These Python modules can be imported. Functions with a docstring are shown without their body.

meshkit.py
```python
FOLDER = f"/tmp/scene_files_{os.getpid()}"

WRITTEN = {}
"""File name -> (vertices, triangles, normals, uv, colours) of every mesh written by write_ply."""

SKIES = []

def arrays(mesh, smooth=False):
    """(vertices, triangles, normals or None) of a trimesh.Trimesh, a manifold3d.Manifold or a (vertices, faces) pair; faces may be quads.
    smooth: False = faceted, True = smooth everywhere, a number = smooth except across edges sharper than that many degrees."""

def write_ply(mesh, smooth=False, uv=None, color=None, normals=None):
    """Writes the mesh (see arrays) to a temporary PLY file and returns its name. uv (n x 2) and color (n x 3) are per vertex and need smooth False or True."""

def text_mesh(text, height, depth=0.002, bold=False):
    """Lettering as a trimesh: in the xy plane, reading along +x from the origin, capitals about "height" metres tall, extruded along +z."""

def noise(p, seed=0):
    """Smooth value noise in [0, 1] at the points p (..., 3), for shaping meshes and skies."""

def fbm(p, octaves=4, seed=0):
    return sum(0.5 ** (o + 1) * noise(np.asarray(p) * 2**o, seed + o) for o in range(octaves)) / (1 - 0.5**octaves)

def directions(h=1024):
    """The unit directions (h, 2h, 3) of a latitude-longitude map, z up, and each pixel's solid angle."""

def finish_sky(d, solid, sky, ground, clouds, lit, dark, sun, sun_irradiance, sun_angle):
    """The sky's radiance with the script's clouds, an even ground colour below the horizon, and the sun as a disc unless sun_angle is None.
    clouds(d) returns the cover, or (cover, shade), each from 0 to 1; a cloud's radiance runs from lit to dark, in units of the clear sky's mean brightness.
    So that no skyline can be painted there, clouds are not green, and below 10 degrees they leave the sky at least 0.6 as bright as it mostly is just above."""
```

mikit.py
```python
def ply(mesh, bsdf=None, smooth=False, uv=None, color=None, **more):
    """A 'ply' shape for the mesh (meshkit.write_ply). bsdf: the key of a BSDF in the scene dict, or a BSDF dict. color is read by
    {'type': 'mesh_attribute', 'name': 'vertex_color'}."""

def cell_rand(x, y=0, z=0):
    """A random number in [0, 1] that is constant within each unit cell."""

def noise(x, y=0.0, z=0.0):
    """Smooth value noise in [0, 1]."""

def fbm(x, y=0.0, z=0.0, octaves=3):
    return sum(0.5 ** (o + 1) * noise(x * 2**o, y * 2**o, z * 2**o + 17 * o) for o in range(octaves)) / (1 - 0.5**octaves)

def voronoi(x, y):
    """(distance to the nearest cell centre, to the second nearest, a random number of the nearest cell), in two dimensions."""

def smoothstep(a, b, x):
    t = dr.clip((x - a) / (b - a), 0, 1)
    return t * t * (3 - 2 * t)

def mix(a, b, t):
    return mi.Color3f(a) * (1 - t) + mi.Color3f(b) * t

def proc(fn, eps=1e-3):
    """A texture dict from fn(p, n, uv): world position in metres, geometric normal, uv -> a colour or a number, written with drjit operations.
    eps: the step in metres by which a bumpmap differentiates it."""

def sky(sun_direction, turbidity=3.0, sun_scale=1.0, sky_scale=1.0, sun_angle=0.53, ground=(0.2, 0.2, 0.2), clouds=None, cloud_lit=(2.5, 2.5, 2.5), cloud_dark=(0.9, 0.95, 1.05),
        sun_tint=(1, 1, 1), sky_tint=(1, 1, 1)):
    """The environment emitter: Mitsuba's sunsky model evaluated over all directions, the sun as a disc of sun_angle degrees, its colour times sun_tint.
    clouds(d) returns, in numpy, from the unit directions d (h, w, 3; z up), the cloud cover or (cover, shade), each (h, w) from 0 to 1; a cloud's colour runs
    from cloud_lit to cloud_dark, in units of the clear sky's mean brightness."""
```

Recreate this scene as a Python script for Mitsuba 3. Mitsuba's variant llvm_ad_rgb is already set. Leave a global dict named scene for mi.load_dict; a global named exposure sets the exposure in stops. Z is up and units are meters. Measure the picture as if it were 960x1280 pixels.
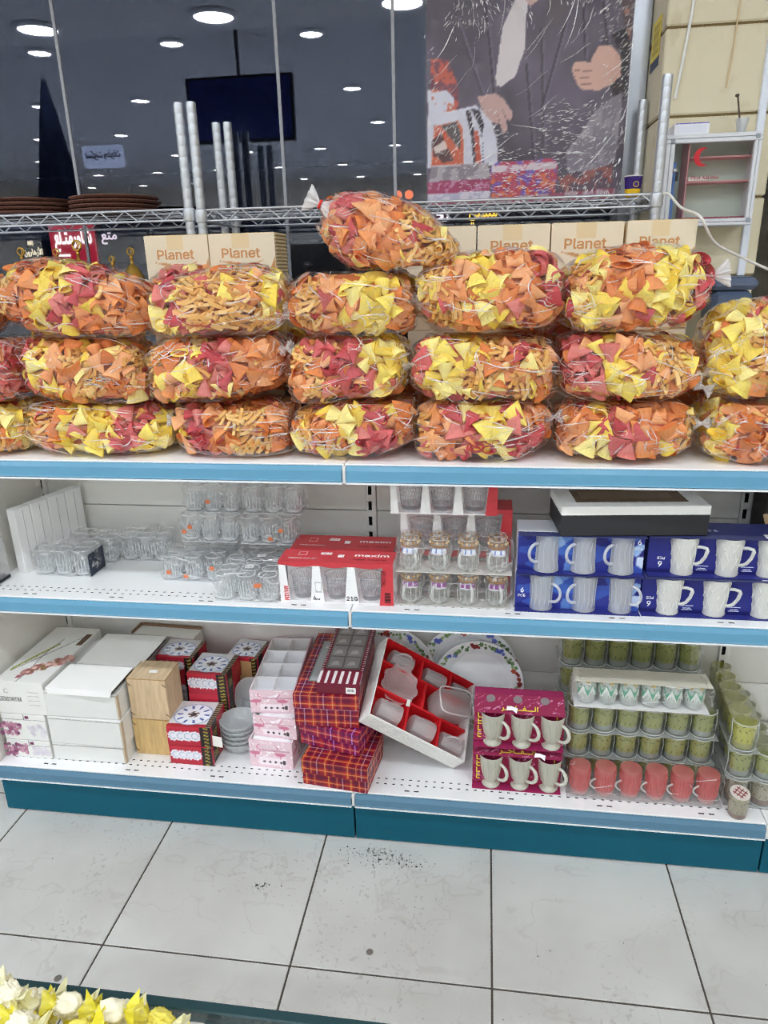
import math, random, json
import numpy as np, trimesh, shapely
from shapely.geometry import Polygon
from shapely import affinity
import mitsuba as mi, drjit as dr
import mikit, meshkit

T = mi.ScalarTransform4f
scene, labels = {}, {}
exposure = 0.34
# ---------------------------------------------------------------- camera (phone held at chest height, pitched down)
CAM = np.array([0.2851, -1.3563, 1.3155])
YAW, PITCH, ROLL, FPX = math.radians(-8.225), math.radians(18.933), math.radians(-1.36), 888.3
_fw = np.array([math.sin(YAW) * math.cos(PITCH), math.cos(YAW) * math.cos(PITCH), -math.sin(PITCH)])
_rt = np.array([math.cos(YAW), -math.sin(YAW), 0.0])
_up = np.cross(_rt, _fw)
_up2 = -math.sin(ROLL) * _rt + math.cos(ROLL) * _up
scene['camera'] = {'type': 'perspective', 'fov': math.degrees(2 * math.atan(480 / FPX)), 'fov_axis': 'x', 'near_clip': 0.05, 'far_clip': 200.0,
                   'to_world': T().look_at(CAM.tolist(), (CAM + _fw).tolist(), _up2.tolist())}
# ---------------------------------------------------------------- the lights: recessed ceiling lamps (night outside)
LAMP = (0.93, 1.0, 1.075)
LAMP_POWER = {'soffit': 58.0, 'main': 112.0}     # radiance of the lit lamp faces
SOFFIT_Z, CEIL_Z, SOFFIT_EDGE = 2.60, 3.00, -1.24
SOFFIT_ROW = [(-0.17 + 1.0 * k, -0.97) for k in range(-6, 4)]
MAIN_GRID = [(-1.06 + 1.10 * i, -2.82 - 1.74 * j) for j in range(6) for i in range(-6, 4)]
# ---------------------------------------------------------------- helpers
def lin(c):
    c = np.asarray(c, float) / 255.0
    return np.where(c <= 0.04045, c / 12.92, ((c + 0.055) / 1.055) ** 2.4)


class M:
    """A mesh under construction: vertices, triangles and one colour per vertex (given as 0-255 screen colours)."""
    def __init__(self):
        self.v, self.f, self.c, self.n = [], [], [], 0

    def add(self, v, f, col):
        v = np.asarray(v, float).reshape(-1, 3); f = np.asarray(f, int)
        if f.shape[1] == 4:
            f = np.vstack([f[:, [0, 1, 2]], f[:, [0, 2, 3]]])
        col = np.asarray(col, float)
        if col.ndim == 1:
            col = np.tile(col, (len(v), 1))
        self.v.append(v); self.f.append(f + self.n); self.c.append(col); self.n += len(v)
        return self

    def join(self, o, m=None):
        v, f, c = o.arr()
        if m is not None:
            v = v @ np.asarray(m)[:3, :3].T + np.asarray(m)[:3, 3]
        self.v.append(v); self.f.append(f + self.n); self.c.append(c); self.n += len(v)
        return self

    def arr(self):
        return np.vstack(self.v), np.vstack(self.f), np.vstack(self.c)

    def xf(self, m):
        v, f, c = self.arr()
        self.v = [v @ np.asarray(m)[:3, :3].T + np.asarray(m)[:3, 3]]; self.f = [f]; self.c = [c]
        return self

    def quad(self, a, b, c, d, col):
        return self.add([a, b, c, d], [[0, 1, 2, 3]], col)

    def box(self, x0, x1, y0, y1, z0, z1, col, bev=0.0, skip=''):
        if bev:
            b = bev
            lo, hi = np.array([x0, y0, z0]), np.array([x1, y1, z1])
            P, F = [], []
            idx = {}
            for s in np.ndindex(2, 2, 2):
                for ax in range(3):
                    p = np.where(np.array(s) == 0, lo + b, hi - b)
                    p[ax] = lo[ax] if s[ax] == 0 else hi[ax]
                    idx[s, ax] = len(P); P.append(p)
            def rng(ax, val):
                o = [k for k in range(3) if k != ax]; out = []
                for q in ((0, 0), (1, 0), (1, 1), (0, 1)):
                    s = [0, 0, 0]; s[ax] = val; s[o[0]], s[o[1]] = q; out.append(tuple(s))
                return out
            polys = []
            for ax in range(3):
                for val in (0, 1):
                    polys.append([P[idx[s, ax]] for s in rng(ax, val)])
            for ax in range(3):
                o = [k for k in range(3) if k != ax]
                for q in ((0, 0), (1, 0), (1, 1), (0, 1)):
                    s0 = [0, 0, 0]; s0[o[0]], s0[o[1]] = q; s1 = list(s0); s1[ax] = 1
                    s0, s1 = tuple(s0), tuple(s1)
                    polys.append([P[idx[s0, o[0]]], P[idx[s1, o[0]]], P[idx[s1, o[1]]], P[idx[s0, o[1]]]])
            for s in np.ndindex(2, 2, 2):
                polys.append([P[idx[s, a]] for a in range(3)])
            ctr = (lo + hi) / 2
            for p in polys:
                p = np.array(p); n = np.cross(p[1] - p[0], p[2] - p[0])
                if n @ (p.mean(0) - ctr) < 0:
                    p = p[::-1]
                self.add(p, [[0, 1, 2, 3]] if len(p) == 4 else [[0, 1, 2]], col)
            return self
        q = self.quad
        if 'f' not in skip: q((x0, y0, z0), (x1, y0, z0), (x1, y0, z1), (x0, y0, z1), col)
        if 'b' not in skip: q((x1, y1, z0), (x0, y1, z0), (x0, y1, z1), (x1, y1, z1), col)
        if 'l' not in skip: q((x0, y1, z0), (x0, y0, z0), (x0, y0, z1), (x0, y1, z1), col)
        if 'r' not in skip: q((x1, y0, z0), (x1, y1, z0), (x1, y1, z1), (x1, y0, z1), col)
        if 't' not in skip: q((x0, y0, z1), (x1, y0, z1), (x1, y1, z1), (x0, y1, z1), col)
        if 'd' not in skip: q((x0, y1, z0), (x1, y1, z0), (x1, y0, z0), (x0, y0, z0), col)
        return self

    def panel(self, o, eu, ev, w, h, fn, cell=0.0016):
        """A flat printed face: a grid from corner o along the unit vectors eu, ev; fn(u, v) in metres gives the ink colours."""
        o, eu, ev = (np.asarray(a, float) for a in (o, eu, ev))
        nu, nv = max(2, int(round(w / cell)) + 1), max(2, int(round(h / cell)) + 1)
        u, v = np.meshgrid(np.linspace(0, w, nu), np.linspace(0, h, nv))
        u, v = u.ravel(), v.ravel()
        i, j = np.meshgrid(np.arange(nu - 1), np.arange(nv - 1))
        a = (j * nu + i).ravel()
        return self.add(o + u[:, None] * eu + v[:, None] * ev, np.stack([a, a + 1, a + nu + 1, a + nu], 1), fn(u, v))

    def lathe(self, prof, col, seg=24, ctr=(0, 0, 0), sharp=(), sq=1.0):
        """prof: (r, z) from bottom to top along the outside; col: one colour or one per profile point; sharp: profile points with a hard edge."""
        cols = [col] * len(prof) if np.ndim(col[0]) == 0 else col
        rings, rc = [], []
        runs = [[]]
        for k, p in enumerate(prof):
            runs[-1].append(k)
            if k in sharp and 0 < k < len(prof) - 1:
                runs.append([k])
        ang = np.arange(seg) * 2 * np.pi / seg
        for run in runs:
            V, C, F = [], [], []
            for q, k in enumerate(run):
                r, z = prof[k]
                V.append(np.stack([ctr[0] + r * np.cos(ang), ctr[1] + r * sq * np.sin(ang), np.full(seg, ctr[2] + z)], 1)); C.append(np.tile(cols[k], (seg, 1)))
                if q:
                    i = np.arange(seg); j = (i + 1) % seg; a = (q - 1) * seg
                    F.append(np.stack([a + i, a + j, a + seg + j, a + seg + i], 1))
            if F:
                self.add(np.vstack(V), np.vstack(F), np.vstack(C))
        return self

    def tube(self, pts, r, col, sides=8, closed=False, caps=True):
        p = np.asarray(pts, float)
        t = (np.roll(p, -1, 0) - np.roll(p, 1, 0)) if closed else np.gradient(p, axis=0)
        t /= np.linalg.norm(t, axis=1, keepdims=True) + 1e-12
        a = np.cross(t[0], [0, 0, 1.0] if abs(t[0][2]) < 0.9 else [1.0, 0, 0]); a /= np.linalg.norm(a)
        A = []
        for k in range(len(p)):
            a = a - t[k] * (a @ t[k]); a /= np.linalg.norm(a) + 1e-12; A.append(a)
        A = np.array(A); B = np.cross(t, A); ang = np.arange(sides) * 2 * np.pi / sides
        r = np.broadcast_to(r, (len(p),))
        v = p[:, None] + r[:, None, None] * (np.cos(ang)[None, :, None] * A[:, None] + np.sin(ang)[None, :, None] * B[:, None])
        n = len(p); F = []
        for k in range(n if closed else n - 1):
            i = np.arange(sides); j = (i + 1) % sides; k2 = (k + 1) % n
            F.append(np.stack([k * sides + i, k * sides + j, k2 * sides + j, k2 * sides + i], 1))
        self.add(v.reshape(-1, 3), np.vstack(F), col)
        if caps and not closed:
            for k, fl in ((0, 1), (n - 1, 0)):
                ring = v[k][::-1] if fl else v[k]
                self.add(np.vstack([ring, ring.mean(0)]), [[i, (i + 1) % sides, sides] for i in range(sides)], col)
        return self

    def poly(self, g, o, eu, ev, depth, col):
        """A flat outline (shapely) lying in the plane (o, eu, ev), depth metres thick."""
        o, eu, ev = (np.asarray(a, float) for a in (o, eu, ev)); en = np.cross(eu, ev)
        for p in getattr(g, 'geoms', [g]):
            if p.is_empty: continue
            m = trimesh.creation.extrude_polygon(p, depth, engine='earcut')
            x = np.asarray(m.vertices)[m.faces].reshape(-1, 3)
            self.add(o + x[:, :1] * eu + x[:, 1:2] * ev + x[:, 2:] * en, np.arange(len(x)).reshape(-1, 3), col)
        return self

    def text(self, s, h, o, eu, ev, col, depth=0.0004, bold=True, center=False, fit=None):
        m = meshkit.text_mesh(s, h, depth, bold)
        v = np.asarray(m.vertices).copy()
        if fit: v[:, 0] *= fit / v[:, 0].max()
        if center: v[:, 0] -= (v[:, 0].max() + v[:, 0].min()) / 2
        o, eu, ev = (np.asarray(a, float) for a in (o, eu, ev)); en = np.cross(eu, ev)
        x = v[m.faces].reshape(-1, 3)
        return self.add(o + x[:, :1] * eu + x[:, 1:2] * ev + x[:, 2:] * en, np.arange(len(x)).reshape(-1, 3), col)


def rot(ax, deg):
    m = trimesh.transformations.rotation_matrix(math.radians(deg), {'x': [1, 0, 0], 'y': [0, 1, 0], 'z': [0, 0, 1]}[ax])
    return m


def mov(x, y=0, z=0):
    m = np.eye(4); m[:3, 3] = (x, y, z) if np.ndim(x) == 0 else x
    return m


def scl(x, y=None, z=None):
    return np.diag([x, x if y is None else y, x if z is None else z, 1.0])


def at(x, y, z, rz=0.0):
    return mov(x, y, z) @ rot('z', rz)


SHAPES = {}


def shape(m, mat, smooth=True):
    """The mesh as a shape dict. Each triangle carries one paint number in its uv (see paint), so that all meshes of a material join."""
    v, f, c = m.arr()
    tri = np.cross(v[f[:, 1]] - v[f[:, 0]], v[f[:, 2]] - v[f[:, 0]])
    ok = np.linalg.norm(tri, axis=1) > 1e-14
    f, tri = f[ok], tri[ok]
    n = np.zeros_like(v)
    for k in range(3):
        np.add.at(n, f[:, k], tri)
    q = np.clip(np.rint(c[f].mean(1)), 0, 255).astype(np.int64)
    pack = (q[:, 0] << 16) | (q[:, 1] << 8) | q[:, 2]
    key = (f.astype(np.int64) << 24) | pack[:, None]
    u, inv = np.unique(key, return_inverse=True)
    vi, pk = u >> 24, u & 0xFFFFFF
    nn = n[vi]; ln = np.linalg.norm(nn, axis=1, keepdims=True)
    nn = np.where(ln > 1e-20, nn / np.maximum(ln, 1e-300), [0, 0, 1.0])
    uv = np.stack([pk >> 8, pk & 255], 1).astype(float)
    path = meshkit.write_ply((v[vi], inv.reshape(-1, 3)), False, uv, None, normals=nn)
    return {'type': 'ply', 'filename': path, 'face_normals': False, 'bsdf': {'type': 'ref', 'id': mat}}


def free(key):
    if key not in USED:
        USED[key] = 0
        return key
    USED[key] += 1
    return f'{key}_{USED[key]:03d}'


USED = {}


def thing(name, label, cat, group=None, kind=None):
    key = free(name)
    labels[key] = {'label': label, 'category': cat}
    if group: labels[key]['group'] = group
    if kind: labels[key]['kind'] = kind
    return key


def part(root, name, m, mat, smooth=True, label=None, kind=None):
    key = free(f'{root}__{name}')
    scene[key] = shape(m, mat, smooth) if isinstance(m, M) else m
    if label or kind:
        labels[key] = {k: v for k, v in (('label', label), ('kind', kind)) if v}
    return key


def copy(root, name, proto, mat4, label=None):
    """One more copy of a shared ply dict under its own key."""
    key = free(f'{root}__{name}')
    scene[key] = {**proto, 'to_world': T(np.asarray(mat4).tolist())}
    if label: labels[key] = {'label': label}
    return key


def single(name, label, cat, m, mat, group=None, kind=None, smooth=True):
    key = thing(name, label, cat, group, kind)
    scene[key] = shape(m, mat, smooth) if isinstance(m, M) else m
    return key


def struct(name, m, mat, smooth=True, label=None):
    key = free(name)
    scene[key] = shape(m, mat, smooth)
    labels[key] = {'kind': 'structure'}
    if label: labels[key]['label'] = label
    return key


def flat(col):
    return lambda u, v: np.tile(np.asarray(col, float), (len(u), 1))


def carton(w, d, h, col, faces=None, cell=0.0016, tops=None):
    """A carton standing on z=0 with its front face at y=0; faces: {'front'|'top'|'right'|'left': fn(u, v)} are printed."""
    faces = faces or {}
    m = M()
    m.box(-w / 2, w / 2, 0, d, 0, h, col, skip=''.join({'front': 'f', 'top': 't', 'right': 'r', 'left': 'l'}[k] for k in faces))
    for k, fn in faces.items():
        if k == 'front': m.panel((-w / 2, 0, 0), (1, 0, 0), (0, 0, 1), w, h, fn, cell)
        if k == 'top': m.panel((-w / 2, 0, h), (1, 0, 0), (0, 1, 0), w, d, fn, cell)
        if k == 'right': m.panel((w / 2, 0, 0), (0, 1, 0), (0, 0, 1), d, h, fn, cell)
        if k == 'left': m.panel((-w / 2, d, 0), (0, -1, 0), (0, 0, 1), d, h, fn, cell)
    return m


def lumps(d, seed, side):
    """How far a bag bulges in the direction d: soft lumps, and a taper towards the knotted end."""
    k = 1 + 0.27 * (meshkit.noise(d * 1.9 + 31.7 * seed + 5, seed) - 0.5) + 0.10 * (meshkit.noise(d * 4.2 + 11.3 * seed, seed + 5) - 0.5)
    t = np.clip(d[:, 0] * (side or (1 if seed % 2 else -1)), 0, 1)
    s = np.stack([k, k * (1 - 0.30 * t ** 3), k * (1 - 0.34 * t ** 3)], 1)
    s[:, 2] *= np.where(d[:, 2] < 0, 0.97, 1.03)
    return s


def blob(a, b, c, p=2.6, sub=4, amp=0.002, freq=40.0, seed=0, col=(255, 255, 255), side=None, floor_z=None):
    """A superellipsoid skin with crinkles."""
    s = trimesh.creation.icosphere(subdivisions=sub)
    d = np.asarray(s.vertices)
    q = np.sign(d) * np.abs(d) ** (0.85 if p > 3 else 1.0)
    r = (np.abs(q[:, 0]) ** p + np.abs(q[:, 1]) ** p + np.abs(q[:, 2]) ** p) ** (-1 / p)
    v = q * r[:, None] * np.array([a, b, c])
    if side is not None: v = v * lumps(d, seed, side)
    n1 = meshkit.noise(v * freq + 7.3 * seed, seed); n2 = meshkit.noise(v * np.array([freq * 0.5, freq * 2.2, freq * 2.2]) + 3.1, seed + 9)
    ridge = (1 - np.abs(2 * n1 - 1)) ** 2 * 0.6 + (1 - np.abs(2 * n2 - 1)) ** 3 * 0.8
    v = v * (1 + (amp * (ridge - 0.4) / np.linalg.norm(v, axis=1))[:, None])
    if floor_z is not None: v[:, 2] = np.maximum(v[:, 2], floor_z)
    return M().add(v, s.faces, col)


def paint(p, n, uv):
    """The paint colour that a triangle's uv numbers name: (red * 256 + green, blue)."""
    a, b = dr.round(uv.x), dr.round(uv.y)
    r = dr.floor(a / 256); g = a - 256 * r
    return mi.Color3f(*[dr.power((dr.clip(x, 0, 255) / 255 + 0.055) / 1.055, 2.4) for x in (r, g, b)])


VC = mikit.proc(paint)


def two(b):
    return {'type': 'twosided', 'bsdf': b}


def pr(rough, spec=0.5, metal=0.0, **k):
    return two({'type': 'principled', 'base_color': VC, 'roughness': rough, 'specular': spec, 'metallic': metal, **k})


scene['matte'] = two({'type': 'diffuse', 'reflectance': VC})
scene['paper'] = pr(0.5, 0.35)
scene['glossy'] = pr(0.3, 0.3)
scene['enamel'] = pr(0.32, 0.45)
scene['chrome'] = pr(0.3, 0.5, 0.6)
scene['gold'] = pr(0.22, 0.5, 1.0)
scene['snack'] = pr(0.55, 0.3)
scene['film'] = {'type': 'thindielectric', 'int_ior': 1.5}
scene['wrap'] = {'type': 'thindielectric', 'int_ior': 1.45}
scene['pane'] = {'type': 'thindielectric', 'int_ior': 1.52}
scene['coated_pane'] = {'type': 'thindielectric', 'int_ior': 2.4, 'specular_reflectance': {'type': 'rgb', 'value': [0.60, 0.70, 0.95]}}
scene['glass_thin'] = {'type': 'thindielectric', 'int_ior': 1.55}
scene['gather'] = {'type': 'blendbsdf', 'weight': 0.6, 'clear': {'type': 'thindielectric', 'int_ior': 1.4},
                   'shine': two({'type': 'principled', 'base_color': {'type': 'rgb', 'value': 0.85}, 'roughness': 0.25, 'specular': 0.6})}


scene['glint'] = {'type': 'blendbsdf', 'weight': 0.85, 'clear': {'type': 'thindielectric', 'int_ior': 1.5},
                  'shine': two({'type': 'principled', 'base_color': {'type': 'rgb', 'value': 0.92}, 'roughness': 0.22, 'specular': 0.9, 'metallic': 0.6})}
scene['crease'] = {'type': 'blendbsdf', 'weight': 0.62, 'clear': {'type': 'thindielectric', 'int_ior': 1.5},
                   'shine': two({'type': 'principled', 'base_color': {'type': 'rgb', 'value': 0.88}, 'roughness': 0.2, 'specular': 0.9, 'metallic': 0.35})}


def ridge(m, pts, nrm, w, h):
    """A fold of film: a low raised ridge along pts on a surface with normals nrm, tapering at both ends."""
    n = len(pts)
    t = np.gradient(pts, axis=0); s = np.cross(nrm, t); s /= np.linalg.norm(s, axis=1, keepdims=True) + 1e-12
    k = np.sin(np.linspace(0.12, np.pi - 0.12, n))[:, None]
    v = np.vstack([pts - s * w * k, pts + nrm * h * k, pts + s * w * k])
    i = np.arange(n - 1)
    return m.add(v, np.vstack([np.stack([i, i + 1, n + i + 1, n + i], 1), np.stack([n + i, n + i + 1, 2 * n + i + 1, 2 * n + i], 1)]), (235, 235, 238))


def body_creases(a, b, c, p, n, seed, side=None, length=(.15, .7), w=(.0005, .0014), ends=0.5, keep=None):
    rng = np.random.default_rng(seed + 900)
    m = M()
    for q in range(n):
        d = rng.normal(size=3)
        if rng.random() < ends: d[0] = np.sign(d[0]) * (abs(d[0]) + 1.2); dl = np.array([-d[0] * .5, *rng.normal(0, .25, 2)])
        else: dl = rng.normal(size=3)
        d /= np.linalg.norm(d)
        if keep is not None and not keep(d): continue
        dl = dl / (np.linalg.norm(dl) + 1e-9) * rng.uniform(*length)
        k = np.linspace(0, 1, 9)[:, None]
        D = d + dl * k + .05 * np.sin(k * rng.uniform(2, 7)) * rng.normal(size=3)
        D /= np.linalg.norm(D, axis=1, keepdims=True)
        Q = np.sign(D) * np.abs(D) ** (0.85 if p > 3 else 1.0)
        r = (np.abs(Q) ** p).sum(1) ** (-1 / p)
        P = Q * r[:, None] * [a, b, c]; U = Q * r[:, None]
        N = np.sign(U) * np.abs(U) ** (p - 1) / np.array([a, b, c]); N /= np.linalg.norm(N, axis=1, keepdims=True) + 1e-12
        if side is not None: P = P * lumps(D, seed, side)
        ww = rng.uniform(*w)
        ridge(m, P + N * .0022, N, ww, ww * .9)
    if p > 3: m.v = [np.maximum(x, [-9, -9, -c * .97]) for x in m.v]
    return m


def glassy(w, base, rough=0.12):
    return {'type': 'blendbsdf', 'weight': w, 'clear': {'type': 'thindielectric', 'int_ior': 1.5},
            'body': two({'type': 'principled', 'base_color': base, 'roughness': rough, 'specular': 0.7})}


scene['glass_clear'] = glassy(0.22, VC)
scene['glass_pressed'] = glassy(0.50, VC)
scene['glass_soft'] = glassy(0.42, VC)
scene['glass_cut'] = glassy(0.68, VC)
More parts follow.
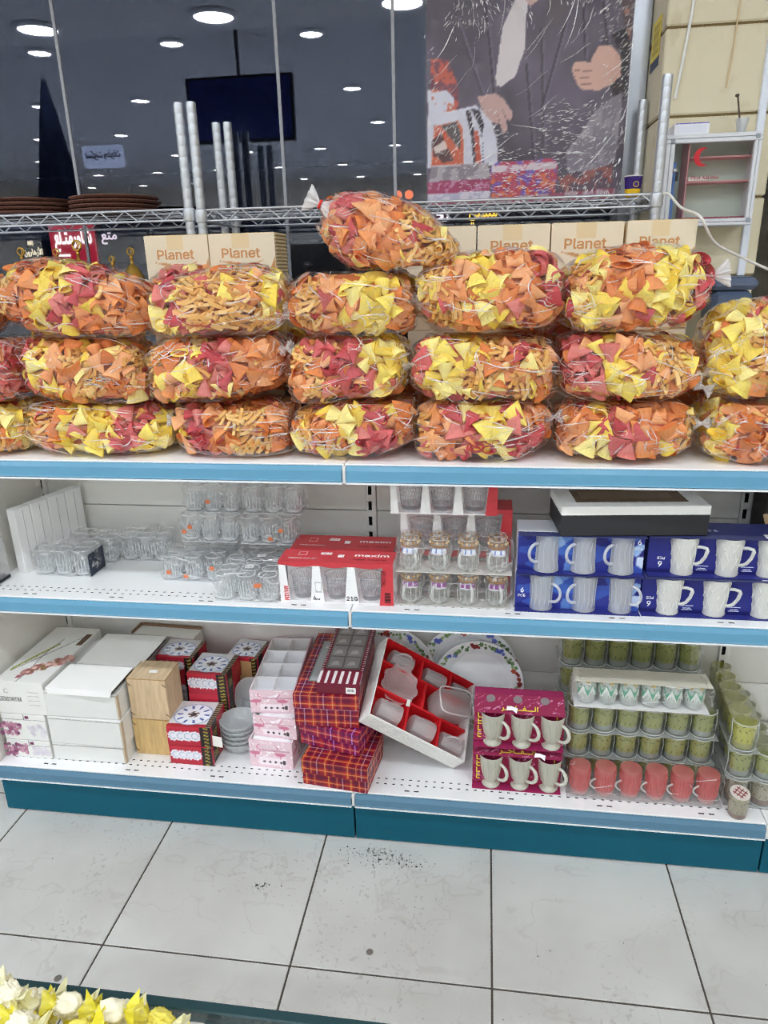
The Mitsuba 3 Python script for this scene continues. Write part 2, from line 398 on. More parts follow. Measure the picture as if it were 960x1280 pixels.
# ---------------------------------------------------------------- Arabic lettering: outlines, 47 units to the height of an alef
LETTERS = json.loads("""{"shawarma":[[[210,-6,219,-6,220,-37,223,-44,233,-43,236,-36,236,-31,240,-31,245,-32,244,-40,245,-43,252,-44,255,-42,258,-30,266,-32,265,-41,267,-44,274,-44,276,-42,276,-34,273,-24,283,-22,286,-34,286,-43,284,-48,276,-53,266,-53,262,-51,261,-49,255,-53,245,-53,240,-50,233,-53,216,-52,211,-45]],
[[262,-15,264,-13,268,-13,270,-15,270,-19,268,-21,264,-21,262,-19]],
[[257,-10,257,-6,259,-4,263,-4,265,-6,265,-10,263,-12,259,-12]],
[[252,-15,254,-13,258,-13,260,-15,260,-19,258,-21,254,-21,252,-19]],
[[177,-67,177,-58,183,-58,190,-54,181,-52,178,-49,177,-39,179,-34,182,-30,187,-27,196,-28,201,-33,203,-38,203,-52,201,-57,195,-63,186,-67],[188,-43,192,-44,194,-43,193,-38,191,-36,187,-38]],
[[146,-62,147,-58,154,-56,160,-50,161,-41,157,-32,166,-28,170,-38,170,-50,168,-55,163,-61,152,-67,148,-67]],
[[62,-44,86,-44,90,-41,93,-30,101,-32,100,-39,102,-43,112,-44,117,-38,120,-31,127,-26,137,-27,143,-33,144,-36,144,-46,139,-52,136,-53,129,-53,121,-50,115,-53,103,-53,98,-51,96,-48,88,-53,62,-53],[125,-40,129,-44,134,-44,135,-39,132,-35,129,-35]],
[[98,-17,100,-15,106,-16,107,-22,105,-24,100,-24,98,-22]],
[[87,-22,87,-17,89,-15,95,-16,96,-22,94,-24,89,-24]],
[[5,-66,6,-55,17,-44,10,-37,9,-30,14,-25,21,-22,33,-23,37,-26,38,-29,38,-36,34,-43,37,-44,46,-44,48,-41,47,-6,56,-6,58,-43,55,-50,48,-53,33,-53,24,-50,15,-58,15,-65,17,-67,22,-69,29,-69,39,-66,42,-74,31,-78,20,-78,11,-75,7,-71],[19,-32,24,-39,28,-37,28,-31,27,-30,21,-30]]],"mata":[[[5,-55,6,-44,17,-33,10,-26,9,-19,14,-14,21,-11,30,-11,37,-15,38,-25,34,-31,36,-33,49,-32,52,-28,54,-19,62,-21,61,-28,63,-32,73,-33,78,-27,81,-20,88,-15,98,-16,104,-22,105,-25,105,-35,100,-41,97,-42,90,-42,82,-39,76,-42,64,-42,59,-40,57,-37,49,-42,33,-42,24,-39,15,-47,15,-54,23,-58,30,-58,39,-55,42,-63,35,-66,20,-67,13,-65,7,-60],[86,-29,90,-33,95,-33,96,-28,93,-24,90,-24],[19,-21,24,-28,28,-26,28,-20,27,-19,21,-19]],
[[59,-6,61,-4,67,-5,68,-11,66,-13,61,-13,59,-11]],
[[48,-11,48,-6,50,-4,56,-5,57,-11,55,-13,50,-13]]],"fakher":[[[296,-4,305,-4,307,-51,297,-51]],
[[121,-27,121,-4,130,-4,131,-35,132,-40,134,-42,185,-42,183,-38,183,-28,185,-25,190,-21,200,-20,204,-22,209,-29,207,-42,276,-42,279,-39,278,-4,287,-4,289,-41,286,-48,279,-51,204,-51,194,-49,187,-51,131,-51,127,-50,123,-46],[192,-35,194,-39,197,-39,199,-37,199,-31,197,-29,194,-29]],
[[192,-12,192,-6,194,-4,200,-5,201,-7,200,-13,194,-14]],
[[5,-60,6,-56,11,-55,19,-48,20,-39,16,-30,23,-26,25,-26,27,-30,29,-39,34,-42,83,-42,101,-37,101,-34,94,-32,81,-32,80,-27,81,-23,94,-23,104,-28,115,-30,116,-39,112,-39,94,-49,85,-51,32,-51,29,-49,26,-54,20,-60,11,-65,7,-65]],
[[83,-9,86,-6,90,-6,92,-8,92,-14,90,-16,84,-15]]],"tahdir":[[[257,-7,260,-4,264,-4,266,-6,266,-11,264,-13,259,-13,257,-11]],
[[104,-63,102,-56,112,-52,117,-47,118,-38,114,-31,114,-28,120,-25,123,-26,126,-36,128,-40,130,-41,141,-40,144,-37,145,-29,147,-27,154,-29,153,-36,155,-40,166,-41,172,-26,178,-20,187,-19,193,-24,194,-27,194,-34,191,-40,207,-41,218,-39,225,-36,225,-33,218,-31,205,-31,204,-26,205,-22,218,-22,231,-28,239,-29,240,-38,237,-38,237,-40,249,-41,253,-40,254,-37,254,-31,251,-21,260,-19,262,-23,263,-42,258,-48,252,-50,238,-50,232,-48,227,-44,215,-49,197,-50,196,-59,189,-64,177,-63,170,-58,167,-50,156,-50,149,-46,141,-50,130,-50,125,-48,125,-51,119,-58,108,-64],[177,-49,182,-55,187,-54,186,-48,177,-48],[179,-31,177,-40,183,-38,184,-28]],
[[246,-7,249,-4,253,-4,255,-6,255,-11,253,-13,248,-13,246,-11]],
[[214,-62,215,-56,221,-55,223,-57,223,-62,221,-64,216,-64]],
[[148,-58,150,-56,155,-56,157,-58,157,-63,155,-65,149,-64]],
[[137,-58,139,-56,144,-56,146,-58,146,-63,144,-65,138,-64]],
[[113,-15,114,-9,120,-8,122,-10,122,-16,120,-18,116,-18]],
[[5,-41,28,-41,32,-37,34,-28,42,-30,41,-38,45,-41,50,-41,52,-39,54,-34,54,-28,63,-29,63,-40,71,-41,74,-38,74,-32,71,-22,78,-19,80,-19,81,-21,83,-29,83,-42,78,-48,73,-50,64,-50,58,-46,53,-50,42,-50,38,-48,37,-46,34,-49,30,-50,5,-50]]],"mashti":[[[6,-55,6,-46,9,-37,17,-40,16,-52,19,-56,25,-58,35,-58,42,-56,44,-54,42,-50,37,-49,39,-39,52,-44,61,-44,65,-41,68,-30,76,-32,75,-40,80,-44,89,-44,92,-41,94,-31,103,-32,102,-42,104,-44,110,-44,113,-41,115,-30,123,-32,122,-40,123,-43,131,-44,134,-40,133,-26,142,-26,144,-40,149,-44,155,-44,160,-38,163,-31,170,-26,180,-27,186,-33,187,-36,187,-46,182,-52,179,-53,172,-53,164,-50,158,-53,147,-53,142,-51,139,-48,133,-53,124,-53,118,-49,113,-53,102,-53,98,-50,91,-53,78,-53,73,-51,71,-48,68,-51,63,-53,53,-53,53,-58,50,-62,37,-67,21,-67,14,-65,8,-60],[168,-40,172,-44,177,-44,178,-39,175,-35,172,-35]],
[[119,-15,121,-13,125,-13,127,-15,127,-19,125,-21,121,-21,119,-19]],
[[114,-6,116,-4,120,-4,122,-6,122,-10,120,-12,116,-12,114,-10]],
[[109,-19,109,-15,111,-13,115,-13,117,-15,117,-19,115,-21,111,-21]],
[[73,-22,73,-17,75,-15,81,-16,82,-22,80,-24,75,-24]],
[[62,-17,64,-15,70,-16,71,-22,69,-24,64,-24,62,-22]],
[[30,-76,33,-73,37,-73,39,-75,39,-80,37,-82,32,-82,30,-80]],
[[19,-76,22,-73,26,-73,28,-75,28,-80,26,-82,21,-82,19,-80]]],"azhar":[[[247,-62,246,-15,255,-15,257,-62]],
[[203,-30,206,-24,209,-22,222,-32,225,-32,224,-16,234,-15,235,-32,233,-40,238,-48,238,-57,231,-62,208,-62,208,-52,212,-50,219,-41,213,-35],[221,-52,227,-53,229,-52,229,-49,225,-48]],
[[202,-16,203,-15,202,-13,203,-6,206,-4,212,-4,212,-9,208,-9,207,-12,209,-14,214,-13,215,-18,203,-21]],
[[172,-70,173,-68,181,-65,186,-60,187,-50,184,-41,192,-38,197,-49,197,-58,193,-67,186,-73,177,-77,175,-77]],
[[184,-28,185,-22,191,-21,193,-23,193,-29,191,-31,187,-31]],
[[115,-54,114,-15,123,-15,124,-46,127,-53,137,-52,136,-41,138,-37,141,-36,139,-32,145,-26,162,-38,169,-45,171,-49,171,-55,168,-60,163,-62,154,-62,149,-60,143,-60,139,-62,120,-61],[158,-47,156,-53,160,-53,161,-48],[144,-42,146,-49,149,-48,150,-43,149,-40,146,-40]],
[[82,-71,83,-67,90,-65,96,-59,97,-50,93,-41,102,-37,106,-47,106,-59,104,-64,99,-70,88,-76,84,-76]],
[[55,-76,55,-67,61,-67,68,-63,59,-61,56,-58,55,-48,57,-43,60,-39,65,-36,74,-37,79,-42,81,-47,81,-61,79,-66,70,-74,64,-76],[65,-51,67,-53,72,-52,72,-49,69,-45,65,-47]],
[[6,-65,7,-51,9,-47,12,-47,17,-49,16,-62,18,-66,24,-68,31,-68,36,-66,39,-62,39,-57,36,-41,43,-38,45,-39,49,-51,49,-61,45,-70,39,-75,32,-77,17,-76,11,-73]],
[[23,-33,23,-27,25,-25,31,-26,32,-28,31,-34,25,-35]]],"biskwit":[[[363,-65,362,-56,371,-55,375,-53,375,-51,366,-49,363,-44,364,-34,369,-27,373,-25,380,-25,385,-28,388,-33,390,-42,408,-42,409,-40,408,-35,396,-24,396,-19,401,-14,419,-5,422,-6,425,-13,408,-22,417,-32,419,-37,425,-42,433,-42,436,-39,438,-29,447,-31,446,-39,448,-42,454,-42,457,-40,459,-29,468,-30,467,-40,469,-42,476,-42,478,-39,478,-25,486,-24,489,-39,493,-42,501,-42,505,-38,502,-22,511,-20,514,-29,513,-45,509,-49,503,-51,491,-51,484,-46,480,-50,477,-51,468,-51,463,-48,457,-51,447,-51,442,-48,435,-51,423,-51,416,-48,409,-51,388,-51,382,-60,370,-65],[373,-36,373,-42,380,-42,380,-38,377,-34]],
[[500,-59,502,-57,507,-57,509,-59,509,-64,507,-66,501,-65]],
[[348,-59,350,-57,355,-57,357,-59,357,-64,355,-66,349,-65]],
[[264,-41,264,-32,266,-25,275,-27,274,-38,277,-41,285,-43,298,-43,311,-40,317,-36,321,-30,324,-30,329,-33,328,-39,330,-41,343,-42,346,-40,346,-37,344,-22,350,-20,353,-20,356,-31,356,-41,354,-46,344,-51,330,-51,325,-49,321,-44,313,-49,306,-51,281,-52,269,-48]],
[[337,-59,339,-57,344,-57,346,-59,346,-64,344,-66,338,-65]],
[[297,-15,299,-13,305,-14,306,-20,304,-22,299,-22,297,-20]],
[[286,-15,288,-13,294,-14,295,-20,293,-22,288,-22,286,-20]],
[[216,-65,216,-56,222,-56,229,-52,220,-50,217,-47,216,-37,218,-32,221,-28,226,-25,235,-26,240,-31,242,-36,242,-50,240,-55,234,-61,225,-65],[227,-41,231,-42,233,-41,232,-36,230,-34,226,-36]],
[[118,-65,117,-56,126,-55,130,-53,130,-51,121,-49,118,-44,119,-34,124,-27,128,-25,135,-25,140,-28,143,-33,145,-42,154,-42,156,-40,155,-4,165,-4,165,-31,167,-41,179,-42,189,-40,196,-37,196,-34,194,-33,176,-32,175,-24,177,-23,193,-24,202,-29,210,-30,211,-33,211,-39,205,-40,198,-45,186,-50,167,-51,161,-48,155,-51,143,-51,137,-60,129,-64],[128,-36,128,-42,135,-42,135,-38,132,-34]],
[[103,-63,103,-59,105,-57,110,-57,112,-59,112,-64,110,-66,106,-66]],
[[74,-4,83,-4,84,-35,87,-42,98,-42,101,-40,101,-31,99,-22,108,-20,111,-31,111,-41,107,-48,99,-51,84,-51,80,-50,76,-46,74,-27]],
[[92,-59,94,-57,99,-57,101,-59,101,-64,99,-66,93,-65]],
[[6,-41,6,-32,8,-25,17,-27,16,-38,19,-41,27,-43,43,-43,54,-41,57,-37,57,-32,55,-28,56,-23,63,-22,66,-29,65,-44,62,-47,52,-51,44,-52,18,-51,11,-48]],
[[37,-16,40,-13,44,-13,46,-15,46,-20,44,-22,39,-22,37,-20]],
[[26,-15,28,-13,34,-14,35,-20,33,-22,28,-22,26,-20]]]}""")


def arabic(word, h, center=False, fit=None):
    ps = []
    for rings in LETTERS[word]:
        r = [np.array(x).reshape(-1, 2) for x in rings]
        ps.append(Polygon(r[0], r[1:]).buffer(0))
    g = shapely.union_all(ps)
    x0, y0, x1, y1 = g.bounds
    s = h / 47.0
    g = affinity.translate(g, -x0, -y0)
    g = affinity.scale(g, s, s, origin=(0, 0))
    if fit: g = affinity.scale(g, fit / (g.bounds[2]), 1, origin=(0, 0))
    if center: g = affinity.translate(g, -g.bounds[2] / 2, 0)
    return g
# ---------------------------------------------------------------- the room
def fl_tile(p, n, uv):
    a = mikit.fbm(p.x * 3.1 + 5, p.y * 3.1, 0.3, 4)
    b = mikit.fbm(p.x * 9 + 2 * a, p.y * 9 - 1.5 * a, 2.2, 4)
    vein = 1 - mikit.smoothstep(0.0, 0.02, dr.abs(mikit.fbm(p.x * 11 + 3 * b, p.y * 11 + 7, 0.7, 4) - 0.5))
    cx, cy = dr.floor((p.x + 0.073) / 0.4), dr.floor((p.y + 0.345) / 0.4)
    tone = 0.97 + 0.05 * mikit.cell_rand(cx, cy, 3)
    base = mikit.mix((0.59, 0.587, 0.555), (0.495, 0.48, 0.45), mikit.smoothstep(0.35, 0.75, a * 0.6 + b * 0.4))
    base = mikit.mix(base, (0.42, 0.385, 0.35), vein * 0.35 * mikit.smoothstep(0.3, 0.6, b))
    speck = mikit.smoothstep(0.80, 0.9, mikit.noise(p.x * 160, p.y * 160)) * mikit.smoothstep(0.55, 0.75, mikit.noise(p.x * 7, p.y * 7 + 3))
    return mikit.mix(base, (0.30, 0.28, 0.26), speck * 0.35) * tone


scene['tile_mat'] = two({'type': 'principled', 'base_color': mikit.proc(fl_tile), 'roughness': 0.38, 'specular': 0.3})


def stone_col(p, n, uv):
    a = mikit.fbm(p.x * 7 + p.y * 5, p.z * 9, 1.1, 4)
    st = mikit.smoothstep(0.60, 0.78, mikit.fbm(p.x * 22 + p.y * 20, p.z * 14, 5.5, 3))
    c = mikit.mix((0.72, 0.66, 0.49), (0.66, 0.59, 0.42), a)
    return mikit.mix(c, (0.46, 0.37, 0.22), st * 0.35)


scene['stone_mat'] = two({'type': 'principled', 'base_color': mikit.proc(stone_col), 'roughness': 0.5, 'specular': 0.3})

TX, TY, TS = -0.073, -0.345, 0.4
g = M().box(-9, 4, -12, 0.96, -0.06, -0.0022, (84, 78, 72))
struct('floor', g, 'matte')
tile_proto = shape(M().box(0.0020, TS - 0.0020, 0.0020, TS - 0.0020, -0.012, 0.0, (255, 255, 255), bev=0.0011), 'tile_mat')
rt = random.Random(4)
far = M()
for i in range(-22, 10):
    for j in range(-29, 3):
        x, y = TX + TS * i, TY + TS * j
        if y > 0.5: continue
        if -6 <= i <= 5 and -4 <= j <= 1:
            copy('floor', 'tile', tile_proto, mov(x, y, rt.uniform(-0.0004, 0.0004)))
        else:
            far.quad((x + .003, y + .003, 0), (x + TS - .003, y + .003, 0), (x + TS - .003, y + TS - .003, 0), (x + .003, y + TS - .003, 0), (200, 196, 190))
part('floor', 'far_tiles', far, 'tile_mat', kind='stuff')

# ceilings, walls
struct('ceiling', M().box(-9, 4, -12, SOFFIT_EDGE, CEIL_Z, CEIL_Z + 0.1, (205, 203, 205)).box(-9, 4, SOFFIT_EDGE, 0.99, SOFFIT_Z, CEIL_Z + 0.1, (232, 230, 228)), 'matte')
struct('wall_back', M().box(-9, 4, -12.1, -12, 0, 3.1, (214, 206, 190)), 'matte')
struct('wall_left', M().box(-9.1, -9, -12, 1, 0, 3.1, (214, 206, 190)), 'matte')
struct('wall_right', M().box(4, 4.1, -12, 1, 0, 3.1, (222, 212, 190)), 'matte')

# stone pillar right of the window: courses of cream blocks with recessed joints
struct('wall_pillar', M().box(0.713, 0.984, 0.756, 1.05, 0, 2.62, (120, 104, 74)), 'matte')
zs = [0.0, 0.215, 0.43, 0.645, 0.86, 1.068, 1.2755, 1.468, 1.6615, 1.857, 2.06, 2.27, 2.48, 2.6]
for a, b in zip(zs, zs[1:]):
    part('wall_pillar', 'stone_block', M().box(0.707, 0.99, 0.75, 1.05, a + 0.003, b - 0.003, (222, 208, 172), bev=0.0035), 'stone_mat')

# shop window: glass panes, silicone joints, aluminium jamb, outside ground
GY = 0.95
edges = [-9.0, -6.5, -4.0, -2.2, -1.0, -0.329, 0.009, 0.655]
wk = 'window_1'
labels[wk] = {'kind': 'structure'}
for a, b in zip(edges, edges[1:]):
    part(wk, 'pane', M().quad((a + .001, GY, 0.05), (b - .001, GY, 0.05), (b - .001, GY, 2.6), (a + .001, GY, 2.6), (255, 255, 255)), 'coated_pane')
for x in edges[1:-1]:
    part(wk, 'silicone_joint', M().box(x - .0045, x + .0045, GY - .004, GY + .004, 0.05, 2.6, (168, 170, 176)), 'paper')
part(wk, 'sill', M().box(-9, 0.62, 0.93, 0.99, 0, 0.05, (150, 152, 156)), 'paper')
part(wk, 'jamb', M().box(0.655, 0.7045, 0.925, 0.985, 0, 2.6, (178, 182, 190), bev=.002).box(0.640, 0.656, 0.935, 0.975, 0, 2.6, (120, 124, 132), bev=.002), 'chrome')
w2 = 'window_2'
labels[w2] = {'kind': 'structure'}
part(w2, 'pane', M().quad((0.992, 1.0, 0.0), (4.0, 1.0, 0.0), (4.0, 1.0, 2.6), (0.992, 1.0, 2.6), (255, 255, 255)), 'pane')
struct('ground_outside', M().box(-60, 40, 0.991, 60, -0.12, -0.03, (52, 52, 54)), 'matte')

# recessed ceiling lamps
ORD = 'first second third fourth fifth sixth seventh eighth ninth tenth'.split()


def _px(P):
    d = P - CAM; z = d @ _fw
    if z <= 0: return None
    rt2 = np.cross(_fw, _up2)
    return 480 + FPX * (d @ rt2) / z, 640 - FPX * (d @ _up2) / z

def lamp_meshes(r):
    trim = M().lathe([(r * 1.02, 0.0), (r * 1.20, -0.004), (r * 1.24, -0.010), (r * 1.05, -0.022), (r * 0.98, -0.016)], (240, 240, 240), 24)
    a = np.arange(20) * 2 * np.pi / 20
    v = np.vstack([np.stack([r * np.cos(a), r * np.sin(a), np.full(20, -0.014)], 1), [[0, 0, -0.016]]])
    f = np.array([[(k + 1) % 20, k, 20] for k in range(20)])
    return shape(trim, 'paper'), mikit.ply((v, f), 'lamp_face', smooth=False)


scene['lamp_face'] = {'type': 'diffuse', 'reflectance': {'type': 'rgb', 'value': 0.6}}
for row, zc, r, power, lab, grp in ((SOFFIT_ROW, SOFFIT_Z, 0.105, LAMP_POWER['soffit'], 'large recessed downlight mirrored at the top of the window', 'downlights in the lowered ceiling strip'),
                             (MAIN_GRID, CEIL_Z, 0.085, LAMP_POWER['main'], 'small recessed downlight mirrored in the window', 'downlights in the main ceiling')):
    trim, face = lamp_meshes(r)
    seen = {}
    for x, y in row:
        p = _px(np.array([x, 2 * GY - y, zc - .014]))
        if p is not None and 0 < p[0] < 530 and 0 < p[1] < 262: seen.setdefault(round(y, 2), []).append((p[0], x))
    rows = sorted(seen, reverse=True)
    for x, y in row:
        lb = lab + ', outside the mirrored view'
        ry = round(y, 2)
        if ry in seen and any(abs(q - x) < 1e-6 for _, q in seen[ry]):
            n_ = [round(q, 3) for _, q in sorted(seen[ry])].index(round(x, 3))
            lb = f'{lab}, {ORD[n_]} from the left' + ('' if len(rows) == 1 else f' in the {ORD[rows.index(ry)]} row down')
        k = thing('downlight', lb, 'ceiling light', grp)
        d = math.hypot(x - 0.2, y + 0.2)
        copy(k, 'trim_ring', trim, mov(x, y, zc))
        copy(k, 'diffuser', {**face, 'emitter': {'type': 'area', 'radiance': {'type': 'rgb', 'value': [power * c for c in LAMP]}, 'sampling_weight': 1.0 / (0.6 + 0.35 * d * d)}}, mov(x, y, zc))
# ---------------------------------------------------------------- gondola shelving (three bays side by side, two and a bit in view)
scene['kick'] = pr(0.4, 0.12)
BAY, Z3, Z2, ZB = 0.925, 0.931, 0.592, 0.140
LIP = 0.053
RAIL, KICK = (96, 152, 182), (20, 88, 108)


def rail_mesh(x0, x1, y, z0, z1, RAIL=RAIL):
    pts = [(y - 0.001, z1 - 0.003), (y - 0.0045, z1 - 0.0045), (y - 0.010, z1 - 0.0125), (y - 0.0118, z0 + 0.0075), (y - 0.0135, z0 + 0.005), (y - 0.009, z0 + 0.003), (y - 0.001, z0 + 0.003)]
    m = M()
    for (ya, za), (yb, zb) in zip(pts, pts[1:]):
        m.quad((x0, yb, zb), (x1, yb, zb), (x1, ya, za), (x0, ya, za), RAIL)
    for x in (x0, x1):
        m.add([(x, a, b) for a, b in pts], [[0, q, q + 1] for q in range(1, len(pts) - 1)], RAIL)
    return m


def slots(x0, x1, y, z, pitch=0.0195, rows=(0.034, 0.052)):
    m = M()
    for dy in rows:
        n = int((x1 - x0) / pitch)
        for k in range(n):
            x = x0 + (k + 0.5) * pitch
            m.quad((x, y + dy, z + .0003), (x + .0065, y + dy, z + .0003), (x + .0065, y + dy + .0035, z + .0003), (x, y + dy + .0035, z + .0003), (60, 60, 62))
    for x in np.linspace(x0 + 0.1, x1 - 0.12, 4):
        for q in (0, 0.022):
            m.quad((x + q, y + .014, z + .0003), (x + q + .012, y + .014, z + .0003), (x + q + .012, y + .018, z + .0003), (x + q, y + .018, z + .0003), (70, 70, 72))
    return m


for b, lab in ((-1, 'left bay of the white gondola shelving with blue price rails'), (0, 'right bay of the white gondola shelving with blue price rails'),
               (1, 'next white gondola bay, only a sliver of back panel seen beyond the right upright')):
    x0, x1 = b * BAY, (b + 1) * BAY
    k = thing('gondola_shelving', lab, 'shelving')
    part(k, 'kick_plate', M().box(x0 + .002, x1 - .002, 0.0, 0.012, 0.003, 0.103, KICK, bev=.001), 'kick', label='teal kick plate')
    for z, y0, y1, zl in ((ZB, 0.0, 0.3853, .105), (Z2, LIP, 0.3853, .554), (Z3, LIP, 0.585, .891)):
        s = part(k, 'shelf', M().box(x0 + .001, x1 - .001, y0, y1, z - .026, z, (232, 233, 233), bev=.0012).box(x0 + .004, x1 - .004, y0 - .013, y0 + .003, zl - .001, zl + .003, (225, 230, 232)), 'enamel')
        part(s, 'price_rail', rail_mesh(x0 + .005, x1 - .005, y0, zl, z, RAIL if z > .3 else (84, 122, 146)), 'glossy', label='blue plastic price rail' if z > .3 else 'greyer blue price rail')
        if z < .9: part(s, 'slot_row', slots(x0 + .02, x1 - .02, y0, z), 'matte', kind='stuff')
    for z0, z1 in ((ZB, .2535), (.2535, .566), (Z2, .7125), (.7125, .905)):
        part(k, 'back_panel', M().box(x0 + .0135, x1 - .0135, .392, .400, z0 + .0012, z1 - .0012, (226, 225, 220), bev=.0012), 'enamel')
    for xx in ((x0, x1) if b == 1 else (x0,)):
        u = part(k, 'upright', M().box(xx - .0125, xx + .0125, .386, .41, 0, .9045, (232, 232, 228), bev=.001), 'enamel')
        for zz in np.arange(.17, .87, .042):
            part(u, 'slot', M().box(xx - .0075, xx + .0015, .3855, .3862, zz, zz + .024, (22, 22, 24)), 'matte')
    br = M()
    for z, y0, zl in ((Z2, LIP, .554), (Z3, LIP, .891), (ZB, 0, .105)):
        br.box(x0 - .0035, x0 + .0035, y0 - .009, y0 - .0006, zl, z - .003, (215, 216, 214), bev=.0008)
    part(k, 'bracket', br, 'paper', label='white shelf bracket ends')
    if b == -1:
        part(k, 'end_panel', M().box(x0 - .02, x0 - .001, .0, .40, .1, .93, (222, 220, 214), bev=.001), 'enamel')
    part(k, 'rear_panel', M().box(x0 + .012, x1 - .012, .4112, .418, .1, .9, (210, 208, 204)), 'enamel')
# ---------------------------------------------------------------- chrome wire racks behind the gondola
STEEL = (206, 210, 216)


def post_mesh(h):
    prof, z = [], 0.0
    while z < h - 0.012:
        prof += [(.0125, z + .0008), (.0125, z + .0225), (.0117, z + .0232), (.0117, z + .0243)]
        z += .025
    prof += [(.0125, h - .004), (.0105, h), (0.0, h + .001)]
    return M().lathe(prof, STEEL, 14)


def truss(x0, x1, y, z, amp=.0135, pitch=.072, ax=0):
    m = M()
    def P(a, zz):
        return (a, y, zz) if ax == 0 else (y, a, zz)
    for dz in (amp, -amp):
        m.tube([P(x0, z + dz), P(x1, z + dz)], .0034, STEEL, 6)
    n = max(2, int((x1 - x0) / pitch))
    m.tube([P(x0 + (x1 - x0) * i / (2 * n), z + (amp if i % 2 else -amp)) for i in range(2 * n + 1)], .0026, STEEL, 5)
    return m


def wire_rack(x0, x1, yf, yb, top, lab, levels):
    k = thing('wire_rack', lab, 'rack')
    proto = shape(post_mesh(top), 'chrome')
    for x in (x0, x1):
        for y in (yf, yb):
            copy(k, 'post', proto, mov(x, y, 0))
    for z in levels:
        s = part(k, 'wire_shelf', truss(x0, x1, yf, z).join(truss(x0, x1, yb, z)).join(truss(yf, yb, x0, z, ax=1)).join(truss(yf, yb, x1, z, ax=1)), 'chrome')
        m = M()
        for x in np.arange(x0 + .02, x1 - .01, .026):
            m.tube([(x, yf, z + .014), (x, yb, z + .014)], .0018, STEEL, 5)
        for y in (yf + .09, yb - .09):
            m.tube([(x0, y, z + .0105), (x1, y, z + .0105)], .0025, STEEL, 5)
        part(s, 'deck_wires', m, 'chrome', kind='stuff')
        c = M()
        for x in (x0, x1):
            for y in (yf, yb):
                c.lathe([(.0135, -.018), (.0165, -.015), (.0165, .013), (.0135, .016)], STEEL, 14, (x, y, z))
        part(s, 'collar', c, 'chrome')
    return k


wire_rack(-0.468, 0.690, 0.60, 0.87, 1.722, 'right chrome wire rack whose top shelf carries the plastic-wrapped textile poster', (1.458, 0.75))
wire_rack(-1.66, -0.502, 0.60, 0.87, 1.722, 'left chrome wire rack whose top shelf carries the stacked brown trays', (1.462, 0.75))

# brown round trays in two stacks on the left rack
def tray_mesh(r, rs):
    n = 8
    prof = [(0, 0), (r * .86, 0), (r * .93, .003), (r, .008), (r, .0098), (r * .985, .0102), (r * .90, .0045), (0, .0035)]
    cols = [(96, 66, 58)] * 3 + [(138, 98, 84)] * 3 + [(110, 78, 68)] * 2
    return M().lathe(prof, cols, 40, sharp=(2, 4))


tr = shape(tray_mesh(.122, 1), 'paper')
trs = shape(tray_mesh(.128, 1), 'paper')
rr = random.Random(9)
for (cx, cy, n, side) in ((-1.036, .735, 4, 'left'), (-0.776, .735, 4, 'right')):
    z = 1.4785
    for q in range(n):
        pos = ['bottom', 'second from bottom', 'third from bottom', 'topmost'][q]
        lab = f'dark brown round tray, {pos} of the {side} stack on the wire rack'
        key = thing('round_tray', lab, 'tray', 'brown round trays on the wire rack')
        scene[key] = {**(tr if q % 2 else trs), 'to_world': T((mov(cx + rr.uniform(-.003, .003), cy + rr.uniform(-.006, .006), z) @ rot('z', rr.uniform(0, 180))).tolist())}
        z += .0114

# paper cup on the right end of the wire shelf
m = M().lathe([(.0165, 0), (.0175, .0005), (.0192, .018), (.0193, .0182), (.0222, .046), (.0235, .047), (.0235, .0492), (.0222, .0496), (.0214, .047), (.0165, .004), (0, .003)],
              [(240, 196, 40), (240, 196, 40), (240, 196, 40), (58, 36, 112), (58, 36, 112), (235, 230, 225), (235, 230, 225), (235, 230, 225), (225, 220, 215), (225, 220, 215), (225, 220, 215)], 28)
k = thing('paper_cup', 'small purple and yellow paper cup at the right end of the wire shelf', 'cup')
part(k, 'cup_body', m.xf(mov(.650, .70, 1.474)), 'paper')
part(k, 'emblem', M().lathe([(0.0001, 0), (.0075, 0)], (200, 160, 60), 18).lathe([(0.0001, .0002), (.0055, .0002)], (58, 36, 112), 18).xf(mov(.654, .6785, 1.502) @ rot('x', 84)), 'paper', label='round gold emblem')
# ---------------------------------------------------------------- bags of coloured corn snacks
TINTS = {'O': [(228, 148, 90), (216, 126, 68), (236, 170, 118)], 'Y': [(246, 224, 110), (238, 208, 84), (248, 232, 146)],
         'P': [(208, 98, 98), (194, 78, 84), (216, 124, 116)], 'S': [(222, 172, 96), (210, 152, 78), (232, 192, 124)]}


def cone_mesh(L, R, sq, col, seg=12, bend=0.0):
    """A rolled corn cone: thick wall, open mouth, printed ridges."""
    col = np.asarray(col, float)
    m = M(); ang = np.arange(seg) * 2 * np.pi / seg
    def ring(r, z):
        x = r * np.cos(ang) + bend * (z / L) ** 2 * L; y = r * sq * np.sin(ang)
        return np.stack([x, y, np.full(seg, z) + 0.10 * r * np.cos(ang)], 1)
    rs = [(0.0016, 0), (R * .40, L * .34), (R * .70, L * .64), (R, L)]
    V = [ring(r, z) for r, z in rs] + [ring(R - .0022, L + .0006), ring(.001, L * .16)]
    sh = [0.92, 1.02, 0.94, 1.03, 1.03, 0.93]
    C = [np.tile(np.clip(col * s, 0, 255), (seg, 1)) * (1 + 0.02 * np.cos(ang * 3))[:, None] for s in sh]
    F = []
    for k in range(len(V) - 1):
        i = np.arange(seg); j = (i + 1) % seg
        F.append(np.stack([k * seg + i, k * seg + j, (k + 1) * seg + j, (k + 1) * seg + i], 1))
    return m.add(np.vstack(V) - [0, 0, L / 2], np.vstack(F), np.clip(np.vstack(C), 0, 255))


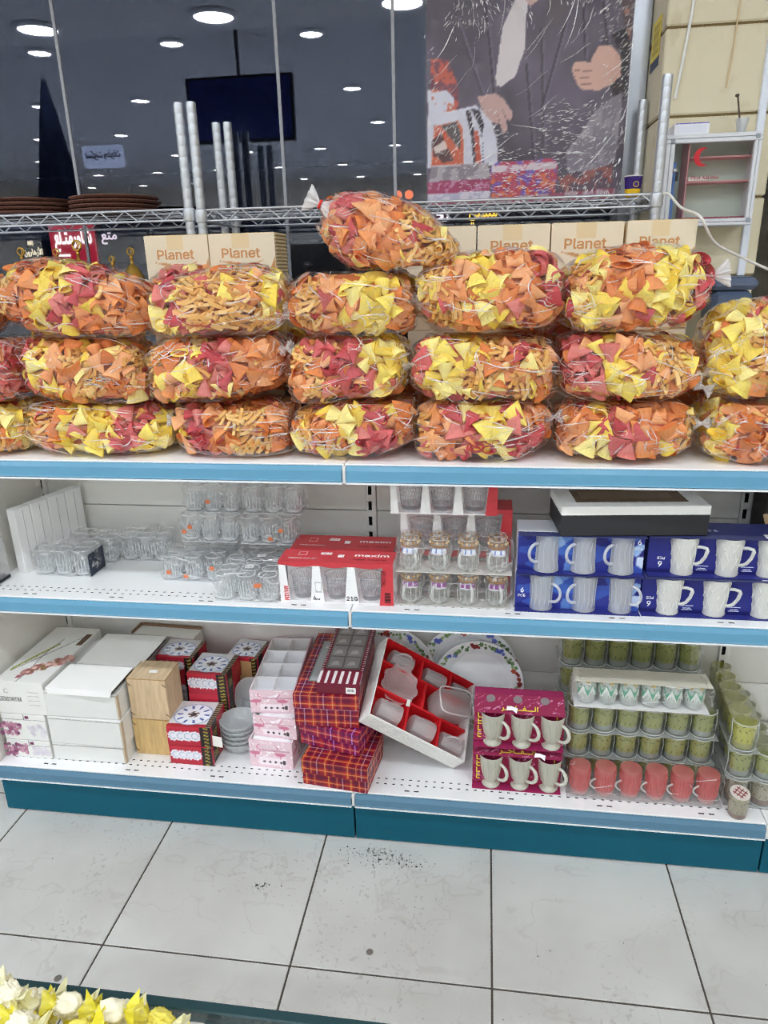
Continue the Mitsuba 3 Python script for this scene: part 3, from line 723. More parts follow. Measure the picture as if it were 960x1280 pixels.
def stick_mesh(L, w, col):
    """A square hollow corn stick."""
    m = M(); col = np.asarray(col, float)
    sec = [(-w, -w * .7), (w, -w * .7), (w, w * .7), (-w, w * .7)]
    sec2 = [(x * .6, y * .6) for x, y in sec]
    z = [-L / 2, -L / 6, L / 6, L / 2]; bow = [0, .0022, .0022, 0]
    for k in range(3):
        for q in range(4):
            a, b = sec[q], sec[(q + 1) % 4]
            m.quad((a[0] + bow[k], a[1], z[k]), (b[0] + bow[k], b[1], z[k]), (b[0] + bow[k + 1], b[1], z[k + 1]), (a[0] + bow[k + 1], a[1], z[k + 1]), col * (0.97 if q % 2 else 1.02))
    for e in (0, 3):
        for q in range(4):
            a, b, c, d = sec[q], sec[(q + 1) % 4], sec2[(q + 1) % 4], sec2[q]
            m.quad((*a, z[e]), (*b, z[e]), (*c, z[e]), (*d, z[e]), np.clip(col * 1.04, 0, 255))
        m.quad(*[(x, y, z[e] * .9) for x, y in sec2], col * .8)
    return m


PIECE = {}
for c, cols in TINTS.items():
    for q, col in enumerate(cols):
        if c == 'S':
            PIECE[c, q, 0] = ('corn_stick', stick_mesh(.040, .0034, col), .0045)
            PIECE[c, q, 1] = ('corn_stick', stick_mesh(.031, .0040, col), .005)
            PIECE[c, q, 2] = ('corn_cone', cone_mesh(.030, .0095, .9, col, 10), .009)
        else:
            PIECE[c, q, 0] = ('corn_cone', cone_mesh(.044, .0195, .55, col, bend=.05), .011)
            PIECE[c, q, 1] = ('corn_cone', cone_mesh(.042, .0170, .95, col), .015)
            PIECE[c, q, 2] = ('corn_cone', cone_mesh(.049, .0240, .34, col, bend=-.08), .008)
PIECE_PLY = {k: shape(v[1], 'snack') for k, v in PIECE.items()}


def frame(n, spin, tip):
    """A rotation whose z axis lies in the plane across n, turned by spin and tipped out by tip."""
    a = np.cross(n, [0, 0, 1.0] if abs(n[2]) < .9 else [1.0, 0, 0]); a /= np.linalg.norm(a); b = np.cross(n, a)
    z = (math.cos(spin) * a + math.sin(spin) * b) * math.cos(tip) + n * math.sin(tip)
    x = np.cross(np.cross(z, n), z)
    x /= np.linalg.norm(x); y = np.cross(z, x)
    # y should look along n: the flat side of a curled piece lies against the film
    m = np.eye(4); m[:3, 0], m[:3, 1], m[:3, 2] = np.cross(x, z) * -1, x, z
    if np.linalg.det(m[:3, :3]) < 0: m[:3, 0] *= -1
    return m


def skin(a, b, c, n, p=2.6, seed=0, side=0):
    k = np.arange(n) + .5
    ph, th = np.arccos(1 - 2 * k / n), np.pi * (1 + 5 ** .5) * k + seed
    d = np.stack([np.cos(th) * np.sin(ph), np.sin(th) * np.sin(ph), np.cos(ph)], 1)
    r = (np.abs(d) ** p).sum(1) ** (-1 / p)
    pos = d * r[:, None] * [a, b, c]
    q = d * r[:, None]
    nr = np.sign(q) * np.abs(q) ** (p - 1) / np.array([a, b, c])
    pos = pos * lumps(d, seed, side)
    return pos, nr / np.linalg.norm(nr, axis=1, keepdims=True)


def snack_bag(name_label, X, Z, a, c, zones, seed, Y=.172, b=.112, tilt=0.0, yaw=0.0, knot=None, group='bags of corn snacks heaped on the top shelf', front_only=True, lim=None):
    rnd = random.Random(seed)
    k = thing('snack_bag', name_label, 'snack bag', group)
    W = at(X, Y, Z, yaw) @ rot('y', tilt)
    p = 2.9 if lim[4] < 1.1 else 2.5
    side = knot[0] if knot else 0
    pos, nrm = skin(a * .985, b * .985, c * .985, 6000, p, seed, side)
    order = list(range(len(pos))); rnd.shuffle(order)
    zn = lambda P: zones[min(len(zones) - 1, max(0, int((P[0] / a * .5 + .5 + .16 * (meshkit.noise(P * 30 + seed, seed) - .5) + .10 * P[2] / c * (1 if seed % 2 else -1) * .5) * len(zones))))]
    kept, kz = [], []
    lo, hi = np.array(lim[0::2]), np.array(lim[1::2])
    clampW = lambda P, q=0.0: np.clip(P, lo + q, hi - q)
    stuff = M()
    for i in order:
        P, N = pos[i], nrm[i]
        if front_only and (N[1] > .45 or P[1] > .45 * b): continue
        z = zn(P)
        dmin = .0110 if z == 'S' else .0205
        if kept:
            dd = np.linalg.norm(np.array(kept) - P, axis=1)
            if (dd < np.minimum(dmin, np.array(kz)) * .5 + .5 * dmin).any(): continue
        kept.append(P); kz.append(dmin)
        zz = z if rnd.random() < .86 else rnd.choice('OOSYP')
        q, v = rnd.randrange(3), (rnd.choice((0, 0, 1, 1, 2)) if zz == 'S' else rnd.choice((0, 0, 1, 2)))
        nm, _, th = PIECE[zz, q, v]
        s = rnd.uniform(.78, 1.04) * (1.08 if zz == 'Y' else 1.0)
        C_ = clampW(W[:3, :3] @ (P - N * th * s) + W[:3, 3], np.array([.027, .022, .024]))
        R_ = W.copy(); R_[:3, 3] = 0
        m = mov(C_) @ R_ @ frame(N, rnd.uniform(0, 6.283) if zz != 'S' else rnd.gauss(.9 * (seed % 3), .5), rnd.uniform(-.12, .45)) @ scl(s)
        copy(k, nm, PIECE_PLY[zz, q, v], m)
    # what fills the bag behind the outer layer
    pos2, nrm2 = skin(a * .80, b * .80, c * .76, 90, p, seed, side)
    for P, N in zip(pos2, nrm2):
        if N[1] > .5: continue
        z = zn(P) if rnd.random() < .75 else rnd.choice('OP')
        q, v = rnd.randrange(3), rnd.choice((0, 1))
        stuff.join(PIECE[z, q, v][1], mov(P) @ frame(N, rnd.uniform(0, 6.28), rnd.uniform(-.2, .3)))
    stuff.join(blob(a * .78, b * .84, c * .76, p, 3, .006, 60, seed, (188, 104, 56), side))
    stuff.xf(W); stuff.v = [clampW(stuff.v[0], .006)]
    part(k, 'snack_filling', stuff, 'snack', kind='stuff')
    film = blob(a * 1.0, b * 1.0, c * 1.0, p, 5 if Y < .3 else 4, .0085, 34, seed, side=side).xf(W)
    film.v = [clampW(film.v[0])]
    fl = part(k, 'bag_film', film, 'film')
    fo = body_creases(a, b, c, p, 240 if Y < .3 else 50, seed, side, w=(.0004, .0017), keep=lambda d: d[1] < .35).xf(W)
    fo.v = [clampW(fo.v[0], -.0006)]
    part(fl, 'film_folds', fo, 'crease', kind='stuff')
    if knot:
        side, tie, up = knot
        m = M(); n = 40; ang = np.arange(n) * 2 * np.pi / n
        pl = lambda r, amp, z: np.stack([np.full(n, z), (r * (1 + amp * np.cos(ang * 9 + seed))) * np.cos(ang) * .8, (r * (1 + amp * np.cos(ang * 9 + seed))) * np.sin(ang)], 1)
        V = np.vstack([pl(.020, .10, -.018), pl(.006, .2, .002), pl(.005, .2, .008), pl(.013, .35, .020), pl(.019, .5, .034)])
        F = np.vstack([np.stack([q * n + np.arange(n), q * n + (np.arange(n) + 1) % n, (q + 1) * n + (np.arange(n) + 1) % n, (q + 1) * n + np.arange(n)], 1) for q in range(4)])
        m.add(V, F, (240, 240, 242))
        KM = W @ mov(side * a * .98, -b * (.36 if not tie else .2), up * c * .8) @ scl(.62 if not tie else 1.0) @ rot('z', -side * (30 if not tie else 8)) @ rot('y', 0 if side > 0 else 180) @ rot('y', -up * 30 * side)
        part(k, 'gathered_neck', m.xf(KM), 'gather')
        if tie:
            r = np.arange(14) * 2 * np.pi / 14
            part(k, 'tie', M().tube([(.005, .0072 * math.cos(t), .0072 * math.sin(t)) for t in r], .0028, (214, 52, 44), 6, closed=True).xf(KM), 'glossy', label='red tape tie')
    return k


# lower and upper limits of the rows, where bags press flat on each other
ROWS = {'B': (Z3 + .0008, 1.0520), 'M': (1.0530, 1.1880), 'T': (1.1890, 1.37), 'F': (1.3125, 1.5)}
BAGS = [
 ('B', 'bag of mostly orange snacks cut off by the left edge, bottom row', -.815, .989, .092, .060, 'OSY', 0, 0, (1, 0, 0)),
 ('B', 'bottom-row bag, leftmost whole one, yellow in its middle and pink at its right end', -.580, .988, .178, .060, 'SOYYPY', 2, 0, (-1, 0, -.6)),
 ('B', 'bottom-row bag, second whole one from the left, orange with a pink stripe', -.253, .990, .141, .060, 'OPOSSO', 0, 0, (-1, 0, .3)),
 ('B', 'bottom-row bag straddling the shelf joint, sticks left, yellow centre, pink right', .007, .995, .149, .068, 'SOYPO', -6, 0, None),
 ('B', 'bottom-row bag just right of the shelf joint, sticks left, pink right of centre', .278, .994, .153, .068, 'SOPYPO', -3, 0, (1, 0, .2)),
 ('B', 'bottom-row bag under the pink-ended one, yellow cones left of a deep pink stripe', .577, .990, .144, .062, 'OYPOOS', 0, 0, (1, 0, .3)),
 ('B', 'bottom-row bag at the right edge, yellow left and big pale orange cones', .822, .999, .102, .070, 'YOOYO', 0, 0, None),
 ('M', 'middle-row bag full of pink pieces cut off by the left edge', -.848, 1.120, .122, .075, 'PPOP', 0, 0, None),
 ('M', 'middle-row bag, leftmost whole one, its left third solid pink', -.586, 1.112, .166, .077, 'PYOSOS', 5, 0, None),
 ('M', 'middle-row bag, second whole one from the left, sticks left, pink right of centre', -.289, 1.120, .164, .074, 'SOYPOO', -5, 0, (1, 0, .3)),
 ('M', 'middle-row bag above the shelf joint, pink band between sticks and yellow', .001, 1.114, .133, .074, 'OSPPYY', -5, 0, (1, 0, -.1)),
 ('M', 'middle-row bag, fourth whole one from the left, pink end, yellow cones, then sticks', .283, 1.115, .153, .075, 'PYYSOSO', 4, 0, None),
 ('M', 'middle-row bag whose left half is deep pink beside a yellow patch', .573, 1.115, .145, .072, 'PPYOSSO', 2, 0, (1, 0, -.5)),
 ('X', 'tall bag at the right edge standing on the bottom row, yellow left, pink right', .806, 1.146, .100, .088, 'YYSPP', -8, 0, (-1, 0, -.3)),
 ('T', 'top-row bag partly hidden at the left edge, orange with a few sticks', -.880, 1.266, .100, .072, 'OOSO', 0, 0, None),
 ('T', 'top-row bag, leftmost whole one, long and drooping left, pink in its upper middle', -.597, 1.258, .192, .078, 'SOYPOO', 6, 0, (-1, 0, -.5)),
 ('T', 'top-row bag before the left cream cartons, yellow left, then pink, sticks right', -.269, 1.248, .155, .074, 'YPSSSY', -3, 0, (1, 0, -.3)),
 ('T', 'top-row bag under the single topmost bag, orange with yellow right of centre', .015, 1.248, .146, .076, 'OSOYYO', 2, 0, (-1, 0, -.5)),
 ('T', 'top-row bag, fourth whole one from the left, yellow left and bright pink right', .288, 1.264, .158, .080, 'YSOYOOP', -2, 0, (-1, 0, 0)),
 ('T', 'top-row bag with a red-taped knot at its right end, yellow along its front', .569, 1.262, .144, .080, 'SYOOYYP', -3, 0, (1, 1, .2)),
 ('F', 'single topmost bag across the third row, red-taped knot at its left end', .083, 1.375, .140, .070, 'OPOOSS', 12, 0, (-1, 1, .35)),
 ('R', 'second-rank bag behind the middle row, left of the shelf joint', -.42, 1.02, .13, .085, 'OPOY', 0, .195, None),
 ('R', 'second-rank bag in the gap left of the shelf joint, higher up', -.14, 1.13, .13, .09, 'OYOP', 0, .195, None),
 ('R', 'second-rank bag low behind the shelf joint', .14, 1.03, .13, .09, 'OSYO', 0, .195, None),
 ('R', 'second-rank bag high behind the bags under the cream cartons at right', .44, 1.205, .13, .09, 'OOPY', 0, .195, None),
 ('R', 'second-rank bag low behind the right-hand bags', .70, 1.05, .12, .10, 'OYSO', 0, .195, None),
 ('R', 'second-rank bag high behind the leftmost whole bags', -.70, 1.14, .13, .085, 'OPSO', 0, .195, None),
 ('R', 'second-rank bag highest, behind the third row between the leftmost whole bags', -.418, 1.268, .098, .060, 'OPOO', 0, .195, None),
]
for q, (row, lab, X, Z, a, c, zones, tilt, dy, knot) in enumerate(BAGS):
    if row in 'RX':
        lz = (Z3 + .0008, 1.5) if row == 'R' else (1.0530, 1.5)
    else: lz = ROWS[row]
    x0, x1 = -2, 2
    for r2, _, X2, _, a2, *_r in BAGS:          # flat against its neighbours in the same row
        same = r2 == row or {r2, row} == {'M', 'X'}
        if row == 'R': same = False
        if same and X2 != X:
            w = (a * X2 + a2 * X) / (a + a2)
            if X2 > X: x1 = min(x1, w - .0006)
            else: x0 = max(x0, w + .0006)
    ly = (.045, .2865) if row != 'R' else (.2875, .443)
    if lab.startswith('top-row bag under the single'): lz = (lz[0], 1.3116)
    if lab.startswith('top-row bag, fourth'): lz = (lz[0], 1.352)
    snack_bag('clear ' + lab, X, Z, a, c, zones, 11 + q, tilt=tilt * 1.5, Y=.170 + dy, knot=knot, b=.112 if dy == 0 else .078, lim=(x0, x1, *ly, *lz))
# ---------------------------------------------------------------- things behind and above the bags
def inside(poly, x, y):
    return shapely.contains_xy(Polygon(poly), x, y)


# cream cartons standing two high behind the bags
def carton_front(w, h):
    curve = [(w * .52, h * .48), (w * .64, h * .50), (w * .78, h * .53), (w * .90, h * .62), (w * 1.0, h * .78), (w * 1.0, 0), (w * .45, 0), (w * .55, h * .18)]
    pale = [(w * .06, h * .48), (w * .30, h * .58), (w * .62, h * .54), (w * .80, h * .40), (w * .74, 0), (w * .03, 0)]
    rim = [(w * .14, h * .735), (w * .3, h * .73), (w * .5, h * .69), (w * .66, h * .70), (w * .86, h * .75), (w * .66, h * .675), (w * .5, h * .655), (w * .3, h * .70)]
    def fn(u, v):
        c = np.tile(np.array([240, 227, 200.]), (len(u), 1))
        c[inside(curve, u, v)] = (196, 146, 96)
        c[inside(rim, u, v)] = (202, 152, 104)
        c[inside(pale, u, v)] = (236, 214, 182)
        tape = (u > w * .35) & (u < w * .62) & (v > h * .86)
        c[tape] = (236, 214, 172)
        return c
    return fn


def cream_carton(x0, x1, y0, z0, h, lab, rz=0.0, corr=False, logo=True):
    w, d = x1 - x0, .108
    k = thing('cream_carton', lab, 'carton', 'cream cartons behind the snack bags')
    W = at((x0 + x1) / 2, y0, z0, rz)
    m = carton(w, d, h, (236, 222, 194), {'front': carton_front(w, h)} if logo else None, .0025)
    m.box(-w / 2 + .003, -.001, .002, d - .002, h, h + .0012, (222, 196, 150), bev=.0005).box(.001, w / 2 - .003, .002, d - .002, h, h + .0012, (222, 196, 150), bev=.0005)
    part(k, 'carton_body', m.xf(W), 'matte')
    if corr:
        m = M()
        for z in np.arange(.008, h - .006, .0085):
            m.box(w / 2, w / 2 + .003, .004, d - .004, z, z + .0050, (216, 196, 152), bev=.0012)
        part(k, 'fluted_side', m.xf(W), 'matte', label='corrugated side')
    if logo:
        t = M()
        t.text('Planet', .0215, (-w * .33, -.0004, h * .765), (1, 0, 0), (0, 0, 1), (212, 158, 108), fit=w * .60)
        part(k, 'lettering', t.xf(W), 'matte', label='brown lettering')


spots = [(-.566, -.401, 'leftmost of all the cream cartons, behind the left bags'), (-.398, -.230, 'second from the left, its corrugated right side bare'),
         (.095, .259, 'third from the left, mostly hidden by the topmost snack bag'), (.262, .429, 'fourth from the left, right of the topmost snack bag'),
         (.432, .594, 'second from the right in the row'), (.600, .752, 'rightmost in the row, beside the stone pillar')]
for q, (a, b, lab) in enumerate(spots):
    cream_carton(a, b, .447, Z3, .236, 'plain lower carton under the cream one ' + lab.replace(' of all the cream cartons', '').replace(', mostly hidden by the topmost snack bag', '').replace(', right of the topmost snack bag', ''), logo=False)
    cream_carton(a, b, .447 if q < 5 else .440, Z3 + .2375, .2355, 'cream carton with brown lettering, ' + lab, rz=0 if q < 5 else 2.0, corr=(q == 1))

# gilded incense burners
def burner(x, y, top, s, lab):
    k = thing('incense_burner', lab, 'incense burner', 'gilded incense burners behind the left bags')
    h = top - Z3
    G, G2 = (214, 172, 84), (186, 140, 58)
    body = M().lathe([(0, 0), (.024, 0), (.025, .006), (.018, .016), (.010, .05), (.009, h * .42), (.014, h * .46), (.009, h * .5), (.012, h * .58), (.020, h * .66), (.022, h * .70), (.021, h * .72), (0, h * .72)], G2, 28, sharp=(1, 10))
    part(k, 'stand', body.xf(mov(x, y, Z3)), 'gold')
    d = M(); z0 = h * .72
    prof = [(.0255 * s, 0)]
    for t in np.linspace(0, 1, 6):
        r = .0235 * s * (1 - t) ** .75 + .004
        prof += [(r + .002, .004 + t * .034 * s), (r, .0075 + t * .034 * s)]
    prof += [(.004, .046 * s), (.003, .052 * s), (.006, .056 * s), (.003, .060 * s), (.001, .062 * s)]
    zt = h - .062 * s - .019 * s
    d.lathe(prof, G, 28, (0, 0, 0))
    lid = part(k, 'lid', d.xf(mov(x, y, Z3 + zt)), 'gold')
    a = np.arange(20) * 2 * np.pi / 20
    r = M().tube([(.0095 * s * math.cos(t), 0, .0095 * s * math.sin(t)) for t in a], .0024 * s, G, 7, closed=True)
    r.tube([(0, 0, -.006 * s), (.004 * s, 0, 0), (0, 0, .006 * s)], .0016 * s, G, 6)
    part(lid, 'finial_ring', r.xf(mov(x, y, Z3 + h - .0095 * s)), 'gold')
    part(k, 'cup', M().lathe([(.013, h * .6), (.026 * s, h * .72), (.027 * s, zt - .004), (.025 * s, zt)], G, 28).xf(mov(x, y, Z3)), 'gold')


for x, top, s, lab in ((-.942, 1.388, 1.0, 'gilded incense burner lid with ring finial, leftmost behind the bags'), (-.842, 1.383, .85, 'gilded incense burner lid with ring finial, second from the left behind the bags'),
                       (-.781, 1.401, 1.25, 'largest gilded incense burner lid, below the red shop sign'), (-.688, 1.361, .8, 'small gilded incense burner with only its ring finial showing above a bag'),
                       (-.634, 1.380, .95, 'gilded incense burner with ring finial just left of the cream cartons')):
    burner(x, .505, top, s, lab)

# dark lidded pot between the cartons
m = M().lathe([(0, 0), (.05, 0), (.058, .02), (.058, .30), (.052, .335), (0, .335)], (26, 26, 30), 32, sharp=(1,))
k = thing('lidded_pot', 'dark lidded pot with a round knob between the cream cartons', 'pot')
part(k, 'pot_body', m.xf(mov(-.163, .50, Z3)), 'glossy')
part(k, 'lid', M().lathe([(.056, .335), (.056, .343), (.044, .362), (.018, .374), (.006, .378), (.005, .384), (.011, .392), (.012, .398), (.006, .405), (0, .406)], (30, 30, 36), 32).xf(mov(-.163, .50, Z3)), 'glossy')

# first aid cabinet on the pillar
cx0, cx1, cz0, cz1, cy = .714, .935, 1.398, 1.606, .655
k = thing('first_aid_cabinet', 'aluminium framed glass first aid box with a red crescent hung on the pillar', 'cabinet')
W = mov(0, 0, 0)
al = (214, 217, 222)
m = M().box(cx0, cx1, .742, .749, cz0, cz1, (190, 206, 194))
for a in (cz0, cz1 - .004): m.box(cx0, cx1, cy + .004, .745, a, a + .004, (200, 204, 210))
for a in (cx0, cx1 - .004): m.box(a, a + .004, cy + .004, .745, cz0 + .004, cz1 - .004, (200, 204, 210))
part(k, 'case', m, 'paper')
fr = M()
for (a, b, c, d) in ((cx0, cx1, cz1 - .019, cz1), (cx0, cx1, cz0, cz0 + .016), (cx0, cx0 + .021, cz0 + .016, cz1 - .019), (cx1 - .017, cx1, cz0 + .016, cz1 - .019)):
    hz = (b - a) > (d - c)
    mid = (c + d) / 2 if hz else (a + b) / 2
    if hz:
        fr.box(a, b, cy - .002, cy + .012, c, mid - .0006, al, bev=.001).box(a, b, cy, cy + .012, mid + .0006, d, al, bev=.001)
    else:
        fr.box(a, mid - .0006, cy - .001, cy + .012, c, d, al, bev=.001).box(mid + .0006, b, cy + .0005, cy + .012, c, d, al, bev=.001)
dr_ = part(k, 'door', fr, 'enamel', label='white aluminium door frame')
cr = M()
for x, z in ((cx0 + .014, cz1 - .014), (cx1 - .012, cz1 - .010), (cx1 - .010, cz0 + .010)):
    cr.box(x - .005, x + .005, cy - .0035, cy, z - .005, z + .005, (150, 158, 166), bev=.0008)
part(dr_, 'corner_piece', cr, 'paper')
part(dr_, 'pane', M().quad((cx0 + .02, cy + .007, cz0 + .015), (cx1 - .016, cy + .007, cz0 + .015), (cx1 - .016, cy + .007, cz1 - .018), (cx0 + .02, cy + .007, cz1 - .018), (255, 255, 255)), 'pane')
from shapely.geometry import Point
moon = Point(0, 0).buffer(.0212, 24).difference(Point(.0105, .0008).buffer(.0182, 24))
part(dr_, 'crescent', M().poly(moon, (.803, cy + .0062, 1.5555), (1, 0, 0), (0, 0, 1), .0006, (196, 40, 50)), 'paper', label='red crescent')
tx = M().text('First Aid Box', .0072, (.780, cy + .0062, 1.5055), (1, 0, 0), (0, 0, 1), (150, 44, 56), fit=.066)
part(dr_, 'lettering', tx, 'paper', label='red words First Aid Box')
lk = M().lathe([(0, 0), (.0052, 0), (.0052, .006), (0, .006)], (205, 205, 208), 16).xf(mov(cx0 + .026, cy + .004, 1.527) @ rot('x', 90))
part(dr_, 'lock', lk, 'chrome')
part(dr_, 'key', M().box(-.003, .003, -.0012, .0012, -.02, 0, (40, 40, 44), bev=.0006).xf(mov(cx0 + .030, cy - .004, 1.523)), 'paper')
inn = M().box(cx0 + .058, cx0 + .061, cy + .02, .742, cz0 + .004, cz1 - .004, (196, 132, 138)).box(cx0 + .061, cx1 - .006, cy + .03, .742, 1.500, 1.5035, (196, 132, 138)).box(cx0 + .061, cx1 - .006, cy + .03, .742, 1.556, 1.559, (200, 140, 144))
part(k, 'inner_shelf', inn, 'paper', label='pink shelves inside')
part(k, 'floor_liner', M().box(cx0 + .06, cx1 - .006, cy + .03, .742, cz0 + .004, cz0 + .022, (150, 84, 100)), 'paper')
single('blue_folder', 'blue folder standing inside the first aid box at the left', 'folder', M().box(cx0 + .010, cx0 + .034, cy + .025, .735, cz0 + .0045, 1.548, (92, 128, 190), bev=.001), 'paper')
single('first_aid_pack', 'white and purple packet lying inside the first aid box on the middle shelf', 'packet', M().box(cx0 + .066, cx0 + .112, cy + .034, .73, 1.504, 1.514, (226, 226, 220), bev=.002).xf(mov(0, 0, 0)), 'paper')
# on the cabinet
k = thing('white_carton', 'small white carton lying on top of the first aid cabinet', 'carton')
m = M().box(-.041, .041, 0, .075, 0, .026, (232, 234, 240), bev=.0012)
m.quad((-.032, -.0004, .005), (.032, -.0004, .005), (.036, -.0004, .022), (-.036, -.0004, .022), (222, 224, 236))
part(k, 'carton_body', m.xf(mov(.772, .668, cz1)), 'paper')
part(k, 'lid_edge', M().box(-.038, .040, .001, .0025, .0245, .0268, (110, 100, 190)).xf(mov(.772, .667, cz1)), 'paper', label='violet lid edge')
k = thing('plastic_dispenser', 'clear narrow dispenser with a dark stick, right of the white carton on the cabinet', 'dispenser')
part(k, 'cup', M().lathe([(0, 0), (.008, 0), (.016, .034), (.015, .034), (.007, .002)], (225, 228, 230), 20).xf(mov(.893, .69, cz1)), 'glass_pressed')
part(k, 'stick', M().tube([(.892, .688, cz1 + .004), (.873, .682, cz1 + .083)], .0022, (92, 78, 66), 7).box(.868, .876, .679, .685, cz1 + .080, cz1 + .086, (70, 58, 50), bev=.001), 'paper')
single('label_strip', 'narrow printed strip lying along the cabinet top edge', 'strip', M().box(.815, .858, .668, .676, cz1 + .0003, cz1 + .002, (196, 196, 198), bev=.0005), 'paper')

# cables and trunking on the pillar
k = thing('cable_trunking', 'white square cable trunking running down the pillar behind the first aid cabinet', 'trunking')
part(k, 'trunk', M().box(.944, .962, .738, .7495, 1.275, 2.58, (226, 232, 244), bev=.002), 'enamel')
part(k, 'end_cap', M().box(.9435, .9625, .7375, .7495, 1.271, 1.276, (40, 42, 46)), 'paper')
k = thing('thin_cable', 'thin white cable running up the pillar from the rack post', 'cable')
scene[k] = shape(M().tube([(.742, .744, 1.70), (.752, .743, 1.78), (.762, .744, 1.88), (.772, .744, 2.0), (.779, .744, 2.2), (.78, .744, 2.58)], .0038, (228, 228, 224), 8), 'enamel')
k = thing('hanging_cable', 'thin beige cable with a small hook hanging down the middle of the pillar', 'cable')
scene[k] = shape(M().tube([(.862, .7465, 1.72), (.868, .7465, 1.80), (.872, .7465, 1.92), (.872, .7465, 2.2), (.874, .7465, 2.58)], .0018, (214, 190, 150), 6), 'paper')
k = thing('wire_connector', 'small white plug dangling near the top of the pillar', 'plug')
scene[k] = shape(M().box(.845, .853, .742, .748, 1.915, 1.936, (240, 240, 240), bev=.001).tube([(.849, .745, 1.93), (.849, .745, 2.58)], .0012, (210, 205, 195), 6), 'paper')
k = thing('white_cable', 'white cable looping from the rack post down across the right cream carton', 'cable')
pts = np.array([(.700, .574, 1.468), (.716, .552, 1.458), (.730, .50, 1.430), (.745, .425, 1.412), (.764, .418, 1.385), (.800, .46, 1.352), (.860, .52, 1.330), (.930, .57, 1.305), (1.01, .62, 1.27), (1.06, .66, 1.2), (1.05, .7, 1.1)])
from scipy.interpolate import CubicSpline
tt = np.linspace(0, 1, len(pts)); sp = CubicSpline(tt, pts)(np.linspace(0, 1, 60))
scene[k] = shape(M().tube(sp, .0033, (236, 234, 228), 8), 'enamel')

# blue lidded tub right of the bags
k = thing('blue_tub', 'translucent grey blue plastic tub with a lid behind the rightmost bag', 'tub')
bl = (84, 98, 122)
m = M()
m.box(.838, .932, .56, .66, Z3 + .002, 1.245, bl, bev=.012)
part(k, 'tub_body', m, 'glossy')
part(k, 'lid', M().box(.830, .940, .553, .667, 1.246, 1.274, (96, 108, 130), bev=.010).box(.845, .925, .565, .655, 1.274, 1.277, (84, 98, 122), bev=.001), 'glossy')
single('shelf_board', 'grey board that carries the blue tub beside the gondola back', 'board', M().box(.815, .96, .587, .70, Z3 - .022, Z3 + .0015, (150, 150, 152), bev=.001), 'paper')

# sticker on the pillar's window side
k = thing('yellow_sticker', 'yellow and dark notice stuck on the window side of the stone pillar', 'sticker')
def st(u, v):
    c = np.tile(np.array([226, 204, 66.]), (len(u), 1))
    c[v < .022] = (52, 56, 78)
    c[(v > .034) & (v < .10) & (np.sin(v * 900) > .2) & (u > .02) & (u < .085)] = (150, 130, 40)
    return c
part(k, 'sheet', M().panel((.7062, .91, 1.79), (0, -1, 0), (0, 0, 1), .105, .115, st, .003), 'paper')

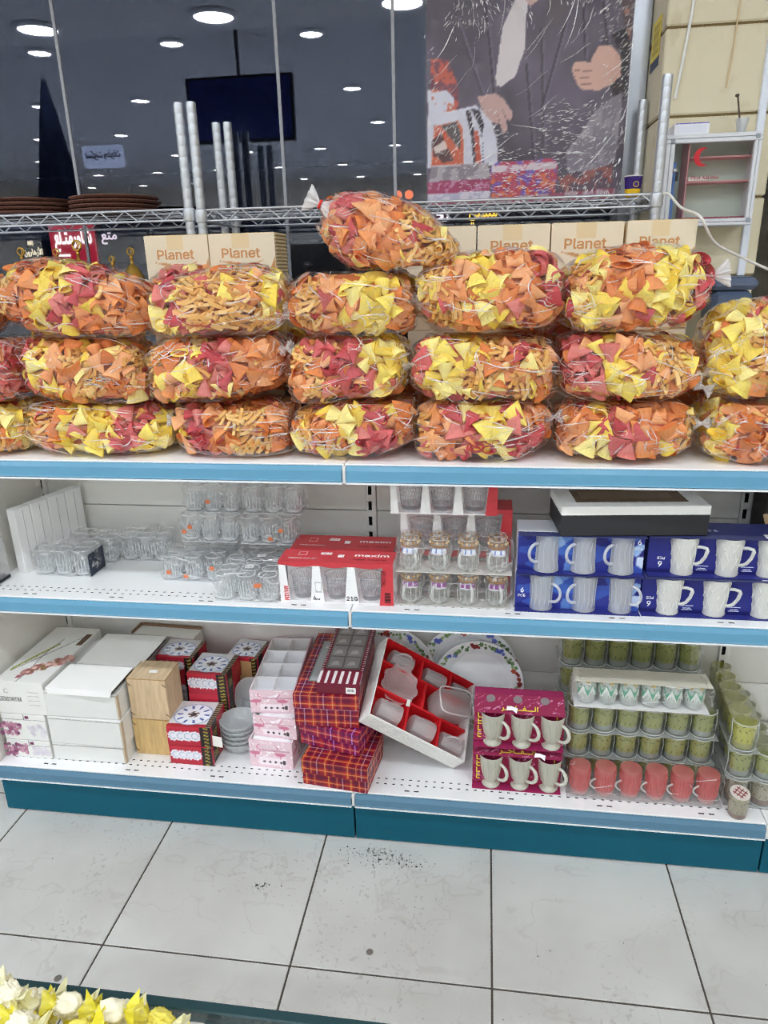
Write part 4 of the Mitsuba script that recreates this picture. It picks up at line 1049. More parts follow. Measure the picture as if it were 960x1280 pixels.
# the textile poster under crumpled clear plastic
px0, px1, pz0, pz1, py = .108, .652, 1.487, 2.14, .893
SX, SZ = (px1 - px0) / 255., .500 / 245.
def PP(*xy):                    # picture design units: x right from the left edge, y down from the top of the seen part
    return [((x - 43) / 3 * SX, (745 - y) / 3 * SZ) for x, y in xy]
_rng = np.random.default_rng(3)
def poster_fn(u, v):
    n = lambda f, s: meshkit.fbm(np.stack([u * f, v * f, u * 0 + s], -1), 3, 5)
    c = np.tile(np.array([98, 88, 106.]), (len(u), 1)) * (0.72 + .56 * n(9, 1))[:, None]
    def fill(poly, col, mott=None, f=60, th=.5):
        w = inside(PP(*poly), u, v)
        k_ = np.tile(np.array(col, float), (len(u), 1))
        if mott is not None:
            t = n(f, 4) > th
            k_[t] = mott
        c[w] = np.clip(k_[w] * 1.08, 0, 255)
    fill([(330, 110), (405, -50), (420, 30), (415, 190), (385, 280), (330, 315), (305, 305)], (208, 200, 204))
    fill([(405, -300), (470, -300), (480, 10), (430, 45), (405, 10)], (190, 160, 156))
    fill([(480, -60), (600, -60), (570, 60), (530, 115), (500, 110)], (92, 82, 92))
    fill([(60, 200), (125, 205), (165, 300), (170, 395), (60, 400)], (186, 92, 78), (120, 70, 86), 70)
    fill([(45, 310), (120, 315), (150, 345), (150, 395), (50, 405)], (206, 206, 220), (190, 110, 90), 60, .56)
    fill([(45, 405), (175, 385), (235, 375), (290, 420), (320, 500), (328, 600), (45, 600)], (204, 204, 218))
    fill([(72, 445), (165, 430), (186, 455), (190, 595), (60, 592)], (196, 98, 72))
    fill([(100, 445), (160, 432), (178, 480), (178, 540)], (92, 82, 88))
    for q_, (xa, ya, xb, yb, sh) in enumerate(((250, -60, 300, 330, 34), (470, 120, 500, 560, 40), (560, 100, 480, 420, 36), (620, 60, 640, 240, 38), (420, 240, 470, 640, 36), (150, 60, 260, 350, 40), (690, 40, 720, 200, 32))):
        fill([(xa, ya), (xa + 9, ya), (xb + 7, yb), (xb, yb)], (sh + 30, sh + 22, sh + 36))
        fill([(xa + 9, ya), (xa + 16, ya), (xb + 15, yb), (xb + 7, yb)], (108, 98, 118))
    for q in range(3):
        fill([(60 + q * 8, 500 + q * 24), (100 + 14 * q, 470 + 30 * q), (130 + 10 * q, 540 + 18 * q), (70 + 18 * q, 560 + 12 * q)], (88, 56, 62) if q % 2 == 0 else (214, 196, 190))
    fill([(196, 392), (212, 390), (232, 480), (240, 595), (230, 595), (220, 490)], (60, 50, 66))
    fill([(228, 470), (246, 468), (262, 595), (240, 595)], (186, 84, 66))
    fill([(215, 385), (250, 395), (268, 450), (262, 480), (245, 440)], (46, 40, 60))
    for q in range(9):
        y = 470 + q * 14
        fill([(254 + q, y), (264 + q, y + 3), (262 + q, y + 8)], (40, 34, 56))
    fill([(240, 345), (310, 335), (345, 360), (380, 410), (372, 440), (355, 430), (360, 470), (345, 488), (330, 450), (300, 442), (262, 400)], (190, 156, 152))
    fill([(318, 400), (330, 440), (327, 441)], (120, 90, 92)); fill([(338, 395), (356, 428), (352, 430)], (120, 90, 92))
    fill([(595, 262), (604, 244), (640, 243), (668, 250), (662, 240), (690, 190), (735, 195), (772, 232), (778, 300), (742, 330), (700, 346), (640, 342), (622, 328), (612, 308), (600, 290)], (206, 166, 154))
    for y in (272, 296, 318):
        fill([(604, y - 2), (672, y + 4), (672, y + 8), (604, y + 1)], (140, 98, 96))
    fill([(735, 160), (800, 120), (800, 380), (760, 390), (742, 330), (778, 300), (772, 232)], (50, 44, 56))
    fill([(690, 420), (735, 385), (790, 355), (780, 600), (720, 640), (600, 640), (590, 560), (640, 500)], (148, 140, 152), (128, 120, 134), 30)
    fill([(60, 598), (290, 592), (300, 652), (50, 660)], (172, 164, 170), (140, 130, 140), 50)
    fill([(43, 655), (300, 650), (300, 697), (43, 702)], (160, 62, 100), (190, 130, 160), 90, .62)
    fill([(43, 702), (300, 697), (300, 738), (43, 746)], (206, 200, 212), (180, 176, 196), 80)
    fill([(300, 605), (330, 588), (545, 585), (560, 610), (558, 722), (302, 728)], (176, 70, 96), (120, 90, 170), 80, .55)
    t = n(90, 8) > .6
    w = inside(PP((300, 640), (558, 640), (558, 722), (302, 728)), u, v) & t
    c[w] = (224, 120, 86)
    fill([(303, 603), (555, 597), (557, 622), (303, 630)], (210, 196, 204), (190, 130, 150), 90, .6)
    fill([(560, 655), (660, 640), (770, 615), (775, 715), (560, 722)], (146, 86, 84), (96, 76, 92), 60)
    fill([(43, 738), (790, 705), (790, 760), (43, 760)], (176, 150, 160), (150, 80, 100), 60)
    fill([(760, -60), (800, -60), (800, 180), (765, 90)], (160, 110, 100), (90, 70, 80), 40)
    return np.clip(c, 0, 255)
k = thing('textile_poster', 'poster of men in dark coats with rolled patterned textiles, wrapped in crumpled plastic', 'poster')
part(k, 'printed_sheet', M().panel((px0, py + .004, pz0), (1, 0, 0), (0, 0, 1), px1 - px0, pz1 - pz0, poster_fn, .0031).box(px0, px1, py + .0045, py + .009, pz0, pz1, (180, 180, 184)), 'paper')
nu, nv = 150, 180
U, V = np.meshgrid(np.linspace(px0 - .006, px1 + .006, nu), np.linspace(pz0 - .003, pz1, nv))
q = np.stack([U * 16, V * 10, U * 0], -1)
h1 = 1 - np.abs(2 * meshkit.fbm(q, 3, 2) - 1); h2 = 1 - np.abs(2 * meshkit.noise(np.stack([U * 60 + V * 25, V * 38 - U * 20, U * 0 + 4], -1), 3) - 1); h3 = meshkit.noise(np.stack([U * 130, V * 55, U * 0 + 9], -1), 8)
Yf = py - .002 - .010 * h1 ** 3 - .0042 * h2 ** 3 - .0016 * h3
i, j = np.meshgrid(np.arange(nu - 1), np.arange(nv - 1)); a = (j * nu + i).ravel()
part(k, 'plastic_wrap', M().add(np.stack([U, Yf, V], -1).reshape(-1, 3), np.stack([a, a + 1, a + nu + 1, a + nu], 1), (255, 255, 255)), 'wrap', label='crumpled clear plastic wrap')
def wrapY(u, v):
    i = np.clip((u - U[0, 0]) / (U[0, -1] - U[0, 0]) * (nu - 1), 0, nu - 1).astype(int); j = np.clip((v - V[0, 0]) / (V[-1, 0] - V[0, 0]) * (nv - 1), 0, nv - 1).astype(int)
    return Yf[j, i]
_rg = np.random.default_rng(41)
m = M()
for q in range(2600):
    big = q < 46
    x, z = _rg.uniform(px0, px1), _rg.uniform(pz0, min(pz1, 2.06))
    nv_ = meshkit.fbm(np.array([[x * 8, z * 6, 2.0], [x * 3, z * 3, 6.0]]), 3, 3)
    if not big and nv_[0] < .50 + .05 * _rg.random(): continue
    L = _rg.uniform(.05, .17) if big else abs(_rg.normal(.008, .006)) + .002
    th = 1.5 + 5.0 * (nv_[1] - .5) + _rg.normal(0, .22)
    kk = np.linspace(0, 1, 7 if big else 4)
    uu = np.clip(x + L * kk * math.cos(th) + .006 * np.sin(kk * 5) * big, px0, px1); vv = np.clip(z + L * kk * math.sin(th), pz0, pz1)
    if np.ptp(uu) + np.ptp(vv) < .002: continue
    P = np.stack([uu, wrapY(uu, vv) - .0008, vv], 1)
    tl = _rg.normal(0, .5); N = np.tile([tl, -1.0, .6 + _rg.normal(0, .4)], (len(kk), 1)); N /= np.linalg.norm(N, axis=1, keepdims=True)
    w_ = _rg.uniform(.0004, .0012) if big else _rg.uniform(.0006, .0016)
    ridge(m, P, N, w_, w_ * .5)
part(k, 'wrap_folds', m, 'glint', kind='stuff', label='white glinting folds of the plastic')

# ---------------------------------------------------------------- outside in the dark: lit shop signs
def emissive(name, col, power):
    scene[name] = {'type': 'diffuse', 'reflectance': {'type': 'rgb', 'value': 0.5}}
    c = lin(col) * power
    return {'type': 'area', 'radiance': {'type': 'rgb', 'value': [float(x) for x in c]}, 'sampling_weight': 0.02}


def glow(root, name, m, col, power, label=None):
    key = part(root, name, m, 'lamp_face', label=label)
    scene[key]['emitter'] = emissive('lamp_face', col, power)
    return key


OY = 14.0
front = M().box(-16, 8, OY + .3, OY + .8, 0, 3.3, (40, 40, 44))
struct('wall_shopfront', front, 'matte')
k = thing('shop_sign', 'red lit shop sign with white Arabic lettering seen through the window at left', 'sign')
part(k, 'board', M().box(-9.12, -8.04, OY + .02, OY + .299, 1.50, 2.36, (196, 36, 56)), 'paper')
glow(k, 'lit_face', M().quad((-9.11, OY, 1.52), (-8.05, OY, 1.52), (-8.05, OY, 2.34), (-9.11, OY, 2.34), (255, 255, 255)), (186, 30, 56), .62)
glow(k, 'lettering', M().poly(arabic('shawarma', .30, fit=.86), (-9.0, OY - .01, 1.80), (1, 0, 0), (0, 0, 1), .01, (255, 255, 255)).box(-8.95, -8.68, OY - .02, OY - .012, 1.71, 1.755, (255, 255, 255)), (255, 250, 252), 1.2, label='white Arabic lettering')
k = thing('shop_sign', 'dark shop sign with small white Arabic lettering right of the red sign', 'sign')
part(k, 'board', M().box(-8.0, -6.9, OY + .02, OY + .299, 1.55, 2.25, (48, 44, 50)), 'paper')
glow(k, 'lettering', M().poly(arabic('mata', .18, fit=.36), (-7.92, OY, 1.93), (1, 0, 0), (0, 0, 1), .01, (255, 255, 255)), (238, 220, 240), .9, label='white Arabic lettering')
k = thing('shop_sign', 'black shop sign with small cream Arabic lettering at the far left', 'sign')
part(k, 'board', M().box(-9.95, -9.2, OY + .02, OY + .299, 1.60, 2.25, (30, 30, 34)), 'paper')
glow(k, 'lettering', M().poly(arabic('azhar', .13, fit=.44), (-9.76, OY, 1.72), (1, 0, 0), (0, 0, 1), .01, (255, 255, 255)).box(-9.66, -9.52, OY - .01, OY - .002, 1.95, 2.06, (255, 255, 255), bev=.02), (240, 226, 190), .9, label='cream Arabic lettering')
k = thing('shop_sign', 'lit white LED sign with red edge partly hidden by the topmost snack bag', 'sign')
part(k, 'board', M().box(-1.75, -.365, OY + .02, OY + .299, 2.02, 2.48, (70, 40, 48)), 'paper')
glow(k, 'lettering', M().poly(arabic('tahdir', .27, fit=1.10), (-1.58, OY, 2.09), (1, 0, 0), (0, 0, 1), .01, (255, 255, 255)), (248, 240, 255), 1.4, label='white Arabic lettering')
k = thing('shop_sign', 'glowing yellow Arabic LED word seen under the wire shelf', 'sign')
part(k, 'board', M().box(-.36, .75, OY + .02, OY + .299, 2.02, 2.48, (34, 32, 36)), 'paper')
glow(k, 'lettering', M().poly(arabic('mashti', .21, fit=.56), (-.09, OY, 2.10), (1, 0, 0), (0, 0, 1), .01, (255, 255, 255)), (255, 206, 70), 1.3, label='yellow Arabic lettering')
for q, (x, lab) in enumerate(((-1.47, 'left of the pair of orange lanterns glowing outside beyond the wire shelf'), (-1.25, 'right of the pair of orange lanterns glowing outside beyond the wire shelf'))):
    k = thing('lantern', lab, 'lantern')
    s = trimesh.creation.icosphere(subdivisions=2, radius=.085)
    glow(k, 'globe', M().add(np.asarray(s.vertices) + [x, OY - .3, 2.66], s.faces, (255, 255, 255)), (255, 120, 60), .9)
    part(k, 'bracket', M().tube([(x, OY - .3, 2.74), (x, OY - .3, 2.84), (x, OY + .31, 2.86)], .012, (50, 50, 54), 6), 'paper')
k = thing('lit_shop_window', 'pale lit shop window low behind the gilded incense burners', 'window')
part(k, 'frame', M().box(-9.75, -7.4, OY + .1, OY + .299, .95, 1.47, (30, 30, 32)), 'paper')
for q in range(5):
    x = -9.7 + q * .46
    glow(k, 'pane', M().quad((x, OY + .09, 1.0), (x + .42, OY + .09, 1.0), (x + .42, OY + .09, 1.42), (x, OY + .09, 1.42), (255, 255, 255)), [(220, 210, 200), (226, 214, 190), (120, 100, 96), (206, 60, 60), (150, 150, 140)][q], .5)

# ---------------------------------------------------------------- in the shop behind the camera, mirrored in the window
k = thing('hanging_screen', 'dark navy screen hung from the ceiling, mirrored left of the window centre', 'screen')
part(k, 'screen_body', M().box(-2.0, -1.17, -2.66, -2.605, 2.25, 2.70, (16, 16, 22), bev=.006), 'glossy')
part(k, 'screen_face', M().quad((-1.19, -2.603, 2.27), (-1.98, -2.603, 2.27), (-1.98, -2.603, 2.68), (-1.19, -2.603, 2.68), (34, 44, 110)), 'glossy')
part(k, 'ceiling_rod', M().tube([(-1.585, -2.63, 2.70), (-1.585, -2.63, 3.0)], .015, (60, 60, 64), 8), 'paper')
k = thing('hanging_sign', 'grey rounded sign with dark Arabic lettering, mirrored at the left of the window', 'sign')
rr_ = Polygon([(-.225, -.085), (.225, -.085), (.225, .085), (-.225, .085)]).buffer(.045)
glow(k, 'board', M().poly(rr_, (-4.52, -6.10, 2.72), (-1, 0, 0), (0, 0, 1), .03, (206, 206, 214)), (190, 196, 214), .9, label='backlit grey board')
part(k, 'lettering', M().poly(arabic('biskwit', .085, center=True, fit=.46), (-4.52, -6.069, 2.68), (-1, 0, 0), (0, 0, 1), .004, (40, 40, 52)), 'paper', label='dark Arabic lettering')
part(k, 'wire', M().tube([(-4.7, -6.085, 2.84), (-4.7, -6.085, 3.0)], .004, (90, 90, 92), 6).tube([(-4.34, -6.085, 2.84), (-4.34, -6.085, 3.0)], .004, (90, 90, 92), 6), 'paper')

k = thing('folded_parasol', 'tall dark folded parasol mirrored at the left of the window', 'parasol')
prof = [(.02, .62), (.23, .70), (.225, 1.1), (.205, 1.6), (.165, 2.0), (.115, 2.3), (.065, 2.62), (.018, 2.86), (.0, 2.90)]
m = M(); n = 40; ang = np.arange(n) * 2 * np.pi / n
V = np.vstack([np.stack([r * (1 + .10 * np.cos(ang * 8)) * np.cos(ang), r * (1 + .10 * np.cos(ang * 8)) * np.sin(ang), np.full(n, z)], 1) for r, z in prof])
m.add(V, np.vstack([np.stack([q * n + np.arange(n), q * n + (np.arange(n) + 1) % n, (q + 1) * n + (np.arange(n) + 1) % n, (q + 1) * n + np.arange(n)], 1) for q in range(len(prof) - 1)]), (30, 34, 46))
part(k, 'canopy', m.xf(mov(-3.43, -3.1, 0)), 'matte')
part(k, 'pole', M().tube([(-3.43, -3.1, .05), (-3.43, -3.1, 2.88)], .019, (60, 60, 64), 10), 'paper')
part(k, 'base', M().lathe([(0, 0), (.24, 0), (.25, .02), (.23, .05), (.04, .07), (0, .07)], (46, 46, 50), 32, sharp=(1,)).xf(mov(-3.43, -3.1, .0005)), 'paper')
# ---------------------------------------------------------------- goods on the middle shelf
def P2(x, y, z=0.0, rz=0.0):
    return at(x, y, Z2 + .0006 + z, rz)


# left end: clear display box and upright white cartons
k = thing('display_box', 'clear plastic box with a dark base, cut off at the middle shelf left end', 'box')
part(k, 'base_tray', M().box(-.922, -.898, .08, .16, 0, .008, (34, 36, 44), bev=.002).xf(P2(0, 0)), 'paper')
part(k, 'clear_cover', M().box(-.9215, -.899, .081, .159, .008, .112, (235, 235, 238), skip='d').xf(P2(0, 0)), 'glass_clear')
part(k, 'dark_rim', M().box(-.922, -.898, .08, .0825, .104, .114, (34, 36, 44)).xf(P2(0, 0)), 'paper')
y = .0
for q, (d, lab) in enumerate(((.046, 'upright white carton nearest the front at the left end of the middle shelf'), (.052, 'second of the upright white cartons behind one another at the left end'),
                             (.054, 'third of the upright white cartons at the left end, in shade'), (.053, 'rearmost upright white carton in the left corner of the middle shelf'))):
    key = thing('white_carton', lab, 'carton', 'upright white cartons at the left end')
    part(key, 'carton_body', M().box(-.030, 0, y, y + d - .0015, 0, .171 + .002 * q, (236, 236, 236), bev=.0012).xf(P2(-.871, .180, 0, -20)), 'paper')
    part(key, 'seam', M().box(-.001, .0004, y + d * .5 - .0006, y + d * .5 + .0006, .003, .168, (170, 170, 168)).xf(P2(-.871, .180, 0, -20)), 'paper')
    y += d

# plastic-wrapped packs of clear tea glasses
def cup_meshes(rb=.019, rt=.0225, h=.064, col=(226, 230, 232), n=14):
    """The thin wall of a tea glass, and its heavier foot, rim and cut flutes."""
    wall = M().lathe([(rb * 1.01, h * .12), (rb * 1.04, h * .35), (rb + (rt - rb) * .7, h * .75), (rt, h)], (255, 255, 255), 24)
    m = M().lathe([(0, 0), (rb * .95, 0), (rb, .002), (rb * 1.01, h * .10), (rb * .9, h * .12), (0, h * .10)], col, 24, sharp=(1,))
    t = np.arange(24) * 2 * np.pi / 24
    m.tube([(rt * math.cos(a), rt * math.sin(a), h) for a in t], .0011, col, 6, closed=True)
    for q in range(n):
        a = q * 2 * np.pi / n
        m.tube([(r * math.cos(a + s), r * math.sin(a + s), z) for r, z, s in ((rb * 1.01, h * .12, 0), (rb * 1.04, h * .36, .05), (rb + (rt - rb) * .5, h * .62, 0))], .0011, col, 5)
    return shape(wall, 'glass_thin'), shape(m, 'glass_cut')


CUP = cup_meshes()
CUP2 = cup_meshes(.0200, .0220, .060, n=18)


def barcode(u, v):
    c = np.tile(np.array([240, 240, 238.]), (len(u), 1))
    c[(np.sin(u * 4200) > .1) & (v > .003) & (v < .0085) & (u > .003) & (u < .017)] = (70, 70, 72)
    return c


def cup_pack(lab, x0, x1, y0, z, h=.074, d=.078, seed=0, tag=True, orange=1, end=None, rz=0.0, cup=None):
    k = thing('glass_cup_pack', lab, 'glass pack', 'wrapped packs of clear tea glasses')
    w = x1 - x0
    W = P2((x0 + x1) / 2, y0, z, rz)
    rnd = random.Random(seed)
    for i in range(3):
        for j in range(2):
            G = W @ mov(-w / 2 + w * (i + .5) / 3, d * (.27 + .46 * j), .004) @ scl(1.0, .88, 1.0)
            g_ = copy(k, 'glass', (cup or CUP)[0], G)
            copy(g_, 'foot_and_flutes', (cup or CUP)[1], G)
    part(k, 'tray', M().box(-w / 2 + .003, w / 2 - .003, .003, d - .003, 0, .0016, (214, 216, 218)).xf(W), 'paper')
    f = blob(w / 2 + .001, d / 2 + .001, h / 2 + .0005, 7, 4, .0042, 55, seed, floor_z=-h / 2 - .0012).xf(mov(0, d / 2, h / 2 + .0018))
    fw = part(k, 'plastic_wrap', f.xf(W), 'wrap')
    part(fw, 'wrap_folds', body_creases(w / 2 + .001, d / 2 + .001, h / 2 + .0005, 7, 130, seed, None, (.12, .6), (.0004, .0014), .3, lambda dd: dd[1] < .3).xf(mov(0, d / 2, h / 2 + .0018)).xf(W), 'crease', kind='stuff')
    if tag:
        t = M().panel((-.010, d * .38, h + .0032), (1, 0, 0), (0, 1, 0), .020, .017, barcode, .0012)
        part(k, 'price_label', t.xf(W @ mov(rnd.uniform(-.03, .03)) @ rot('z', rnd.uniform(-12, 12))), 'paper', label='white barcode label')
    for q in range(orange):
        g = Polygon([(-.006, -.0045), (.006, -.0045), (.0062, .003), (.003, .006), (-.003, .006), (-.0062, .003)])
        xx = (rnd.uniform(-.4, .4)) * w
        part(k, 'maker_label', M().poly(g, (xx, -.0032, h * rnd.uniform(.15, .65)), (1, 0, 0), (0, 0, 1), .0005, (214, 122, 84)).xf(W), 'paper', label='small orange label')
    if end:
        part(k, 'end_card', M().box(w / 2 + .001, w / 2 + .0025, .004, d - .004, .001, h * .78, (40, 48, 66)).text('GLASS', .007, (w / 2 + .0027, .012, h * .3), (0, 1, 0), (0, 0, 1), (220, 222, 226), .0003).xf(W), 'paper', label='dark blue end card')
    return k


cup_pack('wrapped glass pack with a dark blue end card, front left of the middle shelf', -.842, -.690, .170, 0, .076, .080, 1, orange=0, end=1)
cup_pack('wrapped glass pack standing behind the one with the dark blue end card', -.800, -.668, .262, 0, .074, .080, 2, orange=0)
cup_pack('wrapped glass pack right of the dark-ended one, set back on the shelf', -.664, -.530, .280, 0, .076, .082, 3, orange=0)
cup_pack('wrapped glass pack with orange labels at the foot of the three-high stack, left', -.500, -.335, .168, 0, .071, .080, 4, orange=3, cup=CUP2)
cup_pack('frontmost wrapped glass pack left of the red tumbler carton', -.325, -.172, .070, 0, .072, .072, 5, orange=2, cup=CUP2)
cup_pack('wrapped glass pack just behind the frontmost one, under the stack', -.322, -.178, .146, 0, .071, .054, 6, orange=1, cup=CUP2)
cup_pack('bottom wrapped pack of the back left column of the stack', -.470, -.324, .252, 0, .086, .08, 7, tag=False, orange=0)
cup_pack('bottom wrapped pack of the back right column of the stack', -.310, -.170, .204, 0, .086, .08, 8, tag=False, orange=0)
cup_pack('middle wrapped pack of the stack, left column', -.458, -.308, .212, .0885, .070, .080, 9, orange=2)
cup_pack('middle wrapped pack of the stack, right column', -.302, -.158, .206, .0885, .070, .080, 10, orange=2)
cup_pack('top wrapped pack of the stack, left column, touching the shelf above', -.446, -.302, .226, .161, .070, .078, 11, tag=False, orange=1)
cup_pack('top wrapped pack of the stack, right column, touching the shelf above', -.298, -.142, .226, .161, .070, .078, 12, tag=False, orange=0)

# tumbler cartons: red lid card, white posts, six glasses
TUM = shape(M().lathe([(.0225, .003), (.0262, .050), (.0268, .0525), (.0300, .0535), (.0325, .086)], (255, 255, 255), 32), 'glass_thin')
m = M().lathe([(0, 0), (.0205, 0), (.0225, .003), (.0232, .012), (.019, .014), (0, .011)], (214, 218, 222), 32, sharp=(1,))
for z, r in ((.0866, .0325), (.0530, .0285)):
    m.tube([(r * math.cos(a), r * math.sin(a), z) for a in np.arange(32) * 2 * np.pi / 32], .0010, (214, 218, 222), 6, closed=True)
for q in range(26):
    a = q * 2 * np.pi / 26
    m.tube([(r * math.cos(a + s), r * math.sin(a + s), z) for r, z, s in ((.0231, .012, 0), (.0247, .032, .22), (.0260, .049, .4))], .0008, (206, 210, 216), 4)
TUMF = shape(m, 'glass_pressed')


def tumbler_carton(lab, x0, x1, y0, z, d=.070, h=.1025, red_right=True, letters=True, rz=0.0, tilt=0.0):
    k = thing('tumbler_carton', lab, 'glass pack', 'red and white cartons of ribbed tumblers')
    w = x1 - x0
    W = P2((x0 + x1) / 2, y0, z, rz) @ rot('x', tilt)
    sp = w * .305
    xs = [(-1 + q) * sp - w * .015 for q in range(3)]
    white, red = (240, 240, 240), (200, 62, 70)
    body = M().box(-w / 2, w / 2, .001, d, 0, .0025, white).box(-w / 2, w / 2, d - .0015, d, 0, h - .002, white)
    for yy in (0.0, d):
        for q in range(4):
            if q == 0: a0, b0 = -w / 2, -w / 2
            else: a0, b0 = xs[q - 1] + .0235, xs[q - 1] + .0318
            if q == 3: a1, b1 = w / 2, w / 2
            else: a1, b1 = xs[q] - .0235, xs[q] - .0318
            g = Polygon([(a0, 0), (a1, 0), (b1, h - .010), (b0, h - .010)])
            part(k, 'post_card', M().poly(g, (0, yy, 0), (1, 0, 0), (0, 0, 1), .0012, red if (q == 3 and red_right) else white).xf(W), 'glossy')
    part(k, 'carton_tray', body.xf(W), 'paper')
    top = M().box(-w / 2, w / 2, -.0005, d + .0005, h - .0014, h, red)
    sc = [(-w / 2, h)]
    for q in range(3):
        t = np.linspace(0, np.pi, 9)
        sc += [(xs[q] - .031 + .062 * s / np.pi, h - .010 - .0035 * math.sin(s)) for s in t]
    sc = [(-w / 2, h), (-w / 2, h - .009)] + sc[1:] + [(w / 2, h - .009), (w / 2, h)]
    top.poly(Polygon(sc).buffer(0), (0, -.0016, 0), (1, 0, 0), (0, 0, 1), .001, red)
    lid = part(k, 'lid_card', top.xf(W), 'glossy', label='red lid card')
    for q in range(3):
        G = W @ mov(xs[q], .0345, .0028) @ scl(1, 1, (h - .009) / .0875) @ rot('z', 20 * q)
        tu = copy(k, 'tumbler', TUM, G)
        copy(tu, 'foot_and_ribs', TUMF, G)
    if letters:
        t = M()
        t.text('maxim', .013, (w * .14, d * .52, h + .0001), (1, 0, 0), (0, 1, 0), (246, 236, 236), .0003, fit=w * .31)
        t.text('TUMB. TWISTER', .0055, (w * .14, d * .22, h + .0001), (1, 0, 0), (0, 1, 0), (120, 30, 40), .0003, fit=w * .30)
        t.text('PREMIUM QUALITY', .0042, (-w * .43, d * .22, h + .0001), (1, 0, 0), (0, 1, 0), (240, 214, 214), .0003, fit=w * .26)
        t.box(-w * .36, -w * .28, d * .50, d * .80, h, h + .0003, (226, 150, 152)).box(-w * .35, -w * .29, d * .55, d * .75, h + .0002, h + .0005, red)
        t.box(-w * .16, -w * .06, d * .60, d * .78, h, h + .0003, (240, 214, 214)).box(w * .00, w * .055, d * .42, d * .62, h, h + .0004, (246, 240, 240))
        part(lid, 'lettering', t.xf(W), 'paper', label='white print on the lid')
        f = M()
        f.text('MAXIM', .0105, (-w * .462, -.0016, h * .40), (0, 0, -1), (1, 0, 0), (200, 40, 50), .0003, fit=.036)
        f.text('6', .0095, (-w * .212, -.0016, h * .08), (1, 0, 0), (0, 0, 1), (50, 50, 54), .0003)
        f.text('pcs', .0045, (-w * .185, -.0016, h * .08), (1, 0, 0), (0, 0, 1), (50, 50, 54), .0003)
        f.text('210', .0100, (w * .085, -.0016, h * .09), (1, 0, 0), (0, 0, 1), (50, 50, 54), .0003)
        f.text('ml', .0045, (w * .165, -.0016, h * .09), (1, 0, 0), (0, 0, 1), (50, 50, 54), .0003)
        g = Polygon([(-.009, 0), (.009, 0), (.009, .002), (.0065, .002), (.0085, .026), (-.0085, .026), (-.0065, .002), (-.009, .002)]).difference(Polygon([(-.0052, .0035), (.0052, .0035), (.0068, .0235), (-.0068, .0235)]))
        f.poly(g, (-w * .155, -.0016, h * .26), (1, 0, 0), (0, 0, 1), .0003, (190, 190, 192))
        f.text('TWISTER', .0100, (w * .435, -.0016, h * .44), (0, 0, 1), (-1, 0, 0), (110, 20, 30), .0003, fit=.040)
        for q in range(9):
            f.box(w * .425, w * .475, -.0017, -.0013, h * .07 + q * .0028, h * .07 + q * .0028 + .0013 + (q % 3) * .0004, (40, 14, 18))
        part(k, 'front_print', f.xf(W), 'paper', label='red and black print')
    return k


tumbler_carton('front red and white tumbler carton at the shelf joint, lid lettering in view', -.168, .094, .083, 0)
tumbler_carton('red tumbler carton directly behind the front one, only its top seen', -.160, .086, .160, 0, d=.088)
tumbler_carton('hidden lower tumbler carton behind the small jar mugs', .100, .355, .1725, 0, letters=False)
tumbler_carton('tumbler carton behind the jar mugs, its red lid edge above them', .102, .355, .1725, .1035, letters=False)
tumbler_carton('topmost tumbler carton under the upper shelf, jutting forward over the jar mugs', .086, .320, .125, .2065, letters=False, h=.098)

# small jar mugs with printed ribbons, two wrapped layers
JAR = shape(M().lathe([(.0165, .0005), (.0185, .002), (.0225, .012), (.0235, .022), (.0225, .034), (.0190, .045), (.0185, .0475), (.0205, .0495), (.0205, .0545), (.0190, .056), (.0190, .064)], (255, 255, 255), 26), 'glass_thin')
m = M().lathe([(0, 0), (.0165, 0), (.0185, .002), (.0205, .007), (.016, .009), (0, .007)], (216, 218, 212), 26, sharp=(1,))
_a = np.linspace(-.35, np.pi + .35, 13)
m.tube([(.0195 + .0135 * math.sin(t), 0, .026 + .0165 * math.cos(t)) for t in _a], .0034, (222, 224, 220), 8)
m.tube([(.019 * math.cos(t), .019 * math.sin(t), .0645) for t in np.arange(26) * 2 * np.pi / 26], .0011, (220, 222, 218), 6, closed=True)
for q in range(12):
    t = q * 2 * np.pi / 12
    m.tube([(r * math.cos(t), r * math.sin(t), z) for r, z in ((.0205, .007), (.0226, .012), (.0237, .022), (.0227, .034))], .0010, (214, 216, 210), 4)
JARF = shape(m, 'glass_pressed')
m = M().lathe([(.0206, .0498), (.0212, .0520), (.0206, .0545)], (150, 112, 78), 26)
for q in range(11):
    t = q * 2 * math.pi / 11
    s = trimesh.creation.icosphere(subdivisions=1, radius=.0034)
    m.add(np.asarray(s.vertices) + [.0203 * math.cos(t), .0203 * math.sin(t), .0585], s.faces, (176, 140, 96) if q % 2 else (206, 182, 146))
JARBAND = shape(m, 'glossy')
def ribbon(c1, c2):
    m = M()
    a = np.linspace(-2.5, -.7, 16)
    for q in range(15):
        for z0, z1, col in ((.0385, .0475, c1 if q % 5 else c2), (.0355, .0385, (236, 236, 240))):
            r0, r1 = .0222, .0200
            t0, t1 = a[q], a[q + 1]
            m.quad((r0 * math.cos(t0), r0 * math.sin(t0), z0), (r0 * math.cos(t1), r0 * math.sin(t1), z0), (r1 * math.cos(t1), r1 * math.sin(t1), z1), (r1 * math.cos(t0), r1 * math.sin(t0), z1), col)
    return m
RIB = [shape(ribbon((132, 74, 132), (226, 220, 232)), 'paper'), shape(ribbon((222, 228, 240), (60, 90, 178)), 'paper')]
